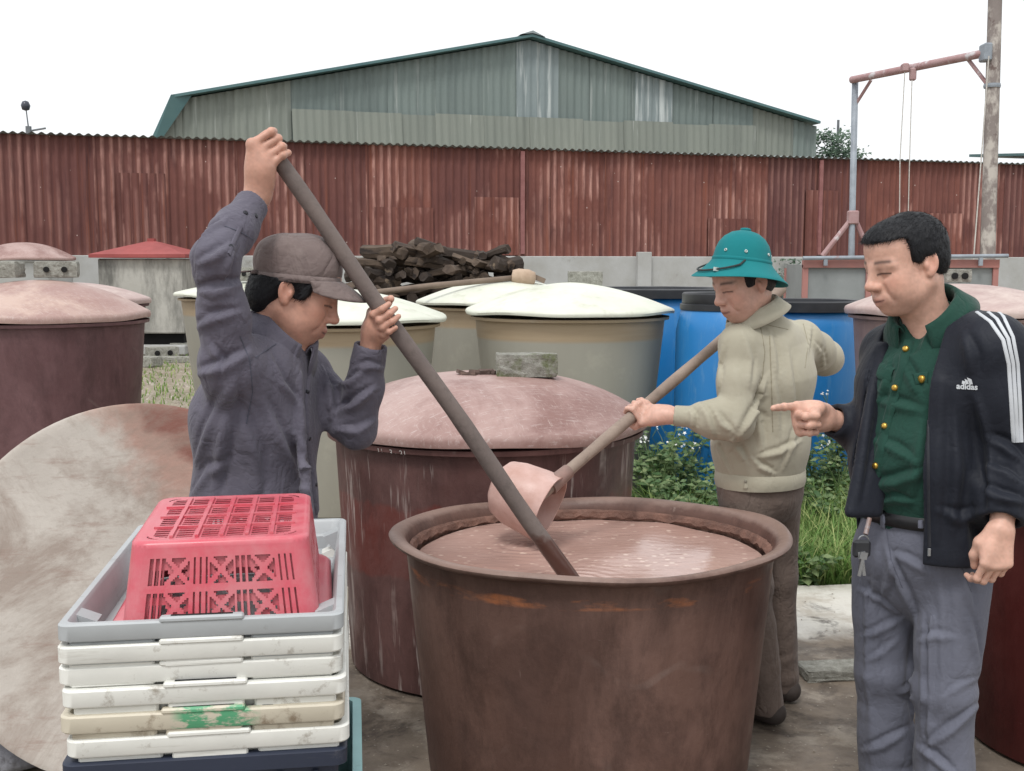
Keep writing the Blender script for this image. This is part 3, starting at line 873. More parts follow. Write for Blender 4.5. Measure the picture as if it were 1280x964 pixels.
MB().box((0, -.02, zt + .012), (hw + .03, .035, .045)).build('top_rail', M_rframe, mbx)
MB().tube([(-hw - .05, -.1, zat(323, 12.5)), (hw + .1, -.1, zat(320, 12.5))], .022, 8).build('pipe_rail', M_gal, mbx)
for sx_ in (-1, 1): MB().box((sx_ * (hw - .2), -.1, zat(327, 12.5)), (.02, .015, .045)).build('rail_bracket', M_gal, mbx)

# ------------------------------------------------------------------ open tub with mash
TX, TY, TH = .232, 3.29, .752
TSY = .87
tub = empty('open_tub', (TX, TY, 0), 0.0, 'large open rusty brown tub full of mash, with a rolled lip', 'tub')
pr = [(.44, 0), (.47, .01)]
for i in range(1, 17): pr.append((.472 + (.538 - .472) * (i / 16), .01 + (TH - .045) * i / 16))
pr += [(.550, TH - .022), (.574, TH - .019), (.585, TH - .012), (.588, TH - .004), (.583, TH + .003), (.57, TH + .005), (.555, TH + .001), (.541, TH - .010), (.533, TH - .03), (.529, TH - .06), (.524, TH - .066), (.522, TH - .08), (.46, .05), (0, .05)]
wob = lambda r, z, a: (r * (1 + .005 * math.sin(2 * a + .4) + .003 * math.sin(5 * a)), z + (.006 * math.sin(2 * a + 1) + .003 * math.sin(6 * a)) * (z / TH) ** 6)
MB().lathe(pr, 128, None, wob).build('body', M_tub, tub, auto=50)
tub.scale = (1.018, TSY, 1)
# crust of dried mash inside the lip
cr = MB()
nn = 160
V = []
for k in range(nn):
    a = 2 * math.pi * k / nn
    for j, (r0, z0) in enumerate([(.532, TH - .034), (.521, TH - .040 + rnd.uniform(-.004, .004)), (.514, TH - .056 + rnd.uniform(-.006, .006)), (.524, TH - .075)]):
        V.append(((r0 + rnd.uniform(-.003, .002)) * math.cos(a), (r0 + rnd.uniform(-.003, .002)) * math.sin(a), z0))
F = [(4 * k + j, 4 * ((k + 1) % nn) + j, 4 * ((k + 1) % nn) + j + 1, 4 * k + j + 1) for k in range(nn) for j in range(3)]
cr.add(V, F)
cr.build('crust', simple('dried_mash', rgb(128, 96, 84), rgb(92, 68, 60), 20, .8, .8, 60, .01), tub)
def mat_mash():
    t = NT('brown_mash')
    co = t.coord('Object')
    sw = t.coord('Object', (1, 2.2, 1), (0, 0, .35))
    a = t.noise(co, 3.2, 5, .6, .6)
    col = t.mix(t.ramp(a, [(.3, 0.0), (.7, 1.0)]), rgb(166, 134, 123), rgb(182, 152, 142))
    f1 = t.ramp(t.noise(sw, 26, 5, .75, .4), [(.60, 0.0), (.70, .5)])
    f1 = t.math('MULTIPLY', f1, t.ramp(t.noise(co, 3.4, 4, .6), [(.40, 0.0), (.54, 1.0)]))
    col = t.mix(f1, col, rgb(216, 194, 184))
    v = t.voro(co, 30).outputs['Distance']
    f2 = t.math('MULTIPLY', t.ramp(v, [(.14, 1.0), (.3, 0.0)]), t.ramp(t.noise(co, 6, 4, .7), [(.44, 0.0), (.54, .85)]))
    col = t.mix(f2, col, rgb(214, 190, 176))
    rip = t.noise(t.coord('Object', (1, 2.6, 1), (0, 0, .2)), 12, 3, .5)
    n1 = t.bump(rip, .16, .012)
    n2 = t.bump(t.noise(sw, 45, 4, .7), .16, .003, n1)
    return t.done(col, t.ramp(a, [(.35, .04), (.65, .14)]), n2, spec=.5)
MASH_Z = TH - .066
mash_hits = [((g.x - TX), (g.y - TY) / TSY) for g in (G(716, 728, MASH_Z), G(655, 682, MASH_Z))]
so_me = MB()
pr = [(0, 0)]
V = [(0, 0, 0)]; F = []
NR, NA = 70, 180
for i in range(1, NR + 1):
    for k in range(NA):
        r = .514 * i / NR; a = 2 * math.pi * k / NA
        x, y = r * math.cos(a), r * math.sin(a)
        z = .004 * math.sin(9 * x + 4 * y) * math.cos(7 * y - 3 * x) + .002 * math.sin(23 * x - 11 * y)
        for (ex, ey) in mash_hits:
            rr = math.hypot(x - ex, y - ey)
            z += .007 * math.exp(-(rr / .035) ** 2) + .0035 * math.cos(rr * 150) * math.exp(-rr / .07)
        V.append((x, y, z))
for k in range(NA): F.append((0, 1 + k, 1 + (k + 1) % NA))
for i in range(NR - 1):
    for k in range(NA):
        a, b = 1 + i * NA + k, 1 + i * NA + (k + 1) % NA
        F.append((a, a + NA, b + NA, b))
so_me.add(V, F)
MASH_Z = TH - .066
mash = so_me.build('mash', mat_mash(), None, smooth=True)
mash.location = (TX, TY, MASH_Z); mash.scale = (1, TSY, 1)
tag(mash, 'wet pinkish brown mash with pale foam flecks filling the open tub', 'mash')

# ------------------------------------------------------------------ oar and scoop
def mat_stick(name, c1, c2, wet):
    t = NT(name)
    co = t.coord('Object')
    z = t.sep(t.tc.outputs['Object'])
    st = t.coord('Generated', (1, 1, 1))
    col = t.mix(t.ramp(t.noise(co, 9, 5, .65), [(.3, 0.0), (.7, 1.0)]), c1, c2)
    col = t.mix(t.ramp(t.noise(co, 34, 4, .7), [(.55, 0.0), (.7, .5)]), col, tuple(x * .5 for x in c1))
    if wet:
        k = t.ramp(t.math('ADD', z[2], t.math('MULTIPLY', t.noise(co, 6, 4), .3)), [(wet[0], 1.0), (wet[1], 0.0)])
        col = t.mix(k, col, rgb(84, 58, 51))
        r = t.mix(k, (.75,) * 3, (.3,) * 3)
    else: r = .75
    return t.done(col, r, t.bump(t.noise(co, 40, 4, .7), .4, .004), spec=.4)
OAR_T = P(329, 174, 2.80)
OAR_B = G(716, 728, MASH_Z)
OAR_D = (OAR_B - OAR_T).normalized()
OAR_R = .0215
ol = (OAR_B - OAR_T).length
pts = [OAR_T + OAR_D * (ol * i / 24) + Vector((.003 * math.sin(i * .55), .002 * math.sin(i * .4 + 1), 0)) for i in range(25)] + [OAR_B + OAR_D * .30]
oar = MB().tube(pts, [OAR_R * (.92 + .010 * i * .8 + rnd.uniform(-.03, .03)) for i in range(26)], 14).build('stirring_pole', mat_stick('dark_pole', rgb(118, 106, 101), rgb(96, 86, 83), (.98, 1.10)), None, auto=50)
tag(oar, 'long dark wooden stirring pole held by the man in the cap, dipped in the mash', 'pole')

SC_M = P(686, 636, 3.36)        # centre of the scoop mouth
SC_A = Vector((.86, -.36, -.36)).normalized()   # mouth direction
sq = SC_A.to_track_quat('Z', 'Y').to_matrix().to_4x4()
scoop = empty('scoop', SC_M, 0, 'mash coated tin scoop on a long wooden handle held by the helmeted man', 'scoop')
bp = [(0, -.190), (.056, -.185), (.086, -.165), (.100, -.12), (.106, -.05), (.108, 0), (.111, .002), (.105, .002), (.101, -.05), (.094, -.12), (.08, -.16), (0, -.175)]
MB().lathe(bp, 40, sq, lambda r, z, a: (r * (1 + .03 * math.sin(3 * a) + .015 * math.sin(7 * a + z * 30)), z)).build('bowl', simple('mash_coated_tin', rgb(200, 168, 160), rgb(176, 138, 126), 9, .4, .3, 30, .008, c3=rgb(116, 84, 74), t3=.60, s3=6), scoop, auto=60)
SC_T = P(977, 361, 4.12)
SC_S = P(697, 603, 3.36) + Vector((-.005, .01, 0))
hdv = (SC_T - SC_S).normalized()
hl = (SC_T - SC_S).length
pts = [SC_S - hdv * .10 + hdv * ((hl + .10) * i / 16) for i in range(17)]
MB().tube([p - SC_M for p in pts], [.019 + .0012 * math.sin(i * 1.7) for i in range(17)], 12).build('handle', mat_stick('grey_handle', rgb(150, 134, 122), rgb(122, 106, 96), None), scoop, auto=50)
MB().tube([SC_S - hdv * .03 - SC_M, SC_S + hdv * .06 - SC_M], [.027, .0225], 14).build('socket', simple('socket_tin', rgb(116, 98, 90), rgb(150, 120, 112), 12, .5), scoop, auto=50)

# ------------------------------------------------------------------ leaning round board
def mat_disc():
    t = NT('limewashed_board')
    co = t.coord('Object')
    col = t.mix(t.ramp(t.noise(co, 3.2, 6, .65), [(.3, 0.0), (.7, 1.0)]), rgb(174, 166, 158), rgb(196, 189, 181))
    ns = t.noise(co, 2.3, 6, .6, .3)
    xyz = t.sep(t.tc.outputs['Object'])
    # peeled reddish zone towards the upper right edge
    k = t.math('ADD', t.math('MULTIPLY', t.math('ADD', t.math('MULTIPLY', xyz[0], .9), t.math('MULTIPLY', xyz[1], .75)), 1.5), t.math('MULTIPLY', t.math('SUBTRACT', ns, .5), 1.6))
    col = t.mix(t.ramp(k, [(.34, 0.0), (.54, .75)]), col, rgb(160, 118, 104))
    col = t.mix(t.ramp(k, [(.62, 0.0), (.74, .8)]), col, rgb(120, 74, 66))
    col = t.mix(t.ramp(t.noise(co, 2.0, 7, .72, .8), [(.46, 0.0), (.60, .75)]), col, rgb(142, 126, 116))
    col = t.mix(t.ramp(t.noise(t.coord('Object', (1, 5, 1), (0, 0, .3)), 4, 6, .75), [(.54, 0.0), (.66, .55)]), col, rgb(146, 124, 114))
    col = t.mix(t.ramp(t.noise(co, 40, 4, .7), [(.6, 0.0), (.75, .3)]), col, rgb(130, 118, 106))
    return t.done(col, .85, t.bump(t.noise(co, 30, 6, .7), .4, .006), spec=.25)
dR = .575
disc = MB().lathe([(0, -.014), (dR - .006, -.014), (dR, -.006), (dR, .012), (dR - .01, .016), (dR - .03, .010), (0, .010)], 96)
do = disc.build('round_board', mat_disc(), None, auto=40)
dc = P(168, 732, 3.36)
nrm = Vector((.12, -.93, .30)).normalized()
zx = Vector((0, 0, 1)).cross(nrm).normalized()
zy = nrm.cross(zx)
do.matrix_world = Matrix(((zx.x, zy.x, nrm.x, dc.x), (zx.y, zy.y, nrm.y, dc.y), (zx.z, zy.z, nrm.z, dR * zy.z + .012), (0, 0, 0, 1)))
tag(do, 'large round whitewashed board leaning on its edge beside the crates', 'board')

# ------------------------------------------------------------------ crates
def rrect(hw, hl, r, n=5):
    pts = []
    for cx, cy, a0 in ((hw - r, hl - r, 0), (-hw + r, hl - r, 90), (-hw + r, -hl + r, 180), (hw - r, -hl + r, 270)):
        for i in range(n + 1):
            a = math.radians(a0 + 90 * i / n)
            pts.append((cx + r * math.cos(a), cy + r * math.sin(a)))
    return pts
def rloft(mb, loops, cap0=True, cap1=True):
    V = []; n = None
    for hw, hl, r, z in loops:
        p = rrect(hw, hl, r); n = len(p)
        V += [(x, y, z) for x, y in p]
    F = [(j * n + k, j * n + (k + 1) % n, (j + 1) * n + (k + 1) % n, (j + 1) * n + k) for j in range(len(loops) - 1) for k in range(n)]
    if cap0: F.append(tuple(reversed(range(n))))
    if cap1: F.append(tuple((len(loops) - 1) * n + k for k in range(n)))
    mb.add(V, F)
def mat_crate(name, c, dirt, green=None, t3=.60):
    t = NT(name)
    co = t.coord('Object', rand=True)
    col = t.mix(t.ramp(t.noise(co, 7, 5, .6), [(.3, 0.0), (.7, 1.0)]), c, tuple(x * .86 for x in c))
    col = t.mix(t.ramp(t.noise(co, 13, 7, .75), [(t3, 0.0), (t3 + .12, .8)]), col, dirt)
    col = t.mix(t.ramp(t.noise(t.coord('Object', (.4, 1, 6), rand=True), 8, 5, .7), [(.60, 0.0), (.74, .5)]), col, dirt)
    if green:
        xyz = t.sep(t.tc.outputs['Object'])
        k = t.math('SUBTRACT', 1.0, t.math('DIVIDE', t.math('ABSOLUTE', t.math('ADD', xyz[0], -.02)), .075), clamp=True)
        k = t.math('MULTIPLY', t.math('MULTIPLY', t.ramp(k, [(0, 0.0), (.3, 1.0)]), t.math('LESS_THAN', xyz[1], -.33)), t.ramp(t.noise(t.coord('Object', (1, 1, 3)), 22, 5, .7), [(.42, 0.0), (.52, .9)]))
        k = t.math('MULTIPLY', k, t.math('GREATER_THAN', xyz[2], .044))
        col = t.mix(k, col, green)
    return t.done(col, t.ramp(t.noise(co, 9, 3), [(.3, .4), (.7, .6)]), t.bump(t.noise(co, 40, 4), .1, .003), spec=.4)
CW, CLn, CHh = .232, .362, .074
M_cr = [mat_crate('grey_crate', rgb(172, 176, 178), rgb(120, 118, 114)), mat_crate('white_crate', rgb(222, 222, 216), rgb(136, 126, 112), None, .58),
        mat_crate('cream_crate', rgb(202, 194, 176), rgb(122, 104, 84), rgb(58, 152, 108), .56), mat_crate('navy_crate', rgb(44, 50, 66), rgb(90, 90, 94)), mat_crate('teal_crate', rgb(150, 190, 190), rgb(110, 120, 116))]
def crate_parts(M, root, H=CHh, deep=False):
    m = MB()
    hw, hl = CW, CLn
    fz = H - .030
    loops = [(hw - .034, hl - .034, .03, 0), (hw - .030, hl - .030, .03, .006), (hw - .020, hl - .020, .025, fz), (hw - .002, hl - .002, .02, fz), (hw, hl, .02, fz + .003), (hw, hl, .02, H - .003), (hw - .003, hl - .003, .02, H), (hw - .013, hl - .013, .016, H), (hw - .018, hl - .018, .016, H - .006),
             (hw - .026, hl - .026, .022, .018), (hw - .03, hl - .03, .022, .010)]
    rloft(m, loops)
    m.build('body', M, root, auto=35)
    for s in (-1, 1):
        h_ = MB()
        y0 = s * (hl - .006)
        # raised grip in the middle of the short side, with its finger slot and lower lip
        h_.box((0, y0, H + .002), (.068, .0085, .005), bev=.003)
        h_.box((0, s * (hl - .012), fz - .006), (.062, .008, .0075), bev=.003)
        hb = h_.build('handle', M, root)
        MB().box((0, y0 - s * .001, H + .0066), (.050, .0035, .001)).build('handle_slot', M_hole, hb)
        for sx in (-1, 1):
            MB().box((sx * .146, s * (hl - .020), fz * .48), (.068, .010, fz * .5), bev=.004).build('end_rib', M, root)
        MB().box((.10, s * (hl - .0095), fz * .55), (.009, .001, .006)).build('drain_slot', M_hole, root)
    for sx in (-1, 1):
        for sy in (-1, 1):
            g_ = MB().add([(sx * (hw - .016), sy * (hl - .07), H - .004), (sx * (hw - .050), sy * (hl - .07), H - .018), (sx * (hw - .050), sy * (hl - .11), H - .018), (sx * (hw - .016), sy * (hl - .11), H - .004),
                           (sx * (hw - .022), sy * (hl - .07), .02), (sx * (hw - .022), sy * (hl - .11), .02)],
                          [(0, 1, 2, 3), (0, 4, 1), (3, 2, 5), (1, 4, 5, 2)])
            g_.build('stacking_lug', M, root)
CR_A = math.radians(8.0)
f0 = P(78, 777, 1.80); f1 = P(426, 772, 1.80)
CR_Z = .5 * (f0.z + f1.z)
fc = .5 * (f0 + f1)
cdir = Vector((-math.sin(CR_A), math.cos(CR_A), 0))
CC = Vector((fc.x, fc.y, 0)) + cdir * CLn
zr = CR_Z - CHh
offs = [(0, 0, 0, 0), (-.003, .000, .004, 1), (-.002, .006, -.006, 1), (.002, -.002, .004, 1), (0, .002, 0, 1), (.001, -.004, -.005, 2), (.004, .0, .008, 1)]
pit = [.0, .036, .070, .104, .151, .196, .232]
labs = ['light grey plastic tray on top of the stack, under the red basket', 'white plastic tray, second from the top of the tray stack', 'white plastic tray, third from the top of the tray stack', 'white plastic tray resting just above the one smeared with green paint', 'stained cream plastic tray smeared with green paint in the stack', 'white plastic tray lying directly on the navy crate']
offs = offs[:4] + [offs[5], offs[6]]
for i, ((ox, oy, rz, mi), dz) in enumerate(zip(offs, [0, .0375, .076, .111, .155, .197])):
    r = empty('plastic_tray', CC + Vector((ox, oy, zr - dz)), CR_A + rz, labs[i], 'tray', 'stacked plastic trays')
    crate_parts(M_cr[mi], r)
def tall_crate(M, z1, z0, label, ex, dx=0.0, dy=0.0):
    r = empty('plastic_crate', CC + Vector((dx, dy, z0)), CR_A, label, 'crate')
    H = z1 - z0
    m = MB()
    hw, hl = CW + ex, CLn + ex
    rloft(m, [(hw - .03, hl - .03, .03, 0), (hw - .014, hl - .014, .025, H - .03), (hw, hl, .02, H - .028), (hw, hl, .02, H - .003), (hw - .004, hl - .004, .02, H), (hw - .02, hl - .02, .016, H), (hw - .03, hl - .03, .02, .02)])
    m.build('body', M, r, auto=35)
    for k in range(-3, 4):
        MB().box((k * .06, -hl + .014, H * .45), (.005, .008, H * .4)).build('rib', M, r)
tall_crate(M_cr[3], zr - .197 + .034, zr - .197 - .22, 'dark navy plastic crate under the white trays', .002)
tall_crate(M_cr[4], zr - .197 - .175, 0.0, 'pale teal plastic crate at the bottom of the stack', .012, .012, .03)

# red basket, upside down on the top tray
def basket(zb, sc, label):
    root = empty('red_basket', CC + Vector((.030, -.084, zb)), CR_A + .03, label, 'basket')
    root.scale = (sc, sc, 1)
    t = NT('red_plastic')
    co = t.coord('Object')
    col = t.mix(t.ramp(t.noise(co, 8, 5, .6), [(.3, 0.0), (.7, 1.0)]), rgb(198, 72, 88), rgb(192, 92, 104))
    geo = t.n('ShaderNodeNewGeometry')
    z = t.sep(t.tc.outputs['Object'])
    dust = t.math('MULTIPLY', t.ramp(t.noise(co, 14, 6, .7), [(.38, 0.0), (.62, .75)]), t.ramp(z[2], [(.02, .9), (.15, .55)]))
    col = t.mix(dust, col, rgb(196, 130, 134))
    M = t.done(col, t.ramp(dust, [(0, .28), (1, .6)]), t.bump(t.noise(co, 30, 3), .06, .003), spec=.5)
    H = .148
    def rad(v): return (.167 - .017 * v, .214 - .022 * v, .030)     # half width, half length at height v
    # walls
    du = .0034
    NV = 44
    V, F = [], []
    base = []
    hw0, hl0, r0 = rad(0)
    # param by arc length on the mid loop
    def loop(hw, hl, r, n):
        segs = [(2 * (hl - r), 0), (math.pi / 2 * r, 1), (2 * (hw - r), 0), (math.pi / 2 * r, 1), (2 * (hl - r), 0), (math.pi / 2 * r, 1), (2 * (hw - r), 0), (math.pi / 2 * r, 1)]
        return segs
    mid = rad(.5)
    NL, NS, NC = int(2 * (mid[1] - mid[2]) / du), int(2 * (mid[0] - mid[2]) / du), 8
    info = []          # (side, local position -1..1) per column
    cols = []
    corners = [(1, -1), (1, 1), (-1, 1), (-1, -1)]
    def col_pts(side, f, v):
        hw, hl, r = rad(v)
        if side == 0: return (hw, -(hl - r) + 2 * (hl - r) * f)
        if side == 2: return ((hw - r) - 2 * (hw - r) * f, hl)
        if side == 4: return (-hw, (hl - r) - 2 * (hl - r) * f)
        if side == 6: return (-(hw - r) + 2 * (hw - r) * f, -hl)
        k = (side - 1) // 2
        sx, sy = [(1, 1), (-1, 1), (-1, -1), (1, -1)][k]
        a = math.radians(90 * k + 90 * f)
        return (sx * (hw - r) + r * math.cos(a), sy * (hl - r) + r * math.sin(a))
    for side in range(8):
        n_ = NC if side % 2 else (NL if side in (0, 4) else NS)
        for i in range(n_): cols.append((side, i / n_, n_, i))
    ncol = len(cols)
    for j in range(NV + 1):
        v = j / NV
        for (side, f, n_, i) in cols:
            x, y = col_pts(side, f, v)
            V.append((x, y, H * v * .96))
    def hole(side, i, n_, j):
        if side % 2: return False
        v = (j + .5) / NV
        if v < .09 or v > .86 or abs(v - .475) < .03: return False
        if i < 1 or i > n_ - 2: return False
        row = (v - .09) / .355 if v < .475 else (v - .505) / .355
        L = n_ * du
        # panels of straight slots alternating with panels of crossed struts
        per = .073
        q = ((i - .5) * du) % per
        if q < .030: return (q % .010) > .0045 and .04 < row < .97
        u = (q - .030) / .043
        d = abs(abs(u - .5) * 2 - abs(row - .5) * 2)
        e = abs(u - .5) * 2
        return d > .26 and e < .96 and .04 < row < .97
    for j in range(NV):
        for k, (side, f, n_, i) in enumerate(cols):
            if hole(side, i, n_, j): continue
            k2 = (k + 1) % ncol
            F.append((j * ncol + k, j * ncol + k2, (j + 1) * ncol + k2, (j + 1) * ncol + k))
    def solid(name, V, F, th):
        me = mesh_from(name, V, F)
        o = link(name, me, M, root)
        sm_ = o.modifiers.new('thickness', 'SOLIDIFY'); sm_.thickness = th; sm_.offset = -1
        return o
    solid('side_wall', V, F, .003)
    # shoulder from wall to base
    m = MB()
    hw, hl, r = rad(1)
    loops = [(rad(.955)[0], rad(.955)[1], .030, H * .92), (hw, hl, .030, H * .97), (hw - .005, hl - .005, .029, H * .995), (hw - .012, hl - .012, .027, H), (hw - .022, hl - .022, .024, H - .001)]
    rloft(m, loops, False, False)
    m.build('shoulder', M, root, smooth=True)
    # slotted base (now on top)
    bw, bl = hw - .022, hl - .022
    NX, NY = 72, 84
    V, F = [], []
    for j in range(NY + 1):
        for i in range(NX + 1): V.append((-bw + 2 * bw * i / NX, -bl + 2 * bl * j / NY, H - .001))
    for j in range(NY):
        for i in range(NX):
            x = -bw + 2 * bw * (i + .5) / NX; y = -bl + 2 * bl * (j + .5) / NY
            inr = abs(x) < bw - .010 and abs(y) < bl - .010
            corner = max(abs(x) - (bw - .034), 0) ** 2 + max(abs(y) - (bl - .034), 0) ** 2
            if corner > .034 ** 2: continue
            if inr and corner < .024 ** 2:
                fx = ((x + bw) / (2 * bw) * 6) % 1.0
                fy = j % 4
                fj = ((y + bl) / (2 * bl) * 4) % 1.0
                if .14 < fx < .86 and fy in (1, 2, 3) and .06 < fj < .92: continue
            F.append((j * (NX + 1) + i, j * (NX + 1) + i + 1, (j + 1) * (NX + 1) + i + 1, (j + 1) * (NX + 1) + i))
    solid('base_grid', V, F, .0012)
    rbm = MB()
    for k in range(1, 6): rbm.box((-bw + 2 * bw * k / 6, 0, H + .0015), (.003, bl - .006, .002))
    for k in range(1, 4): rbm.box((0, -bl + 2 * bl * k / 4, H + .0009), (bw - .004, .004, .0016))
    rbm.build('base_rib', M, root)
    fl = MB()
    w0, l0, _ = rad(0)
    rloft(fl, [(w0 - .002, l0 - .002, .045, .012), (w0 + .014, l0 + .014, .05, .010), (w0 + .022, l0 + .022, .052, .002), (w0 + .020, l0 + .020, .05, -.003), (w0 - .003, l0 - .003, .045, .004)], False, False)
    fl.build('rim', M, root, smooth=True)
basket(CR_Z - .034, 1.0, 'dusty red slotted plastic basket turned upside down, uppermost on the tray stack')
basket(CR_Z - .056, .978, 'red basket nested inside the upturned uppermost red basket')
# ------------------------------------------------------------------ vegetation
def mat_leaf(name, c1, c2, c3):
    t = NT(name)
    co = t.coord('Object')
    a = t.attr('col')
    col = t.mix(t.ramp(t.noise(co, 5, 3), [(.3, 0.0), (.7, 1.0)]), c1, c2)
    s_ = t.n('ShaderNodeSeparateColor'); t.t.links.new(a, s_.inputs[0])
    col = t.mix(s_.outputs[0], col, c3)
    m = t.done(col, .55, spec=.3)
    t.set(t.b.inputs['Transmission Weight'], 0.0)
    tr = t.n('ShaderNodeBsdfTranslucent'); t.set(tr.inputs[0], col)
    mx = t.n('ShaderNodeMixShader'); mx.inputs[0].default_value = .35
    t.t.links.new(t.b.outputs[0], mx.inputs[1]); t.t.links.new(tr.outputs[0], mx.inputs[2]); t.t.links.new(mx.outputs[0], t.out.inputs['Surface'])
    return m
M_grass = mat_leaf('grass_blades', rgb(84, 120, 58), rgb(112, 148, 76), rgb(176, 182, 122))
M_weed = mat_leaf('weed_leaves', rgb(70, 100, 62), rgb(94, 124, 80), rgb(148, 164, 118))
M_tree = mat_leaf('tree_leaves', rgb(70, 92, 78), rgb(86, 108, 90), rgb(116, 136, 116))
M_flower = simple('white_petal', rgb(228, 230, 226), rgb(206, 208, 204), 10, .7)
M_stem = simple('green_stem', rgb(96, 120, 74), rgb(80, 98, 62), 8, .7)

def colour_attr(me, vals):
    at = me.color_attributes.new('col', 'FLOAT_COLOR', 'POINT')
    arr = np.ones((len(me.vertices), 4), np.float32)
    arr[:, :3] = np.asarray(vals, np.float32).reshape(len(me.vertices), -1)
    at.data.foreach_set('color', arr.ravel())

V, F, C = [], [], []
r_ = random.Random(5)
def blade(x, y, h, w, lean, az, tone):
    n0 = len(V)
    dx, dy = math.cos(az), math.sin(az)
    px_, py_ = -dy, dx
    for t_, ww in ((0, 1.0), (.5, .8), (.82, .45)):
        l = lean * t_ * t_ * h
        for s in (-1, 1): V.append((x + dx * l + s * px_ * w * ww, y + dy * l + s * py_ * w * ww, -.03 + h * t_ * (1 - .25 * lean * t_)))
    V.append((x + dx * lean * h, y + dy * lean * h, -.03 + h * (1 - .25 * lean)))
    F.extend([(n0, n0 + 1, n0 + 3, n0 + 2), (n0 + 2, n0 + 3, n0 + 5, n0 + 4), (n0 + 4, n0 + 5, n0 + 6)])
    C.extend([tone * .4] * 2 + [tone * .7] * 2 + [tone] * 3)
for i in range(15000):
    y = 5.34 + 5.6 * r_.random() ** 1.7
    x = y * r_.uniform(.07, .40)
    h = r_.uniform(.10, .30) * (1.25 if r_.random() < .2 else 1)
    if x < y * .12: h *= .6
    blade(x, y, h, r_.uniform(.003, .0065), r_.uniform(.2, 1.1), r_.uniform(0, 6.28), r_.random() ** 2)
for i in range(1400):
    y = r_.uniform(9, 20); x = y * r_.uniform(-.36, -.26)
    blade(x, y, r_.uniform(.03, .10), .008, r_.uniform(.2, 1), r_.uniform(0, 6.28), r_.random())
me = mesh_from('grass', V, F); colour_attr(me, np.repeat(np.array(C)[:, None], 3, 1))
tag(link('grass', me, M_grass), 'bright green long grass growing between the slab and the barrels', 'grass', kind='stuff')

def weed(x, y, h, seed, label, flowers=4, spread=.3, nst=7):
    rr_ = random.Random(seed)
    root = empty('weed_plant', (x, y, -.03), 0, label, 'plant', 'weeds in front of the barrels')
    st = MB(); V, F, C = [], [], []; fl = MB()
    for s in range(nst):
        az = rr_.uniform(0, 6.28); ln = rr_.uniform(.1, spread)
        hh = h * rr_.uniform(.55, 1.0)
        pts = [Vector((math.cos(az) * ln * t_ * t_ * 1.0, math.sin(az) * ln * t_ * t_, hh * t_)) for t_ in (0, .3, .6, .85, 1)]
        st.tube(pts, [.005, .0045, .0035, .002, .0015], 5, caps=False)
        for k in range(int(16 + 14 * hh)):
            t_ = rr_.uniform(.12, .93)
            i = min(int(t_ * 4), 3); base = pts[i].lerp(pts[i + 1], t_ * 4 - i) if i < 4 else pts[-1]
            a2 = rr_.uniform(0, 6.28); L = rr_.uniform(.03, .085) * (1.15 - .5 * t_); w = L * rr_.uniform(.26, .42)
            d = Vector((math.cos(a2), math.sin(a2), rr_.uniform(-.2, .6))).normalized()
            sd_ = d.cross(Vector((0, 0, 1))).normalized(); up = sd_.cross(d)
            n0 = len(V)
            b0 = base + d * .01
            V.extend([b0, b0 + d * L * .45 + sd_ * w - up * .01, b0 + d * L - up * L * .3, b0 + d * L * .45 - sd_ * w - up * .01, b0 + d * L * .5 + up * .006])
            F.extend([(n0, n0 + 1, n0 + 4), (n0 + 1, n0 + 2, n0 + 4), (n0 + 2, n0 + 3, n0 + 4), (n0 + 3, n0, n0 + 4)])
            c = rr_.random() ** 2; C.extend([c] * 5)
        if s < flowers:
            top = pts[-1]
            for q in range(rr_.randint(2, 5)):
                e = top + Vector((rr_.uniform(-.05, .05), rr_.uniform(-.05, .05), rr_.uniform(.02, .09)))
                st.tube([top, e], .0012, 4, caps=False)
                nrm_ = Vector((rr_.uniform(-.5, .5), rr_.uniform(-1, -.1), rr_.uniform(.3, 1))).normalized()
                a = nrm_.orthogonal().normalized(); b = nrm_.cross(a)
                R = rr_.uniform(.008, .014)
                vs = [e + nrm_ * .003] + [e + (a * math.cos(2 * math.pi * z / 10) + b * math.sin(2 * math.pi * z / 10)) * (R if z % 2 else R * .5) for z in range(10)]
                fl.add(vs, [(0, 1 + z, 1 + (z + 1) % 10) for z in range(10)])
    st.build('stem', M_stem, root)
    me = mesh_from('foliage', V, F); colour_attr(me, np.repeat(np.array(C)[:, None], 3, 1))
    link('foliage', me, M_weed, root)
    if flowers: fl.build('flower', M_flower, root)['kind'] = 'stuff'
WL_ = 'leafy green weed with small white flowers growing in front of the blue barrels'
wr = random.Random(9)
k = 0
for (px, py, h) in [(806, 640, .62), (822, 655, .70), (842, 648, .62), (862, 640, .66), (880, 655, .55), (834, 668, .42), (868, 672, .40), (1018, 640, .60), (1036, 632, .66), (1055, 645, .55), (1030, 668, .40), (1060, 600, .6), (890, 622, .6), (815, 690, .30), (1010, 735, .20)]:
    g = G(px, py, -.03); k += 1
    weed(g.x, g.y, h, 50 + k, WL_ if h >= .5 else 'low leafy weed without flowers at the foot of the flowering weeds', 0 if h < .5 else 4, .28 if h > .35 else .16, 8)

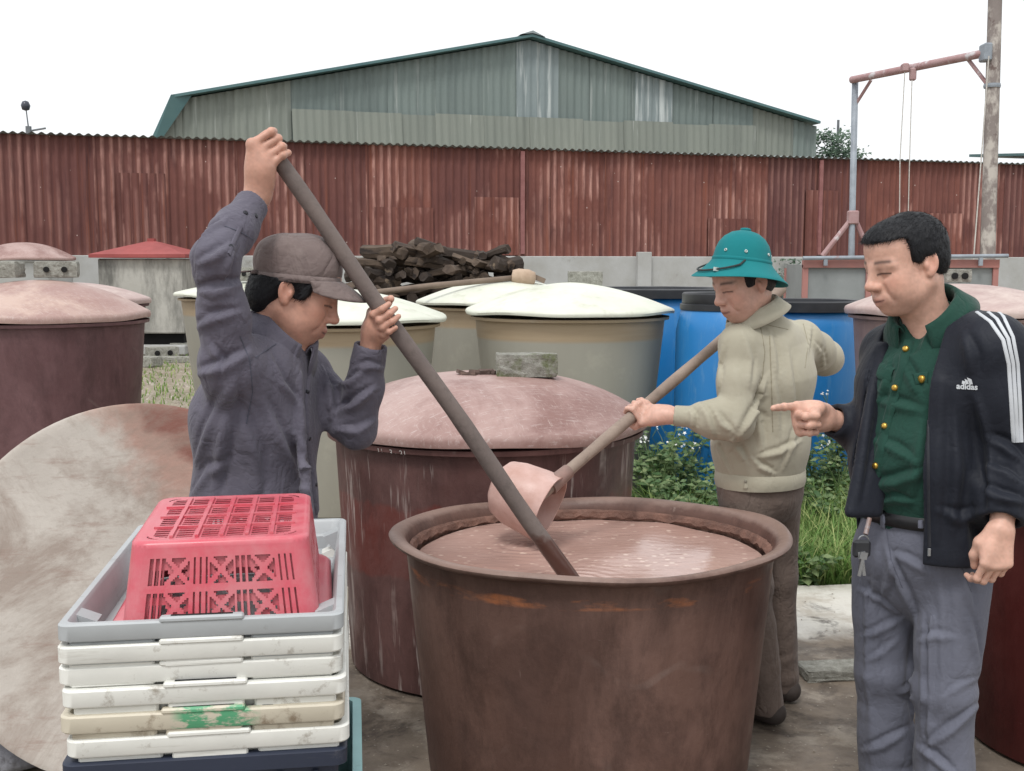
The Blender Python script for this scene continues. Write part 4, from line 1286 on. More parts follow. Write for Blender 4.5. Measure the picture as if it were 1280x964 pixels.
# creeper on the far wall
V, F, C = [], [], []
aw = (984 - CX) / FPX; xw = (aw * FL.y - FL.x) / (fdir.x - aw * fdir.y)
wb_ = FL + fdir * xw + Vector((fdir.y, -fdir.x, 0)) * .16
for q in range(900):
    p = wb_ + fdir * r_.gauss(0, .28) + Vector((fdir.y, -fdir.x, 0)) * r_.uniform(0, .14) + Vector((0, 0, min(1.66, max(0, r_.gauss(.95, .42)))))
    d = Vector((r_.uniform(-1, 1), r_.uniform(-1, 0), r_.uniform(-1, .2))).normalized(); s_ = d.orthogonal().normalized(); L = r_.uniform(.04, .09); n0 = len(V)
    V.extend([p, p + d * L * .5 + s_ * L * .35, p + d * L, p + d * L * .5 - s_ * L * .35]); F.append((n0, n0 + 1, n0 + 2, n0 + 3)); C.extend([r_.random() ** 2] * 4)
me = mesh_from('wall_creeper', V, F); colour_attr(me, np.repeat(np.array(C)[:, None], 3, 1))
tag(link('wall_creeper', me, M_tree), 'dull green creeper growing up the far concrete wall beside the metal bin', 'creeper', kind='stuff')
# small tree beyond the fence
tr = empty('leafy_tree', (pxx(1040, 60), 60, 0), 0, 'small dark leafy tree rising over the fence right of the warehouse', 'tree')
tb = MB().tube([(0, 0, 0), (.1, 0, 3), (-.1, .1, 6)], [.22, .16, .10], 8)
for k in range(5):
    a = k * 1.3; tb.tube([(0, 0, 4 + .35 * k), (1.2 * math.cos(a), .8 * math.sin(a), 5.6 + .4 * k)], [.08, .03], 6)
tb.build('trunk', simple('bark', rgb(86, 76, 68), None, 5, .9), tr)
V, F, C = [], [], []
clumps = [(r_.gauss(-.1, .85), r_.gauss(0, .7), r_.uniform(5.2, 8.3)) for _ in range(70)]
for (cx, cy, cz) in clumps:
    if cz > 7.2 and cx > .6: cz -= 1
    for q in range(60):
        p = Vector((cx + r_.gauss(0, .24), cy + r_.gauss(0, .24), cz + r_.gauss(0, .2)))
        d = Vector((r_.uniform(-1, 1), r_.uniform(-1, 1), r_.uniform(-.6, .4))).normalized()
        s_ = d.orthogonal().normalized()
        L = r_.uniform(.14, .26); n0 = len(V)
        V.extend([p, p + d * L * .5 + s_ * L * .3, p + d * L, p + d * L * .5 - s_ * L * .3]); F.append((n0, n0 + 1, n0 + 2, n0 + 3)); C.extend([r_.random() ** 2] * 4)
me = mesh_from('crown', V, F); colour_attr(me, np.repeat(np.array(C)[:, None], 3, 1))
link('crown', me, M_tree, tr)

# gravel and stones scattered over the dirt at the back left and on the slab
V, F = [], []
def pebble(x, y, z, s):
    n0 = len(V)
    q = [(1, 0, 0), (-1, 0, 0), (0, 1, 0), (0, -1, 0), (0, 0, 1), (0, 0, -.4)]
    V.extend([(x + a * s * r_.uniform(.6, 1.2), y + b * s * r_.uniform(.6, 1.2), z + c * s * r_.uniform(.4, .8)) for a, b, c in q])
    F.extend([(n0 + a, n0 + b, n0 + c) for a, b, c in ((0, 2, 4), (2, 1, 4), (1, 3, 4), (3, 0, 4), (2, 0, 5), (1, 2, 5), (3, 1, 5), (0, 3, 5))])
for i in range(1500):
    y = r_.uniform(8, 21); pebble(y * r_.uniform(-.36, -.24), y, -.03, r_.uniform(.008, .045))
for i in range(500):
    y = r_.uniform(2.6, 5.2); pebble(y * r_.uniform(-.45, .42), y, .002, r_.uniform(.002, .007))
me = mesh_from('gravel', V, F)
tag(link('gravel', me, simple('gravel_stone', rgb(168, 160, 148), rgb(128, 118, 106), 9, .9)), 'loose pale gravel scattered over the dirt and the slab', 'gravel', kind='stuff')
# ------------------------------------------------------------------ smooth solid modelling (distance fields meshed with surface nets)
_ng = np.random.default_rng(7).random((32, 32, 32)).astype(np.float32)
def vnoise(Q):
    Q = np.asarray(Q, np.float32)
    i = np.floor(Q).astype(np.int32); f = Q - i
    f = f * f * (3 - 2 * f)
    i0 = i & 31; i1 = (i + 1) & 31
    x0, y0, z0 = i0[:, 0], i0[:, 1], i0[:, 2]; x1, y1, z1 = i1[:, 0], i1[:, 1], i1[:, 2]
    fx, fy, fz = f[:, 0], f[:, 1], f[:, 2]
    g = _ng
    a = g[x0, y0, z0] * (1 - fx) + g[x1, y0, z0] * fx
    b = g[x0, y1, z0] * (1 - fx) + g[x1, y1, z0] * fx
    c = g[x0, y0, z1] * (1 - fx) + g[x1, y0, z1] * fx
    d = g[x0, y1, z1] * (1 - fx) + g[x1, y1, z1] * fx
    return (a * (1 - fy) + b * fy) * (1 - fz) + (c * (1 - fy) + d * fy) * fz
def A3(v): return np.array(v, np.float32)
def frame(fwd):
    f = Vector(fwd).normalized(); l = Vector((0, 0, 1)).cross(f).normalized(); u = f.cross(l)
    return np.array([[f.x, l.x, u.x], [f.y, l.y, u.y], [f.z, l.z, u.z]], np.float32)
def axis_frame(z, x=None):
    z = Vector(z).normalized()
    if x is None: x = z.orthogonal()
    x = Vector(x); x = (x - z * x.dot(z)).normalized(); y = z.cross(x)
    return np.array([[x.x, y.x, z.x], [x.y, y.y, z.y], [x.z, y.z, z.z]], np.float32)

class Field:
    def __init__(s): s.pr = []; s.post = []; s.lo = []; s.hi = []
    def _b(s, lo, hi): s.lo.append(lo); s.hi.append(hi)
    def cap(s, a, b, ra, rb=None, k=.012, op=0):
        a, b = A3(a), A3(b); rb = ra if rb is None else rb
        ab = b - a; L2 = float(ab @ ab) + 1e-12
        def f(Q):
            q = Q - a
            t = np.clip(q @ ab / L2, 0, 1)
            e = q - t[:, None] * ab
            return np.sqrt((e * e).sum(1)) - (ra + (rb - ra) * t)
        s.pr.append((f, op, k))
        if op == 0: s._b(np.minimum(a - ra, b - rb), np.maximum(a + ra, b + rb))
        return s
    def chain(s, pts, rad, k=.012, op=0):
        for i in range(len(pts) - 1): s.cap(pts[i], pts[i + 1], rad[i], rad[i + 1], k, op)
        return s
    def ecap(s, a, b, ra, rb, w, k=.03, op=0):
        """capsule of elliptic section: ra=(side, depth) at a, rb at b; w = side direction"""
        a, b = A3(a), A3(b); ab = b - a; L = float(np.sqrt(ab @ ab)); z = ab / L
        w = A3(w); w = w - z * (w @ z); w /= np.sqrt(w @ w); n = np.cross(z, w)
        def f(Q):
            q = Q - a
            t = np.clip(q @ z / L, 0, 1)
            e = q - (t * L)[:, None] * z
            A = ra[0] + (rb[0] - ra[0]) * t; B = ra[1] + (rb[1] - ra[1]) * t; C = np.minimum(A, B)
            x = e @ w; y = e @ n; zz = e @ z
            k0 = np.sqrt((x / A) ** 2 + (y / B) ** 2 + (zz / C) ** 2) + 1e-6
            k1 = np.sqrt((x / A ** 2) ** 2 + (y / B ** 2) ** 2 + (zz / C ** 2) ** 2) + 1e-6
            return k0 * (k0 - 1) / k1
        s.pr.append((f, op, k))
        m = max(ra[0], ra[1], rb[0], rb[1])
        if op == 0: s._b(np.minimum(a, b) - m, np.maximum(a, b) + m)
        return s
    def ell(s, c, r, R=None, k=.012, op=0):
        c = A3(c); R = np.eye(3, dtype=np.float32) if R is None else np.asarray(R, np.float32)
        r = A3(r)
        def f(Q):
            q = (Q - c) @ R
            k0 = np.sqrt(((q / r) ** 2).sum(1)) + 1e-6; k1 = np.sqrt(((q / r ** 2) ** 2).sum(1)) + 1e-6
            return k0 * (k0 - 1) / k1
        s.pr.append((f, op, k))
        if op == 0: s._b(c - r.max(), c + r.max())
        return s
    def box(s, c, h, R=None, rad=.004, k=.004, op=0):
        c = A3(c); R = np.eye(3, dtype=np.float32) if R is None else np.asarray(R, np.float32); h = A3(h) - rad
        def f(Q):
            q = np.abs((Q - c) @ R) - h
            return np.sqrt((np.maximum(q, 0) ** 2).sum(1)) + np.minimum(q.max(1), 0) - rad
        s.pr.append((f, op, k))
        if op == 0:
            m = float(np.sqrt((h * h).sum())) + rad; s._b(c - m, c + m)
        return s
    def plane(s, p, n, k=.004, op=1):
        """op 1 cuts away the side the normal points to"""
        p = A3(p); n = A3(n); n = n / np.sqrt(n @ n)
        s.pr.append(((lambda Q: -((Q - p) @ n)), op, k))
        return s
    def func(s, f, op=1, k=.004):
        s.pr.append((f, op, k)); return s
    def folds(s, axis, fa, fp, amp, c=None, rad=None, seed=0.0, side=None):
        """cloth folds: ridges that run across (fa high) or along (fp high) the axis, near c"""
        R = axis_frame(axis, side); sc = A3((fp, fp, fa)); cc = None if c is None else A3(c)
        def f(Q, d):
            q = ((Q + .25) @ R) * sc + seed
            wv = vnoise(q * .5 + 11.3)
            n = vnoise(q + wv[:, None] * .9)
            h = np.sqrt(np.minimum((2 * n - 1) ** 2 * 2.2, 1.0) + .02) - .6
            if cc is not None:
                e = Q - cc; wgt = np.clip(1 - (e * e).sum(1) / (2.1 * rad) ** 2, 0, 1) ** 2; h = h * wgt
            return d - amp * .5 * h
        s.post.append((f, cc, rad)); return s
    def ev(s, Q, sel=None):
        d = None
        for i, (f, op, k) in enumerate(s.pr):
            if sel is not None and not sel[i]: continue
            x = f(Q)
            if d is None:
                if op == 0: d = x
                continue
            if op == 0:
                h = np.maximum(k - np.abs(d - x), 0) / k; d = np.minimum(d, x) - h * h * k * .25
            else:
                x = -x
                h = np.maximum(k - np.abs(d - x), 0) / k; d = np.maximum(d, x) + h * h * k * .25
        if d is None: d = np.full(len(Q), 9.0, np.float32)
        return d
    def mesh(s, name, res, smooth=1, N=10, margin=.02, one=True):
        lo = np.min(np.array(s.lo), 0) - margin; hi = np.max(np.array(s.hi), 0) + margin
        B = N * res; nb = np.ceil((hi - lo) / B).astype(int) + 1
        bi = np.stack(np.meshgrid(*[np.arange(n) for n in nb], indexing='ij'), -1).reshape(-1, 3)
        cen = (lo + (bi + .5) * B).astype(np.float32); Rb = B * .87
        D = np.stack([f(cen) for f, _, _ in s.pr], 1)
        ops = np.array([o for _, o, _ in s.pr]); ks = np.array([k for _, _, k in s.pr], np.float32)
        dm = D[:, ops == 0].min(1)
        tot = s.ev(cen)
        act = np.abs(tot) < Rb * 1.35 + (.018 if s.post else .004)
        rel = np.where(ops[None] == 0, D - dm[:, None] < Rb * 4 + ks + .02, D < Rb * 3 + ks + .02)
        bi, rel, cen = bi[act], rel[act], cen[act]; nB = len(bi)
        g = np.arange(N + 1) * res
        loc = np.stack(np.meshgrid(g, g, g, indexing='ij'), -1).reshape(-1, 3).astype(np.float32)
        val = np.empty((nB, (N + 1) ** 3), np.float32)
        for j in range(nB):
            Q = (loc + (lo + bi[j] * B)).astype(np.float32)
            d = s.ev(Q, rel[j])
            if np.abs(d).min() < .04:
                for pf, pc_, pr_ in s.post:
                    if pc_ is None or np.sqrt(((cen[j] - pc_) ** 2).sum()) < 2.15 * pr_ + Rb: d = pf(Q, d)
            val[j] = d
        val = val.reshape(nB, N + 1, N + 1, N + 1)
        ins = val < 0
        corner = [(x, y, z) for x in (0, 1) for y in (0, 1) for z in (0, 1)]
        sl = lambda arr, c: arr[:, c[0]:N + c[0], c[1]:N + c[1], c[2]:N + c[2]]
        acc = np.zeros((nB, N, N, N, 3), np.float32); cnt = np.zeros((nB, N, N, N), np.float32)
        for a in corner:
            for ax in range(3):
                if a[ax]: continue
                b = list(a); b[ax] = 1
                va, vb = sl(val, a), sl(val, b)
                m = sl(ins, a) != sl(ins, b)
                t = np.where(m, va / np.where(m, va - vb, 1), 0)
                for q in range(3): acc[..., q] += np.where(m, a[q] + (t if q == ax else 0), 0)
                cnt += m
        has = cnt > 0
        idx = np.argwhere(has)
        cell = bi[idx[:, 0]] * N + idx[:, 1:]
        dims = nb * N + 2
        key = (cell[:, 0] * dims[1] + cell[:, 1]) * dims[2] + cell[:, 2]
        pos = lo + (cell + acc[has] / cnt[has][:, None]) * res
        order = np.argsort(key); key = key[order]; pos = pos[order]
        quads = []
        for ax in range(3):
            b = [0, 0, 0]; b[ax] = 1
            m = sl(ins, (0, 0, 0)) != sl(ins, b)
            ii = np.argwhere(m)
            if len(ii) == 0: continue
            c0 = bi[ii[:, 0]] * N + ii[:, 1:]
            fl = sl(ins, (0, 0, 0))[m]
            u, w = [(1, 2), (2, 0), (0, 1)][ax]
            ids = []
            ok = np.ones(len(c0), bool)
            for du, dw in ((0, 0), (-1, 0), (-1, -1), (0, -1)):
                c = c0.copy(); c[:, u] += du; c[:, w] += dw
                kk = (c[:, 0] * dims[1] + c[:, 1]) * dims[2] + c[:, 2]
                p_ = np.clip(np.searchsorted(key, kk), 0, len(key) - 1)
                ok &= key[p_] == kk
                ids.append(p_)
            q = np.stack(ids, 1)
            q = np.where(fl[:, None], q, q[:, ::-1])
            quads.append(q[ok])
        quads = np.concatenate(quads)
        if one:
            e = np.concatenate([quads[:, [0, 1]], quads[:, [1, 2]], quads[:, [2, 3]]]); lab = np.arange(len(pos))
            for _ in range(200):
                new = lab.copy(); l0, l1 = lab[e[:, 0]], lab[e[:, 1]]; m_ = np.minimum(l0, l1); np.minimum.at(new, l0, m_); np.minimum.at(new, l1, m_)
                for _q in range(30): new = new[new]
                if (new == lab).all(): break
                lab = new
            big = np.bincount(lab).argmax(); keep = lab == big
            if not keep.all():
                quads = quads[keep[quads[:, 0]]]; ren = np.cumsum(keep) - 1; pos = pos[keep]; quads = ren[quads]
        for _ in range(smooth):
            e = np.concatenate([quads[:, [0, 1]], quads[:, [1, 2]], quads[:, [2, 3]], quads[:, [3, 0]]])
            n = len(pos); c_ = np.bincount(e[:, 0], minlength=n) + np.bincount(e[:, 1], minlength=n)
            S_ = np.stack([np.bincount(e[:, 0], pos[e[:, 1], q], n) + np.bincount(e[:, 1], pos[e[:, 0], q], n) for q in range(3)], 1)
            pos = pos * .5 + .5 * S_ / np.maximum(c_, 1)[:, None]
        me = bpy.data.meshes.new(name)
        me.vertices.add(len(pos)); me.vertices.foreach_set('co', pos.astype(np.float32).ravel())
        nq = len(quads)
        me.loops.add(nq * 4); me.loops.foreach_set('vertex_index', quads.astype(np.int32).ravel())
        me.polygons.add(nq); me.polygons.foreach_set('loop_start', np.arange(nq, dtype=np.int32) * 4)
        me.polygons.foreach_set('use_smooth', np.ones(nq, bool))
        me.update(calc_edges=True); me.validate()
        return me, pos

def pc(o, root):
    """child of an unrotated root, its vertices being in world space"""
    o.parent = root
    o.location = -Vector(root.location) if root.parent is None else (0, 0, 0)
    return o
def bvh_of(*mes):
    V, F = [], []
    for me in mes:
        n = len(V)
        V += [v.co.copy() for v in me.vertices]; F += [tuple(i + n for i in p.vertices) for p in me.polygons]
    return BVHTree.FromPolygons(V, F)
CAMP = Vector((0, 0, HC))
def hit(px, py, bvh):
    d = (P(px, py, 1.0) - CAMP).normalized()
    l, n, i, dist = bvh.ray_cast(CAMP, d)
    return (l, n if n.dot(d) < 0 else -n) if l is not None else (None, None)
def ribbon(name, path, w, bvh, mat, root, lift=.002, step=8, close=False):
    """a strip of cloth or print lying on a surface along a path of picture points"""
    pts = []
    for (a, b) in zip(path[:-1], path[1:]):
        n = max(1, int(math.hypot(b[0] - a[0], b[1] - a[1]) / step))
        for i in range(n): pts.append((a[0] + (b[0] - a[0]) * i / n, a[1] + (b[1] - a[1]) * i / n))
    pts.append(path[-1])
    H = [hit(*p, bvh) for p in pts]; H = [h for h in H if h[0] is not None]
    if len(H) < 2: return None
    V, F = [], []
    K = 3
    for i, (p, n) in enumerate(H):
        t = (H[min(i + 1, len(H) - 1)][0] - H[max(i - 1, 0)][0]).normalized()
        sd_ = n.cross(t).normalized()
        for j in range(-K, K + 1):
            q, qn, _, _ = bvh.find_nearest(p + sd_ * (w * .5 * j / K))
            edge = abs(j) == K
            V.append(q + qn * (lift if not edge else lift * .1))
    m = 2 * K + 1
    F = [(i * m + j, i * m + j + 1, (i + 1) * m + j + 1, (i + 1) * m + j) for i in range(len(H) - 1) for j in range(m - 1)]
    o = link(name, mesh_from(name, V, F), mat, None, True)
    return pc(o, root)
def studs(name, pxs, r, bvh, mat, root, h=.004, holes=None):
    for (px, py) in pxs:
        p, n = hit(px, py, bvh)
        if p is None: continue
        q = n.to_track_quat('Z', 'Y').to_matrix().to_4x4()
        b = MB().lathe([(r, -.001), (r, h * .5), (r * .8, h * .9), (r * .4, h), (0, h * .95)], 14, Matrix.Translation(p) @ q)
        pc(b.build(name, mat, None, smooth=True), root)
def text_decal(name, txt, size, px, py, bvh, mat, root, up=Vector((0, 0, 1)), lift=.0015, rot=0.0, snap=True, fat=0.0):
    cu = bpy.data.curves.new(name, 'FONT'); cu.body = txt; cu.size = size; cu.align_x = 'CENTER'; cu.align_y = 'CENTER'; cu.offset = fat
    ob = bpy.data.objects.new(name, cu); COL.objects.link(ob)
    bpy.context.view_layer.update()
    me = bpy.data.meshes.new_from_object(ob.evaluated_get(bpy.context.evaluated_depsgraph_get()))
    bpy.data.objects.remove(ob)
    me.materials.clear()
    p, n = hit(px, py, bvh)
    u = (up - n * up.dot(n)).normalized(); r = u.cross(n)
    if rot: u, r = u * math.cos(rot) - r * math.sin(rot), r * math.cos(rot) + u * math.sin(rot)
    for v in me.vertices:
        w = p + r * v.co.x + u * v.co.y
        if snap:
            q, qn, _, _ = bvh.find_nearest(w); v.co = q + qn * lift
        else: v.co = w + n * lift
    o = link(name, me, mat); return pc(o, root)

def drape(me, folds):
    """press folds into a garment along picture paths: (path, width, height); ridge with a groove beside it"""
    bvh = bvh_of(me)
    n = len(me.vertices)
    co = np.empty(n * 3, np.float32); me.vertices.foreach_get('co', co); co = co.reshape(-1, 3)
    nr = np.empty(n * 3, np.float32); me.vertex_normals.foreach_get('vector', nr); nr = nr.reshape(-1, 3)
    off = np.zeros(n, np.float32)
    for path, w, amp in folds:
        pts = []
        for (a, b) in zip(path[:-1], path[1:]):
            m = max(1, int(math.hypot(b[0] - a[0], b[1] - a[1]) / 5))
            for i in range(m): pts.append((a[0] + (b[0] - a[0]) * i / m, a[1] + (b[1] - a[1]) * i / m))
        pts.append(path[-1])
        H = [hit(*p, bvh) for p in pts]; H = [h for h in H if h[0] is not None]
        if len(H) < 3: continue
        Pn = np.array([h[0] for h in H], np.float32); Nn = np.array([h[1] for h in H], np.float32)
        T = np.gradient(Pn, axis=0); T /= np.linalg.norm(T, axis=1)[:, None] + 1e-9
        Sd = np.cross(Nn, T)
        lo = Pn.min(0) - 4 * w; hi = Pn.max(0) + 4 * w
        sel = np.where(((co > lo) & (co < hi)).all(1))[0]
        if len(sel) == 0: continue
        q = co[sel]
        d2 = ((q[:, None, :] - Pn[None]) ** 2).sum(2); j = d2.argmin(1)
        e = q - Pn[j]
        s_ = (e * Sd[j]).sum(1); al = (e * T[j]).sum(1)
        dist = np.sqrt(np.maximum(d2[np.arange(len(sel)), j], 0))
        tt = j / max(1, len(Pn) - 1)
        tap = np.sin(np.pi * np.clip(tt * .92 + .04, 0, 1)) ** .6
        wv = w * (.75 + .5 * tap)
        prof = np.exp(-(s_ / wv) ** 2) - .85 * np.exp(-((s_ - 1.35 * wv) / (.7 * wv)) ** 2)
        prof *= np.exp(-np.maximum(np.abs(al) - .004, 0) ** 2 / (w * w)) * (dist < 4 * w) * ((nr[sel] * Nn[j]).sum(1) > .1)
        off[sel] += amp * tap * prof
    off = np.clip(off, -.028, .028)
    co += nr * off[:, None]
    me.vertices.foreach_set('co', co.ravel()); me.update()

# ------------------------------------------------------------------ body pieces
def head_field(F, O, R, s, neck, nr=.055, ys=.93):
    O = A3(O)
    T = lambda x, y, z: O + R @ A3((x * s, y * s * ys, z * s))
    def E(c, r, k=.012, op=0, rot=None): F.ell(T(*c), [r[0] * s, r[1] * s * ys, r[2] * s], R if rot is None else R @ rot, k * s, op)
    def Cp(a, b, ra, rb=None, k=.010, op=0): F.cap(T(*a), T(*b), ra * s, (rb if rb is not None else ra) * s, k * s, op)
    E((-.014, 0, .034), (.096, .076, .080), .02)
    E((.038, 0, .050), (.056, .064, .056), .03)
    E((.030, 0, -.022), (.062, .063, .080), .03)
    E((.026, 0, -.066), (.052, .055, .044), .03)
    E((.066, 0, -.094), (.024, .026, .020), .025)
    E((-.035, 0, -.045), (.045, .055, .05), .03)
    for y in (-1, 1):
        Cp((-.012, y * .056, -.050), (.052, y * .026, -.092), .015, .014, .03)
        E((.054, y * .042, -.020), (.026, .021, .021), .028)
        E((.058, y * .034, -.050), (.026, .022, .026), .028)
        E((.0915, y * .031, .004), (.013, .018, .0115), .016, 1)
        E((.0745, y * .031, .002), (.0155, .0185, .0145), .006)
        Cp((.097, y * .026, -.036), (.080, y * .040, -.068), .004, .003, .014, 1)
        Cp((.086, y * .016, .0195), (.072, y * .052, .018), .0095, .008, .016)
        E((.1000, y * .0142, -.0315), (.0110, .0085, .0085), .008)
        # ears
        rot = np.array(Matrix.Rotation(math.radians(-12), 3, 'Y') @ Matrix.Rotation(y * math.radians(-24), 3, 'Z'), np.float32)
        E((-.016, y * .080, -.004), (.0185, .0085, .030), .007, 0, rot)
        E((-.0125, y * .0905, -.001), (.0120, .0085, .0200), .004, 1, rot)
        E((-.010, y * .078, -.029), (.009, .0065, .009), .008)
        E((-.003, y * .080, -.008), (.006, .006, .009), .005)
    E((.080, 0, -.006), (.022, .018, .034), .012)
    Cp((.0895, 0, .016), (.1130, 0, -.024), .0078, .0098, .016)
    E((.1140, 0, -.0275), (.0110, .0112, .0095), .010)
    E((.078, 0, -.064), (.024, .031, .024), .02)
    for y in (-1, 1):
        Cp((.0905, y * .022, -.0655), (.1015, y * .004, -.0605), .0042, .0058, .008)
        Cp((.0895, y * .020, -.0705), (.0985, 0, -.0745), .0045, .0065, .008)
    n = A3(neck)
    F.cap(T(-.025, 0, -.045), n, nr * s, nr * s * 1.08, .03)
    F.cap(T(.01, 0, -.07), n + R @ A3((.03, 0, 0)), nr * .72 * s, nr * .8 * s, .03)
    return T
def skin_colour(pos, O, R, s, base, brow=(.012, .010, .010), lip=(.30, .115, .10), stubble=.12, lid=True):
    q = (pos - A3(O)) @ R / s
    x, y, z = q[:, 0], np.abs(q[:, 1]), q[:, 2]
    col = np.tile(A3(base), (len(pos), 1)).astype(np.float32)
    n = vnoise(pos * 32)[:, None] * .18 + vnoise(pos * 75)[:, None] * .18 + vnoise(pos * 190)[:, None] * .18 + .74
    col *= n
    sm = lambda a, b, v: np.clip((v - a) / (b - a), 0, 1)
    def blend(c, w):
        nonlocal col
        col = col * (1 - w[:, None]) + A3(c) * w[:, None]
    b = A3(base)
    near = (np.abs(z) < .16) & (np.abs(x) < .16) & (y < .12)
    g = lambda cx, cy, cz, rx, ry, rz: np.exp(-(((x - cx) / rx) ** 2 + ((y - cy) / ry) ** 2 + ((z - cz) / rz) ** 2)) * near
    blend(b * A3((1.06, .86, .82)), g(.07, .045, -.025, .03, .022, .022) * .6)
    blend(b * A3((1.05, .84, .80)), g(.11, 0, -.03, .02, .016, .016) * .6)
    blend(b * A3((.62, .60, .62)), sm(.02, .055, x) * sm(-.048, -.062, z) * (z > -.12) * near * stubble * 2)
    blend(lip, g(.100, .0, -.067, .018, .020, .0095) * .8)
    blend((.05, .02, .02), np.exp(-((z + .0672 - 5.0 * y * y) / .0021) ** 2) * sm(.027, .021, y) * (x > .06) * near * .85)
    arch = .0295 - 2.6 * (y - .034) ** 2 - .08 * np.maximum(y - .034, 0)
    blend(brow, np.exp(-((z - arch) / .0046) ** 2) * sm(.012, .018, y) * sm(.060, .050, y) * (x > .04) * near * .80)
    if lid:
        blend((.03, .018, .015), np.exp(-((z - (.0005 - .0016 * ((y - .031) / .015) ** 2)) / .0026) ** 2) * (np.abs(y - .032) < .0165) * (x > .06) * near * .95)
        blend(b * .62, g(.085, .030, .011, .02, .018, .004) * .5)
    blend(b * .35, g(.106, .008, -.0425, .006, .005, .0035))
    blend(b * A3((1.0, .74, .70)), g(-.012, .085, -.004, .03, .012, .034) * .5)
    return col

FOFF = (.030, .010, -.010, -.0285); FLEN = ((.045, .026, .022), (.049, .030, .023), (.046, .028, .022), (.036, .021, .019)); FR = (.0088, .0090, .0086, .0076)
def grip(F, C, a, u, sgn, wr, r, s=1.0, phi0=-35.0, thumb=(-105, -165), spread=1.0, tha=.030):
    """a hand closed round a pole: C on the pole axis, a towards the thumb side, u from the axis to the palm"""
    C = Vector(C); a = Vector(a).normalized(); u = Vector(u); u = (u - a * u.dot(a)).normalized(); b = a.cross(u) * sgn
    wr = Vector(wr)
    rho = r + .0105 * s
    dirv = lambda ph: u * math.cos(ph) + b * math.sin(ph)
    for off, L, fr in zip(FOFF, FLEN, FR):
        off *= s * spread; fr *= s
        ph = math.radians(phi0)
        m = C + a * off + dirv(ph) * (rho + .008)
        F.cap(wr + a * off * .55, m, .0165 * s, .0118 * s, .020 * s)
        pts = [m]
        for l in L:
            ph += 2 * math.asin(min(.95, l * s / (2 * rho)))
            pts.append(C + a * (off * .96) + dirv(ph) * rho)
        F.cap(m, m + (m - C - a * off).normalized() * .001, .0118 * s, .0118 * s, .006)
        F.chain(pts, [fr * 1.06, fr * .98, fr * .93, fr * .80], .0030)
        F.cap(pts[1], pts[1] + Vector((0, 0, 1e-4)), fr * 1.10, fr * 1.10, .004)
    F.ell((wr + C + a * 0) * .5 + dirv(math.radians(phi0)) * .012 * s, (.024 * s, .03 * s, .03 * s), None, .03 * s)
    t0 = wr.lerp(C, .35) + a * .022 * s
    t1 = C + a * tha * s + dirv(math.radians(thumb[0])) * (rho + .005 * s)
    t2 = C + a * (tha + .004) * s + dirv(math.radians(thumb[1])) * (rho + .001)
    F.chain([t0, t0.lerp(t1, .55), t1, t2], [.0165 * s, .0145 * s, .0118 * s, .0095 * s], .010)
def open_hand(F, wr, d, side, curls, s=1.0, thumb=None, flare=1.0, right=False):
    """d: wrist to knuckles, side: towards the thumb; fingers bend towards palm = d x side"""
    wr = Vector(wr); d = Vector(d).normalized(); side = Vector(side); side = (side - d * side.dot(d)).normalized()
    pn = d.cross(side) * (-1 if right else 1)
    knuck = (.088, .090, .086, .078)
    for off, L, fr, cu, kn in zip(FOFF, FLEN, FR, curls, knuck):
        off *= s; fr *= s
        m = wr + d * kn * s + side * off * 1.05 - pn * .004
        F.cap(wr + side * off * .55 + d * .004, m, .0158 * s, .0122 * s, .018 * s)
        a = 0.0; p = m; pts = [m]
        for l, c in zip(L, cu):
            a += math.radians(c)
            p = p + (d * math.cos(a) + pn * math.sin(a)) * l * s
            pts.append(p)
        F.chain(pts, [fr * 1.08, fr * .98, fr * .93, fr * .80], .0030)
        F.cap(pts[1], pts[1] + Vector((0, 0, 1e-4)), fr * 1.10, fr * 1.10, .004)
    F.ell(wr + d * .05 * s + side * .02 * s + pn * .010 * s, (.03 * s, .022 * s, .018 * s), axis_frame(pn, d), .02 * s)
    if thumb:
        pts = [wr + d * a_ * s + side * b_ * s + pn * c_ * s for a_, b_, c_ in thumb]
        F.chain(pts, [.0165 * s, .0145 * s, .0118 * s, .0095 * s][:len(pts)], .010)
def open_cuff(F, wr, dr, r, rin, dep=.03):
    dr = Vector(dr).normalized()
    F.box(Vector(wr) + dr * .06, (r + .03, r + .03, .06), axis_frame(dr), .002, .003, 1)
    F.cap(Vector(wr) + dr * .02, Vector(wr) - dr * dep, rin, rin, .003, 1)
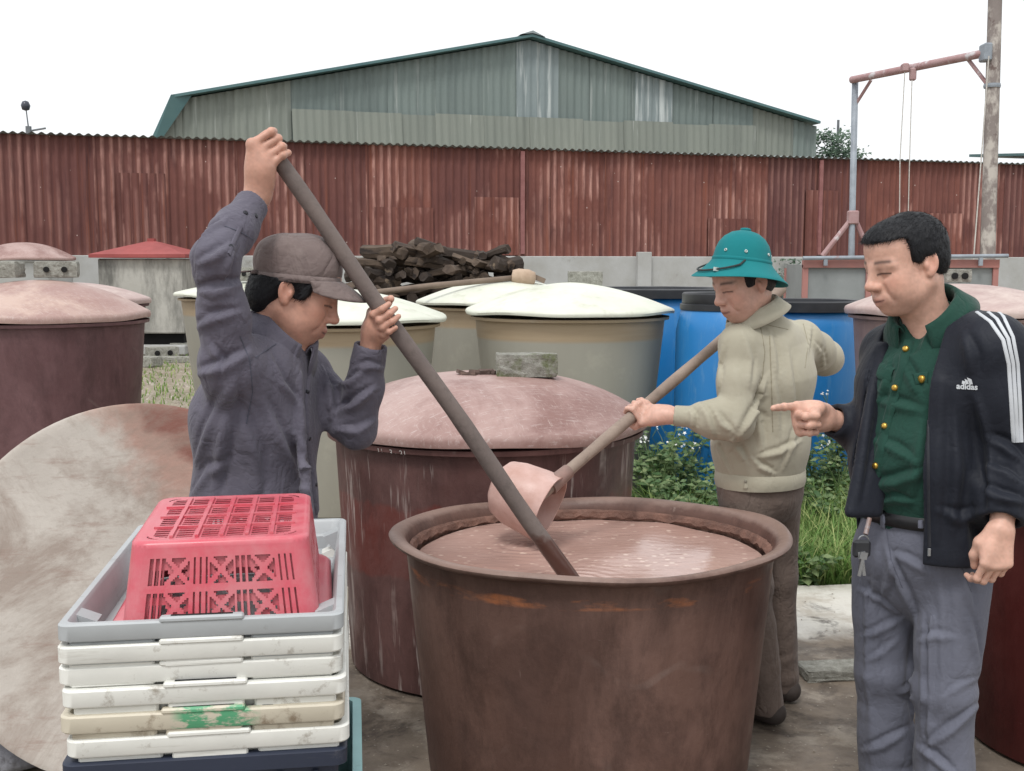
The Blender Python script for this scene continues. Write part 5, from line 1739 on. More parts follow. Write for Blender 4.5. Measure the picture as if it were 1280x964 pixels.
def collar(name, c, up, fwd, mat, root, r=.066, h=.032, fall=.036, gap=.38, pt=.022, flare=.024, th=.004, stand_only=False, tiltb=.0):
    c = Vector(c); up = Vector(up).normalized(); fwd = Vector(fwd); fwd = (fwd - up * fwd.dot(up)).normalized(); lf = up.cross(fwd)
    V, F = [], []
    n = 48
    for i in range(n + 1):
        a = gap + (2 * math.pi - 2 * gap) * i / n
        k = max(0, math.cos(a)) ** 2
        dv = fwd * math.cos(a) + lf * math.sin(a)
        low = up * (-.018 * k + tiltb * max(0, -math.cos(a)))
        rr = r * (1 + .12 * abs(math.cos(a)))
        if stand_only: rows = [(rr + .004, -.01), (rr, h * .3), (rr - .001, h * .7), (rr + .002, h)]
        else:
            fl_ = fall + pt * max(0, (math.cos(a) - .35) / .65)
            rows = [(rr, -.012), (rr - .001, h * .6), (rr + .002, h), (rr + .008, h + .003), (rr + .014, h - .006), (rr + .014 + flare * .5, h - fl_ * .55), (rr + .016 + flare, h - fl_)]
        for (q, z) in rows: V.append(c + low + dv * q + up * z)
    m = len(rows)
    F = [(i * m + j, (i + 1) * m + j, (i + 1) * m + j + 1, i * m + j + 1) for i in range(n) for j in range(m - 1)]
    o = link(name, mesh_from(name, V, F), mat, None, True)
    sm_ = o.modifiers.new('thickness', 'SOLIDIFY'); sm_.thickness = th; sm_.offset = 0
    return pc(o, root)

def mat_skin(name):
    t = NT(name)
    co = t.coord('Object')
    col = t.attr('col')
    m = t.done(col, .48, t.bump(t.noise(co, 160, 3), .2, .002), spec=.4)
    t.b.inputs['Subsurface Weight'].default_value = .12
    t.b.inputs['Subsurface Radius'].default_value = (.012, .005, .003)
    t.b.inputs['Subsurface Scale'].default_value = .6
    return m
M_skin = mat_skin('skin')
def mat_cloth(name, c1, c2, weave=900, rough=.85, dust=None, wr=.35, sheen=.1):
    t = NT(name)
    co = t.coord('Object')
    col = t.mix(t.ramp(t.noise(co, 4, 5, .6), [(.3, 0.0), (.7, 1.0)]), c1, c2)
    if dust: col = t.mix(t.ramp(t.noise(co, 7, 6, .7), [(.54, 0.0), (.70, .5)]), col, dust)
    rg = t.math('ABSOLUTE', t.math('SUBTRACT', t.noise(t.coord('Object', (1, 1, .55), (.3, .2, 0)), 15, 3, .5, .6), .5))
    rg2 = t.math('ABSOLUTE', t.math('SUBTRACT', t.noise(t.coord('Object', (.6, 1, 1.2), (0, .4, .3)), 34, 3, .5, .4), .5))
    n0 = t.bump(t.math('MINIMUM', rg, .12), wr * 1.6, .035)
    n1 = t.bump(t.math('MINIMUM', rg2, .10), wr, .016, n0)
    n2 = t.bump(t.noise(co, weave, 2), .12, .001, n1)
    m = t.done(col, rough, n2, spec=.2)
    t.b.inputs['Sheen Weight'].default_value = sheen
    return m
def mat_hair(name, c1=(.006, .006, .008), c2=(.018, .019, .022)):
    t = NT(name)
    co = t.coord('Object', (1, 1, .35))
    n = t.noise(co, 220, 3, .7)
    col = t.mix(t.ramp(n, [(.35, 0.0), (.75, 1.0)]), c1, c2)
    return t.done(col, .5, t.bump(n, .7, .003), spec=.25)
M_hair = mat_hair('black_hair')

def strands(name, hair_me, n, L, comb, root, seed, spread=.5, w=.0007, grav=.25):
    """short hairs lying on the hair mass; comb(p, n) gives the growing direction"""
    r_ = np.random.default_rng(seed)
    m = len(hair_me.vertices)
    co = np.empty(m * 3, np.float32); hair_me.vertices.foreach_get('co', co); co = co.reshape(-1, 3)
    nr = np.empty(m * 3, np.float32); hair_me.vertex_normals.foreach_get('vector', nr); nr = nr.reshape(-1, 3)
    i = r_.integers(0, m, n); p = co[i] + r_.normal(0, .0012, (n, 3)); nn = nr[i]
    d = comb(p, nn) + r_.normal(0, spread, (n, 3)) * .5
    d = d - nn * (d * nn).sum(1)[:, None]; d /= np.linalg.norm(d, axis=1)[:, None] + 1e-9
    sd_ = np.cross(d, nn); sd_ /= np.linalg.norm(sd_, axis=1)[:, None] + 1e-9
    ln = (L * r_.uniform(.6, 1.3, n))[:, None]; lift = r_.uniform(.0, .22, n)[:, None]
    a = p - nn * .001; b = a + d * ln * .55 + nn * ln * lift * .55; c = a + d * ln + nn * ln * lift * .45
    V = np.stack([a - sd_ * w, a + sd_ * w, b + sd_ * w * .8, b - sd_ * w * .8, c], 1).reshape(-1, 3)
    F = []
    for k in range(n): q = 5 * k; F.append((q, q + 1, q + 2, q + 3)); F.append((q + 3, q + 2, q + 4))
    me = mesh_from(name, V, F)
    o = pc(link(name, me, M_hair), root); o['kind'] = 'stuff'
    return o
# ------------------------------------------------------------------ people
SKIN1, SKIN2, SKIN3 = rgb(186, 142, 124), rgb(198, 158, 142), rgb(202, 160, 142)
def lerp(a, b, t): return Vector(a).lerp(Vector(b), t)
def finish_body(F, root, O, R, s, base, res=.0030, stub=.12, hands=None):
    me, pos = F.mesh('body', res, 1)
    colour_attr(me, skin_colour(pos, O, R, s, base, stubble=stub))
    return pc(link('body', me, M_skin), root), me
def shoe(F, ank, fwd, s=1.0):
    ank = Vector(ank); f = Vector(fwd).normalized()
    R = frame(f)
    F.ell(Vector((ank.x, ank.y, .045)) - f * .02, (.05, .042, .045), R, .03)
    F.ell(Vector((ank.x, ank.y, .035)) + f * .10, (.11, .048, .036), R, .03)
    F.plane((0, 0, .006), (0, 0, -1), .004)

# =============================== man in the cap (stirring)
def man_cap():
    Y = 2.88
    base = P(322, 640, Y); base.z = 0
    root = empty('person', base, 0, 'man in a brown cap and slate shirt stirring the tub with a long pole', 'person')
    HO = P(369, 364, 2.87); HR = frame((.90, .10, -.40)); HS = 1.05
    fwd = Vector((.95, -.30, 0)).normalized(); lat = Vector((.30, .95, 0)).normalized()     # lat: his left
    neck = P(347, 432, 2.88)
    chest = P(322, 520, 2.88); waist = P(318, 630, 2.90); pelv = P(314, 720, 2.93)
    sh_r = P(288, 462, 2.70); el_r = P(270, 322, 2.63); wr_r = P(319, 250, 2.79)
    sh_l = P(378, 468, 3.03); el_l = P(446, 536, 2.95); wr_l = P(466, 415, 2.90)
    hipc = Vector((pelv.x, pelv.y, .86))
    hips = [hipc - lat * .09, hipc + lat * .09]
    knees = [Vector((h.x + .05, h.y - .01, .47)) + lat * (.05 * s_) for h, s_ in zip(hips, (-1, 1))]
    anks = [Vector((k.x - .06, k.y, .07)) for k in knees]
    # ---- body
    F = Field()
    head_field(F, HO, HR, HS, neck, .047)
    F.ecap(chest, neck - Vector((0, 0, .03)), (.12, .08), (.10, .06), lat, .04)
    F.ecap(pelv, chest, (.11, .08), (.12, .085), lat, .04)
    for sh, el, wr in ((sh_r, el_r, wr_r), (sh_l, el_l, wr_l)):
        F.cap(chest + Vector((0, 0, .06)), sh, .05, .045, .04)
        F.cap(sh, el, .042, .036, .03); F.cap(el, wr, .036, .0265, .02)
    for h, k, a in zip(hips, knees, anks):
        F.cap(hipc, h, .07, .06, .03); F.cap(h, k, .06, .045, .03); F.cap(k, a, .042, .03, .02); F.cap(a, a + fwd * .10 - Vector((0, 0, .04)), .03, .025, .02)
    # right fist on the end of the pole: back of the hand towards the camera
    gc = OAR_T + OAR_D * .030
    grip(F, gc, -OAR_D, Vector((-.55, -.80, .1)), 1.0, wr_r + (gc - wr_r) * .22, OAR_R, 1.12, phi0=-10, thumb=(-110, -170))
    F.cap(wr_r, wr_r + (gc - wr_r) * .3, .027, .026, .02)
    # left hand lower down
    t_ = (P(484, 398, 2.9) - OAR_T).length
    gl = OAR_T + OAR_D * ((P(484, 396, 2.9) - OAR_T).dot(OAR_D))
    grip(F, gl, -OAR_D, Vector((-.75, .35, -.5)), 1.0, wr_l + (gl - wr_l) * .28, OAR_R, 1.05, phi0=-25, thumb=(-95, -150))
    F.cap(wr_l, wr_l + (gl - wr_l) * .3, .026, .025, .02)
    body, bme = finish_body(F, root, HO, HR, HS, SKIN1)
    # ---- shirt
    F = Field()
    F.ecap(waist - Vector((0, 0, .20)), waist, (.172, .150), (.170, .148), lat, .05)
    F.ecap(waist, chest, (.170, .148), (.185, .142), lat, .06)
    F.ecap(chest, P(338, 458, 2.88), (.185, .142), (.150, .095), lat, .06)
    F.cap(P(338, 452, 2.88), P(352, 424, 2.876), .085, .060, .05)
    F.cap(P(325, 470, 2.80), sh_r, .090, .072, .06); F.cap(P(350, 470, 2.95), sh_l, .085, .072, .05)
    F.chain([sh_r, lerp(sh_r, el_r, .5), el_r + Vector((-.004, 0, 0))], [.062, .054, .050], .05)
    wrr = lerp(el_r, wr_r, .93)
    F.chain([el_r, lerp(el_r, wrr, .5), wrr], [.050, .048, .041], .04)
    F.cap(lerp(el_r, wrr, .70), wrr, .044, .041, .005)
    F.chain([sh_l, lerp(sh_l, el_l, .5), el_l], [.062, .055, .051], .05)
    wrl = lerp(el_l, wr_l, .88)
    F.chain([el_l, lerp(el_l, wrl, .5), wrl], [.051, .048, .041], .035)
    F.cap(lerp(el_l, wrl, .78), wrl, .047, .043, .005)
    # belly overlap and front placket bulge
    F.cap(P(372, 470, 2.80), P(385, 640, 2.76), .012, .016, .02)
    open_cuff(F, wrr, wr_r - el_r, .043, .032); open_cuff(F, wrl, wr_l - el_l, .044, .034)
    F.cap(P(366, 380, 2.87), P(352, 430, 2.876), .062, .056, .006, 1)
    F.folds(el_r - sh_r, 20, 7, .017, lerp(sh_r, el_r, .85), .14, 1.3)
    F.folds(wr_r - el_r, 22, 7, .011, lerp(el_r, wr_r, .4), .10, 5.1)
    F.folds(el_l - sh_l, 22, 7, .016, el_l, .13, 2.2)
    F.folds(wr_l - el_l, 24, 8, .009, lerp(el_l, wr_l, .5), .09, 7.7)
    F.folds(Vector((.25, .1, 1)), 3.2, 11, .019, P(310, 590, 2.75), .24, 3.0)
    F.folds(Vector((.8, -.2, .7)), 4, 11, .013, P(320, 480, 2.76), .15, 9.0)
    F.folds((.35, .1, 1), 4, 17, .006, None, None, 13.0)
    me, pos = F.mesh('shirt', .0046, 1)
    drape(me, [([(292, 478), (280, 540), (268, 618)], .013, .013), ([(330, 505), (352, 555), (378, 612)], .013, .014), ([(244, 580), (262, 535), (282, 492)], .012, .012),
        ([(250, 468), (278, 462), (308, 444)], .012, .016), ([(244, 366), (270, 366), (300, 356)], .010, .015), ([(252, 298), (265, 286), (280, 276)], .009, .010),
        ([(250, 330), (268, 322), (286, 308)], .010, .012), ([(292, 312), (284, 334), (280, 354)], .010, .010), ([(248, 410), (266, 400), (296, 392)], .010, .010),
        ([(404, 462), (412, 490), (416, 520)], .010, .014), ([(420, 482), (438, 478), (456, 464)], .009, .012), ([(416, 520), (440, 508), (466, 488)], .010, .014),
        ([(424, 538), (446, 540), (466, 528)], .010, .010), ([(444, 462), (460, 458), (482, 462)], .008, .009), ([(374, 545), (380, 580), (384, 620)], .012, .012),
        ([(300, 520), (318, 570), (322, 620)], .014, .011), ([(240, 620), (262, 590), (286, 580)], .012, .010), ([(340, 450), (352, 480), (372, 505)], .010, .010), ([(262, 430), (272, 450), (270, 470)], .009, .009)])
    Msh = mat_cloth('slate_cotton', rgb(86, 83, 94), rgb(96, 93, 105), dust=rgb(108, 105, 116))
    shirt = pc(link('shirt', me, Msh), root); G1 = shirt
    bv = bvh_of(me)
    collar('collar', P(356, 417, 2.875), (.52, -.14, .82), (.75, -.50, -.40), Msh, G1, r=.068, h=.030, fall=.050, gap=.26, pt=.034, flare=.026)
    Mbt = simple('dark_button', rgb(38, 38, 46), None, 30, .4)
    Mseam = mat_cloth('slate_seam', rgb(72, 73, 84), rgb(80, 82, 94))
    ribbon('placket', [(388, 462), (384, 500), (386, 545), (392, 590), (396, 640)], .030, bv, Msh, G1, .005)
    bvp = bv
    studs('button', [(307, 266), (320, 270), (289, 308)], .0062, bv, Mbt, G1, .003)
    studs('button', [(383, 490), (385, 548), (393, 606)], .0058, bv, Mbt, G1, .008)
    ribbon('cuff_seam', [(281, 283), (300, 290), (316, 300)], .0028, bv, Mseam, G1, .002)
    ribbon('sleeve_placket', [(301, 284), (293, 300), (286, 318)], .012, bv, Msh, G1, .003)
    ribbon('shoulder_seam', [(300, 420), (312, 450), (316, 490), (308, 530)], .0028, bv, Mseam, G1, .0015)
    ribbon('yoke_seam', [(345, 430), (330, 440), (312, 452)], .0028, bv, Mseam, G1, .0015)
    # ---- trousers and shoes (mostly hidden behind the crates)
    F = Field()
    F.ecap(hipc + Vector((0, 0, .06)), hipc - Vector((0, 0, .04)), (.155, .12), (.165, .125), lat, .04)
    for h, k, a in zip(hips, knees, anks):
        F.cap(h, k, .088, .068, .03); F.cap(k, a, .066, .058, .03)
    F.folds((0, 0, 1), 14, 6, .01)
    me, pos = F.mesh('trousers', .009, 1)
    pc(link('trousers', me, mat_cloth('dark_trousers', rgb(50, 50, 56), rgb(60, 60, 66))), root)
    for a in anks:
        F = Field(); shoe(F, a, fwd); me, _ = F.mesh('shoe', .006, 1)
        pc(link('shoe', me, M_black), root)
    # ---- hair
    F = Field(); T = lambda x, y, z: A3(HO) + HR @ A3((x * HS, y * HS, z * HS))
    F.ell(T(-.018, 0, .026), (.101 * HS, .083 * HS, .086 * HS), HR, .01)
    F.ell(T(-.060, 0, -.030), (.052 * HS, .068 * HS, .060 * HS), HR, .02)
    F.box(T(.16, 0, -.05), (.12 * HS, .2, .12 * HS), HR, .01, .006, 1)
    F.box(T(.075, 0, -.10), (.10 * HS, .2, .085 * HS), HR, .01, .008, 1)
    for y in (-1, 1): F.ell(T(-.002, y * .088, -.014), (.028 * HS, .022 * HS, .040 * HS), HR, .006, 1)
    F.box(T(-.05, 0, -.17), (.2, .2, .085 * HS), HR, .02, .01, 1)
    CR_ = frame((.97, .06, -.09)); CO = A3(HO) + HR @ A3((-.002 * HS, 0, .030 * HS))
    F.plane(CO + CR_ @ A3((0, 0, .004)), CR_ @ A3((0, 0, 1)))
    for y in (-1, 1): F.cap(T(.034, y * .070, .03), T(.028, y * .073, -.002), .010, .007, .010)
    F.folds(HR @ A3((-.5, 0, -.8)), 10, 60, .0035, None, None, 2)
    me, pos = F.mesh('hair', .0032, 0)
    ho = pc(link('hair', me, M_hair), root)
    cd = HR @ A3((-.55, 0, -.75)); strands('hair_strands', me, 5000, .020, lambda p, n: np.tile(cd, (len(p), 1)), ho, 1)
    # ---- cap, worn level
    Mcap = mat_cloth('brown_cap_cloth', rgb(108, 95, 93), rgb(124, 111, 108), dust=rgb(136, 124, 120))
    CR_ = frame((.97, .06, -.09)); CO = A3(HO) + HR @ A3((-.002 * HS, 0, .030 * HS))
    K = lambda x, y, z: CO + CR_ @ A3((x * HS, y * HS, z * HS))
    F = Field()
    F.ell(K(-.004, 0, .022), (.106 * HS, .086 * HS, .064 * HS), CR_, .02)
    F.ell(K(-.014, 0, .066), (.088 * HS, .078 * HS, .046 * HS), CR_, .03)
    F.ell(K(.040, 0, .050), (.056 * HS, .060 * HS, .052 * HS), CR_, .03)
    F.ell(K(-.062, 0, .040), (.042 * HS, .060 * HS, .040 * HS), CR_, .03)
    F.box(K(0, 0, -.089), (.3, .3, .085 * HS), CR_, .004, .006, 1)
    F.folds(CR_ @ A3((.6, .2, .9)), 8, 12, .008, None, None, 4)
    F.folds(CR_ @ A3((.2, .6, .9)), 14, 18, .004, None, None, 8)
    me, _ = F.mesh('cap', .0036, 1)
    cap = pc(link('cap', me, Mcap), root)
    mb = MB(); Vv = []; n = 40
    for i in range(n):
        a = 2 * math.pi * i / n
        for z in (-.006, .012): Vv.append(Vector(K((-.004 + .1055 * math.cos(a)), .0860 * math.sin(a), z)))
    mb.add(Vv, [(2 * i, 2 * ((i + 1) % n), 2 * ((i + 1) % n) + 1, 2 * i + 1) for i in range(n)])
    bo = mb.build('hat_band', Mcap, None, smooth=True); so_ = bo.modifiers.new('thickness', 'SOLIDIFY'); so_.thickness = .003; pc(bo, cap)
    Vv, Ff = [], []
    nu, nv = 28, 8
    for j in range(nv + 1):
        v = j / nv
        for i in range(nu + 1):
            a = math.radians(-68 + 136 * i / nu)
            x0, y0 = -.004 + .104 * math.cos(a), .085 * math.sin(a)
            cc = max(0, math.cos(a * 90 / 68 * .98)) ** .55
            x = x0 + .066 * cc * v; y = y0
            z = .000 - .030 * v * cc - .012 * v * v * cc - 3.4 * y * y * v * .9
            Vv.append(Vector(K(x, y, z)))
    Ff = [(j * (nu + 1) + i, j * (nu + 1) + i + 1, (j + 1) * (nu + 1) + i + 1, (j + 1) * (nu + 1) + i) for j in range(nv) for i in range(nu)]
    pk = link('peak', mesh_from('peak', Vv, Ff), Mcap, None, True); so_ = pk.modifiers.new('thickness', 'SOLIDIFY'); so_.thickness = .005; pc(pk, cap)
    mb = MB()
    mb.tube([K(-.100, -.05, .010), K(-.114, -.0, .006), K(-.100, .05, .010)], .006, 8)
    mb.tube([K(-.110, -.02, .010), K(-.135, -.03, .006), K(-.150, -.03, -.012)], .0025, 6)
    pc(mb.build('strap', Mcap, None, smooth=True), cap)
man_cap()

# =============================== man in the pith helmet
def man_helmet():
    Y = 3.68
    base = P(955, 860, Y); base = Vector((P(962, 700, Y).x, Y, 0))
    root = empty('person', base, 0, 'man in a green pith helmet and khaki jacket holding the scoop handle', 'person')
    HO = P(929, 352, 3.62); HR = frame((-.84, -.40, -.36)); HS = 1.0
    fwd = Vector((-.60, .80, 0)).normalized(); lat = Vector((-.80, -.60, 0)).normalized()   # his left, towards the camera
    neck = P(946, 405, 3.68)
    chest = P(958, 470, 3.71); waist = P(950, 565, 3.72); pelv = P(950, 630, 3.73)
    sh_l = P(925, 431, 3.60); el_l = P(920, 528, 3.53); wr_l = P(836, 519, 3.57)
    sh_r = P(1000, 428, 3.84); el_r = P(1032, 448, 4.04)
    sd_ = (SC_T - SC_S).normalized()
    gl = SC_S + sd_ * ((P(803, 516, 3.6) - SC_S).dot(sd_))
    gr = SC_S + sd_ * ((P(945, 393, 4.0) - SC_S).dot(sd_))
    wr_r = lerp(gr, el_r, .22)
    hipc = Vector((pelv.x, pelv.y, .84))
    hips = [hipc - lat * .085, hipc + lat * .085]
    anks = [Vector((P(977, 880, 3.86).x, 3.86, .07)), Vector((P(958, 900, 3.66).x, 3.66, .07))]
    knees = [lerp(h, a, .5) + Vector((-.015, -.02, .02)) for h, a in zip(hips, anks)]
    F = Field()
    head_field(F, HO, HR, HS, neck, .047)
    F.ecap(chest, neck - Vector((0, 0, .03)), (.12, .08), (.09, .06), lat, .04)
    F.ecap(pelv, chest, (.11, .08), (.12, .085), lat, .04)
    for sh, el, wr in ((sh_r, el_r, wr_r), (sh_l, el_l, wr_l)):
        F.cap(chest + Vector((0, 0, .06)), sh, .05, .045, .04)
        F.cap(sh, el, .04, .034, .03); F.cap(el, wr, .034, .025, .02)
    for h, k, a in zip(hips, knees, anks):
        F.cap(hipc, h, .07, .06, .03); F.cap(h, k, .06, .042, .03); F.cap(k, a, .04, .03, .02); F.cap(a, a + fwd * .10 - Vector((0, 0, .04)), .03, .025, .02)
    grip(F, gl, -sd_, Vector((.75, -.5, -.1)), 1.0, wr_l + (gl - wr_l) * .15, .0195, 1.0, phi0=-20, thumb=(-75, -110), tha=.034)
    F.cap(wr_l, wr_l + (gl - wr_l) * .3, .025, .024, .02)
    grip(F, gr, sd_, Vector((.6, .6, -.3)), -1.0, wr_r, .0195, 1.0)
    finish_body(F, root, HO, HR, HS, SKIN2, .0034)
    # jacket
    Mj = mat_cloth('khaki_cotton', rgb(160, 155, 138), rgb(172, 167, 150), dust=rgb(178, 174, 158), wr=.10)
    F = Field()
    hem = P(950, 606, 3.72)
    F.ecap(hem + Vector((0, 0, .02)), waist + Vector((0, 0, .03)), (.158, .128), (.168, .142), lat, .04)
    F.ecap(waist + Vector((0, 0, .03)), chest, (.168, .142), (.172, .132), lat, .05)
    F.ecap(chest, P(957, 430, 3.70), (.172, .132), (.142, .092), lat, .06)
    F.cap(P(955, 425, 3.70), neck, .085, .062, .05)
    F.cap(P(948, 440, 3.66), sh_l, .078, .060, .05); F.cap(P(978, 440, 3.78), sh_r, .082, .066, .05)
    F.chain([sh_l, lerp(sh_l, el_l, .5), el_l], [.060, .058, .055], .04)
    wl = lerp(el_l, wr_l, .54)
    F.chain([el_l, lerp(el_l, wl, .6), wl], [.060, .056, .048], .04)
    F.cap(lerp(el_l, wr_l, .55), lerp(el_l, wr_l, .95), .038, .035, .004)
    F.chain([sh_r, lerp(sh_r, el_r, .5), el_r], [.066, .062, .058], .05)
    F.chain([el_r, lerp(el_r, wr_r, .6), lerp(el_r, wr_r, .95)], [.056, .050, .042], .04)
    F.cap(neck + Vector((-.008, 0, .10)), neck + Vector((-.008, 0, -.02)), .056, .052, .006, 1)
    open_cuff(F, lerp(el_l, wr_l, .93), wr_l - el_l, .042, .022, .012)
    F.box(hem - Vector((0, 0, .10)), (.4, .4, .10), None, .002, .004, 1)
    F.folds((0, 0, 1), 2.5, 9, .012, P(955, 520, 3.58), .22, 2.0)
    F.folds((.6, 0, 1), 9, 6, .010, P(950, 575, 3.58), .11, 6.0)
    F.folds(el_l - sh_l, 13, 6, .016, lerp(sh_l, el_l, .95), .13, 4.0)
    F.folds(wr_l - el_l, 19, 6, .012, lerp(el_l, wr_l, .30), .07, 8.0)
    F.folds(el_r - sh_r, 14, 6, .012, el_r, .12, 1.0)
    F.folds((-.3, .1, 1), 3, 12, .005, P(955, 500, 3.65), .30, 17.0)
    me, _ = F.mesh('jacket', .005, 1)
    drape(me, [(p_, w_ * .85, a_ * .65) for p_, w_, a_ in [([(962, 416), (967, 440), (970, 468)], .012, .013), ([(966, 468), (970, 500), (973, 540)], .013, .012), ([(954, 470), (944, 505), (924, 540)], .013, -.018),
        ([(893, 515), (902, 530), (914, 540)], .011, .013), ([(856, 502), (866, 520), (866, 540)], .010, .013), ([(874, 504), (884, 520), (892, 545)], .011, .013), ([(905, 430), (900, 455), (898, 486)], .011, .010),
        ([(940, 574), (950, 584), (966, 592)], .010, .014), ([(912, 545), (922, 562), (932, 578)], .011, .013), ([(950, 572), (975, 566), (1000, 552)], .011, .014), ([(893, 550), (903, 572), (912, 592)], .010, .010),
        ([(1014, 400), (1012, 418), (1010, 440)], .010, .010), ([(985, 440), (990, 490), (992, 545)], .014, .012), ([(930, 420), (938, 450), (936, 480)], .012, .010), ([(1018, 430), (1028, 444), (1030, 462)], .010, .010), ([(940, 500), (948, 530), (952, 560)], .012, .012), ([(980, 585), (990, 560), (998, 520)], .011, .010)]])
    G1 = pc(link('jacket', me, Mj), root)
    bv = bvh_of(me)
    Ms = mat_cloth('khaki_seam', rgb(138, 132, 114), rgb(148, 142, 124))
    collar('collar', P(943, 397, 3.67), (-.42, -.10, .90), (-.85, .25, -.3), Mj, G1, r=.074, h=.036, fall=.046, gap=.28, pt=.036, flare=.022)
    # waistband with tab
    Vv = []; n = 60
    for i in range(n):
        a = 2 * math.pi * i / n
        for z, e in ((.003, .004), (.02, .008), (.052, .006), (.058, .0)):
            d = lat * math.cos(a) * (.160 + e) + fwd * math.sin(a) * (.131 + e)
            Vv.append(Vector((hem.x, hem.y, hem.z + z)) + d)
    mb = MB().add(Vv, [(4 * i + j, 4 * ((i + 1) % n) + j, 4 * ((i + 1) % n) + j + 1, 4 * i + j + 1) for i in range(n) for j in range(3)])
    wb = mb.build('waistband', Mj, None, smooth=True); pc(wb, G1)
    bw = bvh_of(wb.data)
    ribbon('waist_tab', [(931, 573), (932, 610)], .016, bw, Mj, G1, .004)
    studs('button', [(931, 590), (932, 602)], .0055, bw, simple('khaki_button', rgb(150, 146, 132), None, 20, .5), G1, .006)
    ribbon('armhole_seam', [(951, 410), (956, 440), (953, 470), (942, 500)], .0028, bv, Ms, G1, .0015)
    ribbon('back_pleat', [(962, 420), (964, 470), (966, 540)], .0035, bv, Ms, G1, .0015)
    ribbon('yoke_seam', [(906, 408), (940, 402), (985, 412)], .0028, bv, Ms, G1, .0015)
    ribbon('armhole_seam', [(1004, 405), (1010, 430), (1006, 460)], .0028, bv, Ms, G1, .0015)
    # trousers
    Mt = mat_cloth('taupe_trousers', rgb(112, 98, 90), rgb(98, 86, 80), dust=rgb(124, 110, 102))
    F = Field()
    F.ecap(hipc + Vector((0, 0, .07)), hipc - Vector((0, 0, .05)), (.150, .118), (.160, .128), lat, .04)
    for h, k, a in zip(hips, knees, anks):
        F.cap(h - Vector((0, 0, .02)), k, .088, .066, .025); F.cap(k, a + Vector((0, 0, -.01)), .064, .060, .025)
        F.folds(a - k, 24, 7, .012, a + Vector((0, 0, .06)), .12, a.x * 9); F.folds(k - h, 12, 7, .011, k, .16, a.x * 5)
        F.box(Vector((a.x, a.y, -.015)), (.1, .1, .05), None, .002, .003, 1)
    F.folds((0, 0, 1), 3, 10, .008)
    me, _ = F.mesh('trousers', .006, 1)
    pc(link('trousers', me, Mt), root)
    for a in anks:
        F = Field(); shoe(F, a, (-.75, .66, 0)); me, _ = F.mesh('shoe', .005, 1)
        pc(link('shoe', me, simple('dark_shoe', rgb(52, 46, 44), rgb(70, 62, 58), 12, .7)), root)
    # hair (short, under the helmet)
    T = lambda x, y, z: A3(HO) + HR @ A3((x * HS, y * HS, z * HS))
    F = Field()
    F.ell(T(-.020, 0, .024), (.100, .089, .086), HR, .01)
    F.ell(T(-.055, 0, -.02), (.050, .068, .050), HR, .02)
    F.box(T(.15, 0, -.03), (.11, .2, .12), HR, .01, .006, 1)
    F.box(T(.08, 0, -.11), (.10, .2, .10), HR, .01, .008, 1)
    for y in (-1, 1): F.ell(T(-.002, y * .088, -.012), (.026, .022, .038), HR, .006, 1)
    F.box(T(-.05, 0, -.16), (.2, .2, .095), HR, .02, .01, 1)
    F.plane(T(-.004, 0, .048), HR @ np.array(Matrix.Rotation(math.radians(-28), 3, 'Y'), np.float32) @ A3((0, 0, 1)))
    F.folds(HR @ A3((-.5, 0, -.8)), 10, 60, .003, None, None, 2)
    me, _ = F.mesh('hair', .0035, 0); pc(link('hair', me, M_hair), root)
    # helmet: a thing of its own on his head
    Mh = mat_cloth('teal_canvas', rgb(18, 108, 114), rgb(28, 120, 124), weave=700, wr=.04, sheen=.05)
    tilt = HR @ np.array(Matrix.Rotation(math.radians(-28), 3, 'Y'), np.float32)
    C0 = T(-.016, 0, .052)
    hel = empty('helmet', C0, 0, 'teal green pith helmet with metal eyelets on the man with the scoop', 'helmet')
    def hp(r, z, a):
        # oval dome, brim drooping more at the front and back
        br = max(0, (r - .098) / .075)
        x = r * math.cos(a) * .99 + .004; y = r * math.sin(a) * .88
        zz = z - .016 * br * (math.cos(a) ** 2) + .004 * br
        return Vector(tilt @ A3((x, y, zz)))
    prof = [(.0, .108), (.02, .1075), (.045, .101), (.068, .086), (.084, .066), (.093, .044), (.097, .022), (.099, .012), (.1005, .008), (.108, -.002), (.125, -.018), (.145, -.033), (.160, -.043), (.162, -.047), (.159, -.048), (.14, -.036), (.12, -.020), (.10, -.004), (.09, .02), (.08, .06)]
    def surf(prof, n=64):
        V, F, rows = [], [], []
        for r, z in prof:
            if r == 0: rows.append([len(V)]); V.append(hp(0, z, 0))
            else:
                row = []
                for k in range(n): row.append(len(V)); V.append(hp(r, z, 2 * math.pi * k / n))
                rows.append(row)
        for a, b in zip(rows[:-1], rows[1:]):
            for k in range(n):
                k2 = (k + 1) % n
                if len(a) == 1: F.append((a[0], b[k], b[k2]))
                else: F.append((a[k], a[k2], b[k2], b[k]))
        return V, F
    V, F_ = surf(prof); mb = MB().add(V, F_); so_ = mb.build('shell', Mh, hel, auto=60)
    V, F_ = surf([(.0985, .018), (.1005, .017), (.1015, .012), (.1012, .006), (.100, .005)]); MB().add(V, F_).build('band', Mh, hel, smooth=True)
    top = hp(0, .106, 0)
    up = Vector(tilt @ A3((0, 0, 1)))
    MB().lathe([(.016, 0), (.018, .004), (.016, .009), (.008, .011), (0, .011)], 18, Matrix.Translation(top) @ up.to_track_quat('Z', 'Y').to_matrix().to_4x4()).build('top_button', Mh, hel, smooth=True)
    Mey = simple('eyelet_metal', rgb(206, 214, 210), None, 20, .35, metal=.6)
    Mst = simple('dark_strap', rgb(48, 54, 54), None, 20, .6)
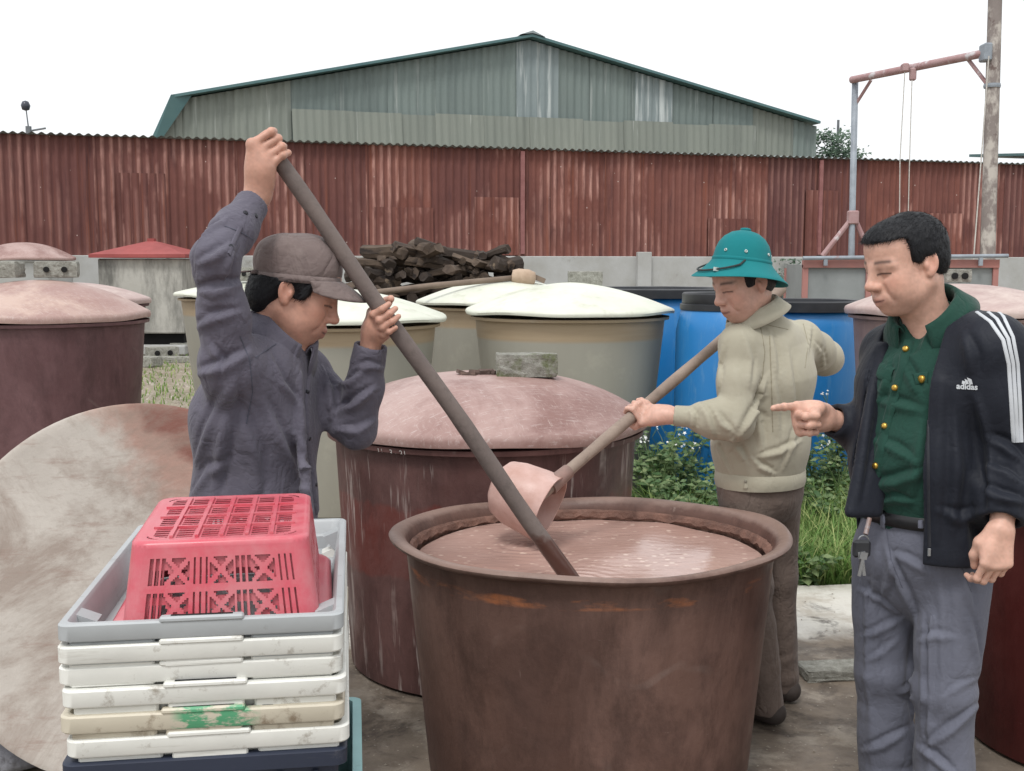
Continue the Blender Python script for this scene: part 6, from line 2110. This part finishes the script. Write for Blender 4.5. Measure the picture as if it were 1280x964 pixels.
    for a in (20, 62, 118, 160, 240, 300):
        p = hp(.0955, .036, math.radians(a)); nv = (p - Vector(tilt @ A3((0, 0, .02)))).normalized()
        q = Matrix.Translation(p) @ nv.to_track_quat('Z', 'Y').to_matrix().to_4x4()
        MB().lathe([(.0022, 0), (.0024, .0025), (.0042, .003), (.0052, .001), (.005, -.002)], 14, q).build('eyelet', Mey, hel, smooth=True)
    pts = [hp(.101 + .058 * math.sin(math.pi * k / 16) ** .5 * .85, .004 - .042 * math.sin(math.pi * k / 16) ** .5 * .85 + .004, math.radians(-62 + 124 * k / 16)) for k in range(17)]
    MB().tube(pts, .0032, 6).build('chin_strap', Mst, hel)
    MB().box(pts[11], (.008, .003, .006), Matrix(tilt.tolist())).build('buckle', Mey, hel)
man_helmet()

# =============================== man in the black jacket
def man_jacket():
    Y = 2.86
    base = Vector((P(1150, 800, Y).x, Y + .03, 0))
    root = empty('person', base, 0, 'man in an open black track jacket and green shirt pointing at the tub', 'person')
    HO = P(1132, 329, 2.84); HR = frame((-.91, -.29, -.29)); HS = 1.02
    fwd = Vector((-.75, -.66, 0)).normalized(); lat = Vector((.66, -.75, 0)).normalized()
    neck = P(1168, 412, 2.88)
    chest = P(1170, 480, 2.88); belly = P(1160, 575, 2.87); belt = P(1154, 640, 2.88); pelv = P(1150, 690, 2.89)
    sh_l = P(1238, 440, 2.74); el_l = P(1266, 560, 2.72); wr_l = P(1251, 662, 2.62)
    sh_r = P(1108, 440, 3.02); el_r = P(1124, 552, 3.08); wr_r = P(1032, 522, 2.95)
    hipc = Vector((pelv.x, pelv.y, .80))
    hips = [hipc - lat * .095, hipc + lat * .095]
    anks = [Vector((P(1116, 964, 2.98).x, 2.98, .07)), Vector((P(1180, 964, 2.82).x, 2.80, .07))]
    knees = [lerp(h, a, .48) + fwd * .03 for h, a in zip(hips, anks)]
    F = Field()
    head_field(F, HO, HR, HS, neck, .048)
    # a fuller lower face
    T = lambda x, y, z: A3(HO) + HR @ A3((x * HS, y * HS, z * HS))
    for y in (-1, 1): F.ell(T(.030, y * .036, -.050), (.034, .024, .032), HR, .03)
    F.ecap(chest, neck - Vector((0, 0, .03)), (.13, .09), (.10, .065), lat, .04)
    F.ecap(pelv, chest, (.12, .09), (.13, .095), lat, .04)
    for sh, el, wr in ((sh_r, el_r, wr_r), (sh_l, el_l, wr_l)):
        F.cap(chest + Vector((0, 0, .06)), sh, .05, .045, .04)
        F.cap(sh, el, .042, .036, .03); F.cap(el, wr, .036, .027, .02)
    for h, k, a in zip(hips, knees, anks):
        F.cap(hipc, h, .08, .065, .03); F.cap(h, k, .065, .048, .03); F.cap(k, a, .044, .032, .02); F.cap(a, a + fwd * .10 - Vector((0, 0, .04)), .03, .025, .02)
    # pointing right hand: thumb side up, palm towards the camera side
    tip = P(960, 525, 2.86)
    hd = (P(990, 525, 2.89) - wr_r).normalized()
    up = Vector((.05, .10, 1)); sd_ = (up - hd * up.dot(hd)).normalized()
    open_hand(F, wr_r, hd, sd_, ((6, 8, 5), (70, 98, 60), (78, 100, 62), (82, 100, 60)), 1.12, thumb=[(.012, .018, .006), (.045, .026, .022), (.072, .012, .036), (.088, -.010, .038)], right=True)
    # relaxed left hand
    dl = (P(1243, 715, 2.60) - wr_l).normalized()
    open_hand(F, wr_l, dl, Vector((-.95, -.15, 0)), ((30, 50, 30), (34, 54, 32), (38, 55, 34), (42, 55, 34)), .98, thumb=[(.010, .020, .006), (.040, .036, .020), (.072, .036, .036), (.098, .026, .046)])
    finish_body(F, root, HO, HR, HS, SKIN3, .0029, .10)
    # ---- shirt
    Mg = mat_cloth('bottle_green_cotton', rgb(28, 60, 52), rgb(34, 68, 58), wr=.25)
    F = Field()
    F.ecap(belt - Vector((0, 0, .02)), belly, (.165, .130), (.172, .150), lat, .05)
    F.ecap(belly, chest, (.172, .150), (.175, .138), lat, .05)
    F.ecap(chest, P(1172, 435, 2.88), (.175, .138), (.14, .09), lat, .05)
    F.cap(P(1171, 428, 2.88), P(1161, 398, 2.87), .085, .064, .05)
    F.cap(P(1146, 350, 2.85), P(1160, 405, 2.87), .066, .060, .006, 1)
    F.cap(neck + fwd * .09 + Vector((0, 0, .03)), neck + fwd * .105 - Vector((0, 0, .045)), .035, .012, .01, 1)
    F.folds((.2, 0, 1), 9, 6, .010, P(1120, 590, 2.74), .13, 2); F.folds((1, -.8, .5), 8, 5, .008, P(1125, 490, 2.74), .13, 5)
    F.folds((.5, .2, .6), 4, 15, .0045, None, None, 19.0)
    me, _ = F.mesh('shirt', .0046, 1)
    drape(me, [([(1100, 502), (1124, 508), (1148, 514)], .011, .010), ([(1094, 552), (1116, 562), (1140, 576)], .011, .011), ([(1092, 608), (1120, 604), (1152, 592)], .012, .013), ([(1154, 520), (1148, 570), (1138, 624)], .012, .010), ([(1126, 448), (1136, 470), (1148, 494)], .010, .010), ([(1098, 630), (1118, 624), (1140, 628)], .009, .010), ([(1110, 455), (1106, 480), (1098, 500)], .009, .008)])
    GS = pc(link('shirt', me, Mg), root)
    bs = bvh_of(me)
    collar('shirt_collar', P(1159, 393, 2.865), (-.46, -.30, .83), (-.70, -.66, -.45), Mg, GS, r=.073, h=.030, fall=.054, gap=.42, pt=.036, flare=.030)
    ribbon('placket', [(1138, 415), (1133, 437), (1120, 485), (1107, 533), (1096, 582), (1092, 626)], .028, bs, Mg, GS, .004)
    Mgold = simple('gold_button', rgb(214, 178, 92), rgb(180, 140, 60), 30, .3, metal=.85)
    studs('button', [(1133, 437), (1120, 485), (1107, 533), (1096, 582)], .0085, bs, Mgold, GS, .011)
    ribbon('pocket_flap', [(1098, 462), (1116, 470)], .042, bs, Mg, GS, .004)
    ribbon('pocket_flap', [(1142, 474), (1160, 472)], .030, bs, Mg, GS, .004)
    studs('badge', [(1153, 474)], .0105, bs, Mgold, GS, .009)
    # ---- trousers
    Mt = mat_cloth('grey_trousers', rgb(92, 94, 106), rgb(102, 104, 116), wr=.22)
    F = Field()
    F.ecap(belt - Vector((0, 0, .0)), hipc, (.160, .128), (.166, .134), lat, .04)
    F.ecap(hipc, hipc - Vector((0, 0, .07)), (.164, .132), (.148, .115), lat, .04)
    for i, (h, k, a) in enumerate(zip(hips, knees, anks)):
        F.cap(h - Vector((0, 0, .03)), k, .096, .078, .018); F.cap(k, a + Vector((0, 0, -.02)), .077, .082, .02)
        F.folds(a - k, 13, 6, .018, a + Vector((0, 0, .13)), .16, 3 + i); F.folds(k - h, 11, 6, .015, k + Vector((0, 0, -.04)), .16, 8 + i)
        F.folds(k - h, 12, 6, .012, h + Vector((0, 0, -.08)), .13, 11 + i)
        c0 = lerp(h, k, .35) + fwd * .10; c1 = k + fwd * .080
        F.cap(c0, c1, .004, .006, .02); F.cap(c1, a + fwd * .072, .006, .006, .02)
        F.box(Vector((a.x, a.y, -.02)), (.12, .12, .05), None, .002, .003, 1)
    F.box(belt + Vector((0, 0, .10)), (.4, .4, .085), None, .002, .003, 1)
    F.folds((0, 0, 1), 3, 9, .007)
    me, _ = F.mesh('trousers', .005, 1)
    drape(me, [([(1108, 688), (1118, 716), (1130, 742), (1143, 772)], .010, .011), ([(1114, 694), (1132, 700), (1160, 716)], .010, .008), ([(1074, 738), (1096, 748), (1124, 768)], .009, .007), ([(1078, 796), (1102, 788), (1130, 772)], .009, .008), ([(1086, 826), (1104, 816), (1122, 800)], .008, .006),
        ([(1150, 802), (1168, 796), (1190, 798)], .010, .007), ([(1208, 770), (1216, 796), (1224, 836)], .010, .009), ([(1148, 936), (1164, 946), (1190, 968)], .010, .012), ([(1160, 934), (1188, 914), (1222, 884)], .010, .010), ([(1080, 940), (1104, 932), (1134, 914)], .010, .010), ([(1154, 770), (1154, 830), (1152, 915)], .008, .008), ([(1172, 690), (1178, 760), (1178, 880)], .010, .006), ([(1196, 700), (1206, 730), (1214, 760)], .009, .008), ([(1096, 680), (1092, 760), (1098, 860)], .010, .006), ([(1184, 870), (1200, 858), (1220, 850)], .008, .005), ([(1116, 700), (1110, 730), (1100, 748)], .009, .007), ([(1140, 790), (1136, 850), (1140, 900)], .010, -.008)])
    GT = pc(link('trousers', me, Mt), root)
    bt = bvh_of(me)
    Msm = mat_cloth('grey_seam', rgb(80, 82, 94), rgb(88, 90, 102))
    ribbon('fly_seam', [(1108, 660), (1114, 700), (1128, 735)], .0028, bt, Msm, GT, .0015)
    ribbon('pocket_seam', [(1196, 694), (1214, 740)], .0028, bt, Msm, GT, .0015)
    for a in anks:
        F = Field(); shoe(F, a, fwd); me, _ = F.mesh('shoe', .005, 1); pc(link('shoe', me, M_black), root)
    # belt
    Mb = simple('black_leather', (.012, .012, .014), (.02, .02, .022), 20, .35, .1)
    def ring(name, c, A, B, z0, z1, mat, e=.006):
        V = []; n = 60
        for i in range(n):
            a = 2 * math.pi * i / n
            for z, ee in ((z0, 0), (z0 + .003, e), (z1 - .003, e), (z1, 0)):
                V.append(Vector((c.x, c.y, c.z + z)) + lat * math.cos(a) * (A + ee) + fwd * math.sin(a) * (B + ee))
        o = MB().add(V, [(4 * i + j, 4 * ((i + 1) % n) + j, 4 * ((i + 1) % n) + j + 1, 4 * i + j + 1) for i in range(n) for j in range(3)]).build(name, mat, None, smooth=True)
        return pc(o, root)
    bo = ring('belt', belt, .163, .132, -.022, .016, Mb)
    bb = bvh_of(bo.data, GT.data)
    for px in (1151, 1104): ribbon('belt_loop', [(px, 628), (px, 660)], .014, bb, Mt, bo, .006)
    ribbon('buckle', [(1104, 640), (1126, 641)], .034, bb, simple('dark_buckle', rgb(60, 62, 66), None, 20, .25, metal=.9), bo, .006)
    # keys on a clip at the belt
    kp = lambda x, y: hit(x, y, bt)[0] if hit(x, y, bt)[0] is not None else P(x, y, 2.78)
    k0 = P(1087, 648, 2.76); k1 = P(1082, 668, 2.74); k2 = P(1077, 684, 2.73)
    keys = empty('key_bunch', k2, 0, 'bunch of keys on a strap clipped to the black belt', 'keys')
    MB().tube([k0 - k2, k1 - k2], .006, 8).build('strap', simple('tan_strap', rgb(120, 84, 66), rgb(150, 150, 156), 40, .5), keys)
    Mk = simple('key_steel', rgb(170, 174, 178), None, 20, .3, metal=.8)
    rr = .013; cc = k1.lerp(k2, .5) - k2
    MB().tube([cc + Vector((rr * math.cos(t), 0, rr * math.sin(t))) for t in [2 * math.pi * i / 16 for i in range(16)]], .002, 6, closed=True).build('ring', Mk, keys)
    MB().box((0, 0, -.004), (.022, .008, .022), bev=.006).build('fob', M_black, keys)
    for i, (dx, rot) in enumerate(((.006, .2), (-.004, -.15), (.0, .05))):
        R3 = Matrix.Rotation(rot, 3, 'Y')
        MB().box(R3 @ Vector((dx, .004 * i - .012, -.045)), (.004, .001, .026), R3).box(R3 @ Vector((dx, .004 * i - .012, -.018)), (.009, .0012, .009), R3).build('key', Mk, keys)
    # ---- jacket
    Mj = mat_cloth('black_polyester', rgb(26, 29, 38), rgb(32, 35, 44), rough=.6, wr=.15, sheen=.05)
    F = Field()
    jh = P(1165, 688, 2.86)
    F.ecap(jh + Vector((0, 0, .03)), belly, (.196, .160), (.196, .168), lat, .05)
    F.ecap(belly, chest, (.196, .168), (.198, .156), lat, .05)
    F.ecap(chest, P(1174, 432, 2.89), (.198, .156), (.165, .105), lat, .06)
    F.cap(P(1195, 438, 2.84), sh_l, .092, .086, .05); F.cap(P(1150, 442, 2.95), sh_r, .075, .058, .04)
    F.cap(P(1172, 428, 2.90), neck + Vector((.01, .012, .015)), .095, .078, .05)
    F.chain([sh_l, lerp(sh_l, el_l, .5), el_l], [.084, .078, .072], .05)
    wl = lerp(el_l, wr_l, .90)
    F.chain([el_l, lerp(el_l, wl, .6), wl], [.070, .064, .052], .04)
    F.cap(lerp(el_l, wl, .80), wl, .050, .047, .004)
    F.chain([sh_r, lerp(sh_r, el_r, .5), el_r], [.060, .060, .060], .04)
    wq = lerp(el_r, wr_r, .90)
    F.chain([el_r, lerp(el_r, wq, .6), wq], [.058, .054, .046], .04)
    # the far front hanging open (in front of the pointing arm's elbow)
    top = P(1112, 440, 2.93)
    # cut the front opening
    Rf = np.stack([A3(fwd), A3(lat), A3((0, 0, 1))], 1)
    cA, cL = A3(chest), A3(lat); cF = A3(fwd)
    def opening(Q):
        q = Q - cA
        y = q @ cL; f = q @ cF; z = q[:, 2]
        right = .068 + 0 * z
        left = -.118 - .10 * np.clip(-z, 0, .5)
        g = np.maximum(np.maximum(y - right, left - y), .015 - f)
        neckc = np.sqrt(((Q - A3(neck + Vector((-.012, -.012, .05)))) ** 2).sum(1)) - .105
        return np.minimum(g, neckc)
    F.func(opening, 1, .006)
    fl_top = P(1104, 436, 2.90)
    for t in [i / 7 for i in range(8)]:
        lo_ = lerp(P(1062, 640, 2.78), P(1096, 640, 2.80), t)
        F.cap(lerp(fl_top, P(1118, 440, 2.93), t), lo_, .016, .014, .012)
    F.box(P(1080, 640, 2.79) + Vector((0, 0, -.10)), (.06, .08, .085), None, .004, .004, 1)
    F.box(jh - Vector((0, 0, .10)), (.35, .35, .098), None, .002, .004, 1)
    open_cuff(F, wl, wr_l - el_l, .052, .038); open_cuff(F, wq, wr_r - el_r, .047, .034)
    F.folds(el_l - sh_l, 14, 6, .014, el_l, .13, 4.4); F.folds(wr_l - el_l, 17, 6, .010, lerp(el_l, wr_l, .6), .10, 2.1)
    F.folds((0, 0, 1), 3, 8, .012, P(1195, 590, 2.70), .20, 7.0)
    me, _ = F.mesh('jacket', .0048, 1)
    drape(me, [([(1238, 548), (1256, 560), (1276, 578)], .011, .014), ([(1228, 612), (1250, 622), (1276, 628)], .011, .013), ([(1176, 480), (1172, 580), (1170, 672)], .014, .009), ([(1212, 505), (1222, 560), (1230, 630)], .015, -.020), ([(1190, 520), (1196, 590), (1190, 660)], .015, .010),
        ([(1236, 585), (1256, 592), (1274, 604)], .010, .011), ([(1232, 640), (1252, 648), (1270, 644)], .010, .010), ([(1204, 420), (1212, 445), (1214, 470)], .012, .009), ([(1090, 470), (1082, 540), (1072, 620)], .012, .009), ([(1178, 640), (1200, 650), (1222, 642)], .012, .010)])
    GJ = pc(link('jacket', me, Mj), root)
    bj = bvh_of(me)
    collar('jacket_collar', P(1172, 408, 2.885), (-.34, -.22, .91), (-.70, -.66, -.35), Mj, GJ, r=.096, h=.036, fall=.03, gap=.95, pt=0, flare=.01, stand_only=True, th=.007)
    Mst = simple('white_stripe', rgb(198, 202, 206), rgb(180, 184, 190), 10, .7)
    for k, off in enumerate((0, 9.5, 19)):
        ribbon('sleeve_stripe', [(1221 + off * .95, 390 - off * .42), (1238 + off * .85, 402 - off * .35), (1254 + off * .65, 425 - off * .2), (1261 + off * .60, 455), (1264 + off * .58, 500), (1267 + off * .52, 553)], .0095, bj, Mst, GJ, .002, 6)
    # chest mark: three rising bars and the word under them
    p, n = hit(1209, 478, bj)
    if p is not None:
        u = Vector((0, 0, 1)); u = (u - n * u.z).normalized(); r = u.cross(n)
        mk = MB()
        for x0, hgt in ((-.0165, .0075), (-.0035, .0145), (.0095, .0215)):
            quad = [(x0, 0), (x0 + .0105, 0), (x0 + .0105 - .0035, hgt * .72), (x0 - .0035 - hgt * .22, hgt)]
            quad = [(x0, 0), (x0 + .0105, 0), (x0 + .0105 - hgt * .55 + .004, hgt * .85 + .002), (x0 - hgt * .55 + .004, hgt + .003)]
            V = []
            for x, z in quad:
                q, qn, _, _ = bj.find_nearest(p + r * x + u * (z - .006)); V.append(q + qn * .002)
            mk.add(V, [(0, 1, 2, 3)])
        pc(mk.build('chest_mark', Mst, None), GJ)
        text_decal('chest_lettering', 'adidas', .0195, 1209, 483.5, bj, Mst, GJ, lift=.002, fat=.0006)
    ribbon('zip', [(1160, 470), (1160, 560), (1161, 640), (1162, 684)], .008, bj, simple('zip_metal', rgb(44, 46, 52), None, 60, .4), GJ, .002)
    pz = P(1162, 692, 2.70); h_ = hit(1161, 684, bj)
    if h_[0] is not None:
        pc(MB().box(h_[0] + Vector((0, -.004, -.012)), (.004, .002, .010), bev=.001).build('zip_pull', Mk, None), GJ)
    # ---- hair
    F = Field()
    F.ell(T(-.016, 0, .036), (.103 * HS, .083 * HS, .086 * HS), HR, .01)
    F.ell(T(-.052, 0, -.006), (.056 * HS, .072 * HS, .060 * HS), HR, .02)
    F.ell(T(.035, 0, .062), (.062 * HS, .068 * HS, .052 * HS), HR, .02)
    F.box(T(.118, 0, -.045), (.088 * HS, .2, .120 * HS), HR, .006, .004, 1)     # forehead
    F.box(T(.085, 0, -.075), (.080 * HS, .2, .10 * HS), HR @ np.array(Matrix.Rotation(math.radians(-20), 3, 'Y'), np.float32), .008, .006, 1)      # cheek
    F.box(T(.0, 0, -.135), (.2, .2, .085 * HS), HR, .012, .01, 1)              # nape
    for y in (-1, 1): F.ell(T(-.004, y * .090, -.016), (.027 * HS, .024 * HS, .038 * HS), HR, .006, 1)
    F.folds(HR @ A3((-.6, 0, .5)), 8, 55, .0045, None, None, 2)
    me, _ = F.mesh('hair', .003, 0); ho = pc(link('hair', me, M_hair), root)
    def comb(p, n):
        q = (p - A3(HO)) @ HR
        v = np.stack([np.where(q[:, 2] > .045, .8, -.25), q[:, 1] * 3, np.where(q[:, 2] > .045, -.1, -.8)], 1).astype(np.float32)
        return v @ HR.T
    strands('hair_strands', me, 9000, .016, comb, ho, 2)
man_jacket()

# chalk date on the maroon tank
bvt = None
for o in tank_p.children:
    if o.name.startswith('body'):
        M_ = Matrix.Translation(tank_p.location) @ Matrix.Rotation(tank_p.rotation_euler[2], 4, 'Z')
        V = [M_ @ v.co for v in o.data.vertices]; bvt = BVHTree.FromPolygons(V, [tuple(p.vertices) for p in o.data.polygons])
ck = text_decal('chalk_date', '11 - 3 - 21', .030, 489, 566, bvt, simple('chalk', rgb(206, 200, 196), None, 60, .95), tank_p, lift=.002)
ck.location = (0, 0, 0); ck.matrix_parent_inverse = (Matrix.Translation(tank_p.location) @ Matrix.Rotation(tank_p.rotation_euler[2], 4, 'Z')).inverted()
# crumpled sack at the foot of the leaning board
F = Field()
g = G(20, 952)
F.ell((g.x, g.y, .05), (.17, .13, .07), None, .03); F.ell((g.x + .13, g.y + .05, .04), (.10, .10, .05), None, .03); F.ell((g.x - .06, g.y - .06, .05), (.08, .07, .07), None, .03)
F.plane((0, 0, .003), (0, 0, -1), .004)
F.folds((1, .3, .2), 8, 16, .03, None, None, 3.0); F.folds((.2, 1, .4), 10, 20, .02, None, None, 6.0)
me, _ = F.mesh('grey_sack', .006, 1)
tag(link('grey_sack', me, mat_cloth('grey_sacking', rgb(132, 132, 136), rgb(104, 104, 110), wr=.5)), 'crumpled grey sack on the ground at the foot of the round board', 'sack')
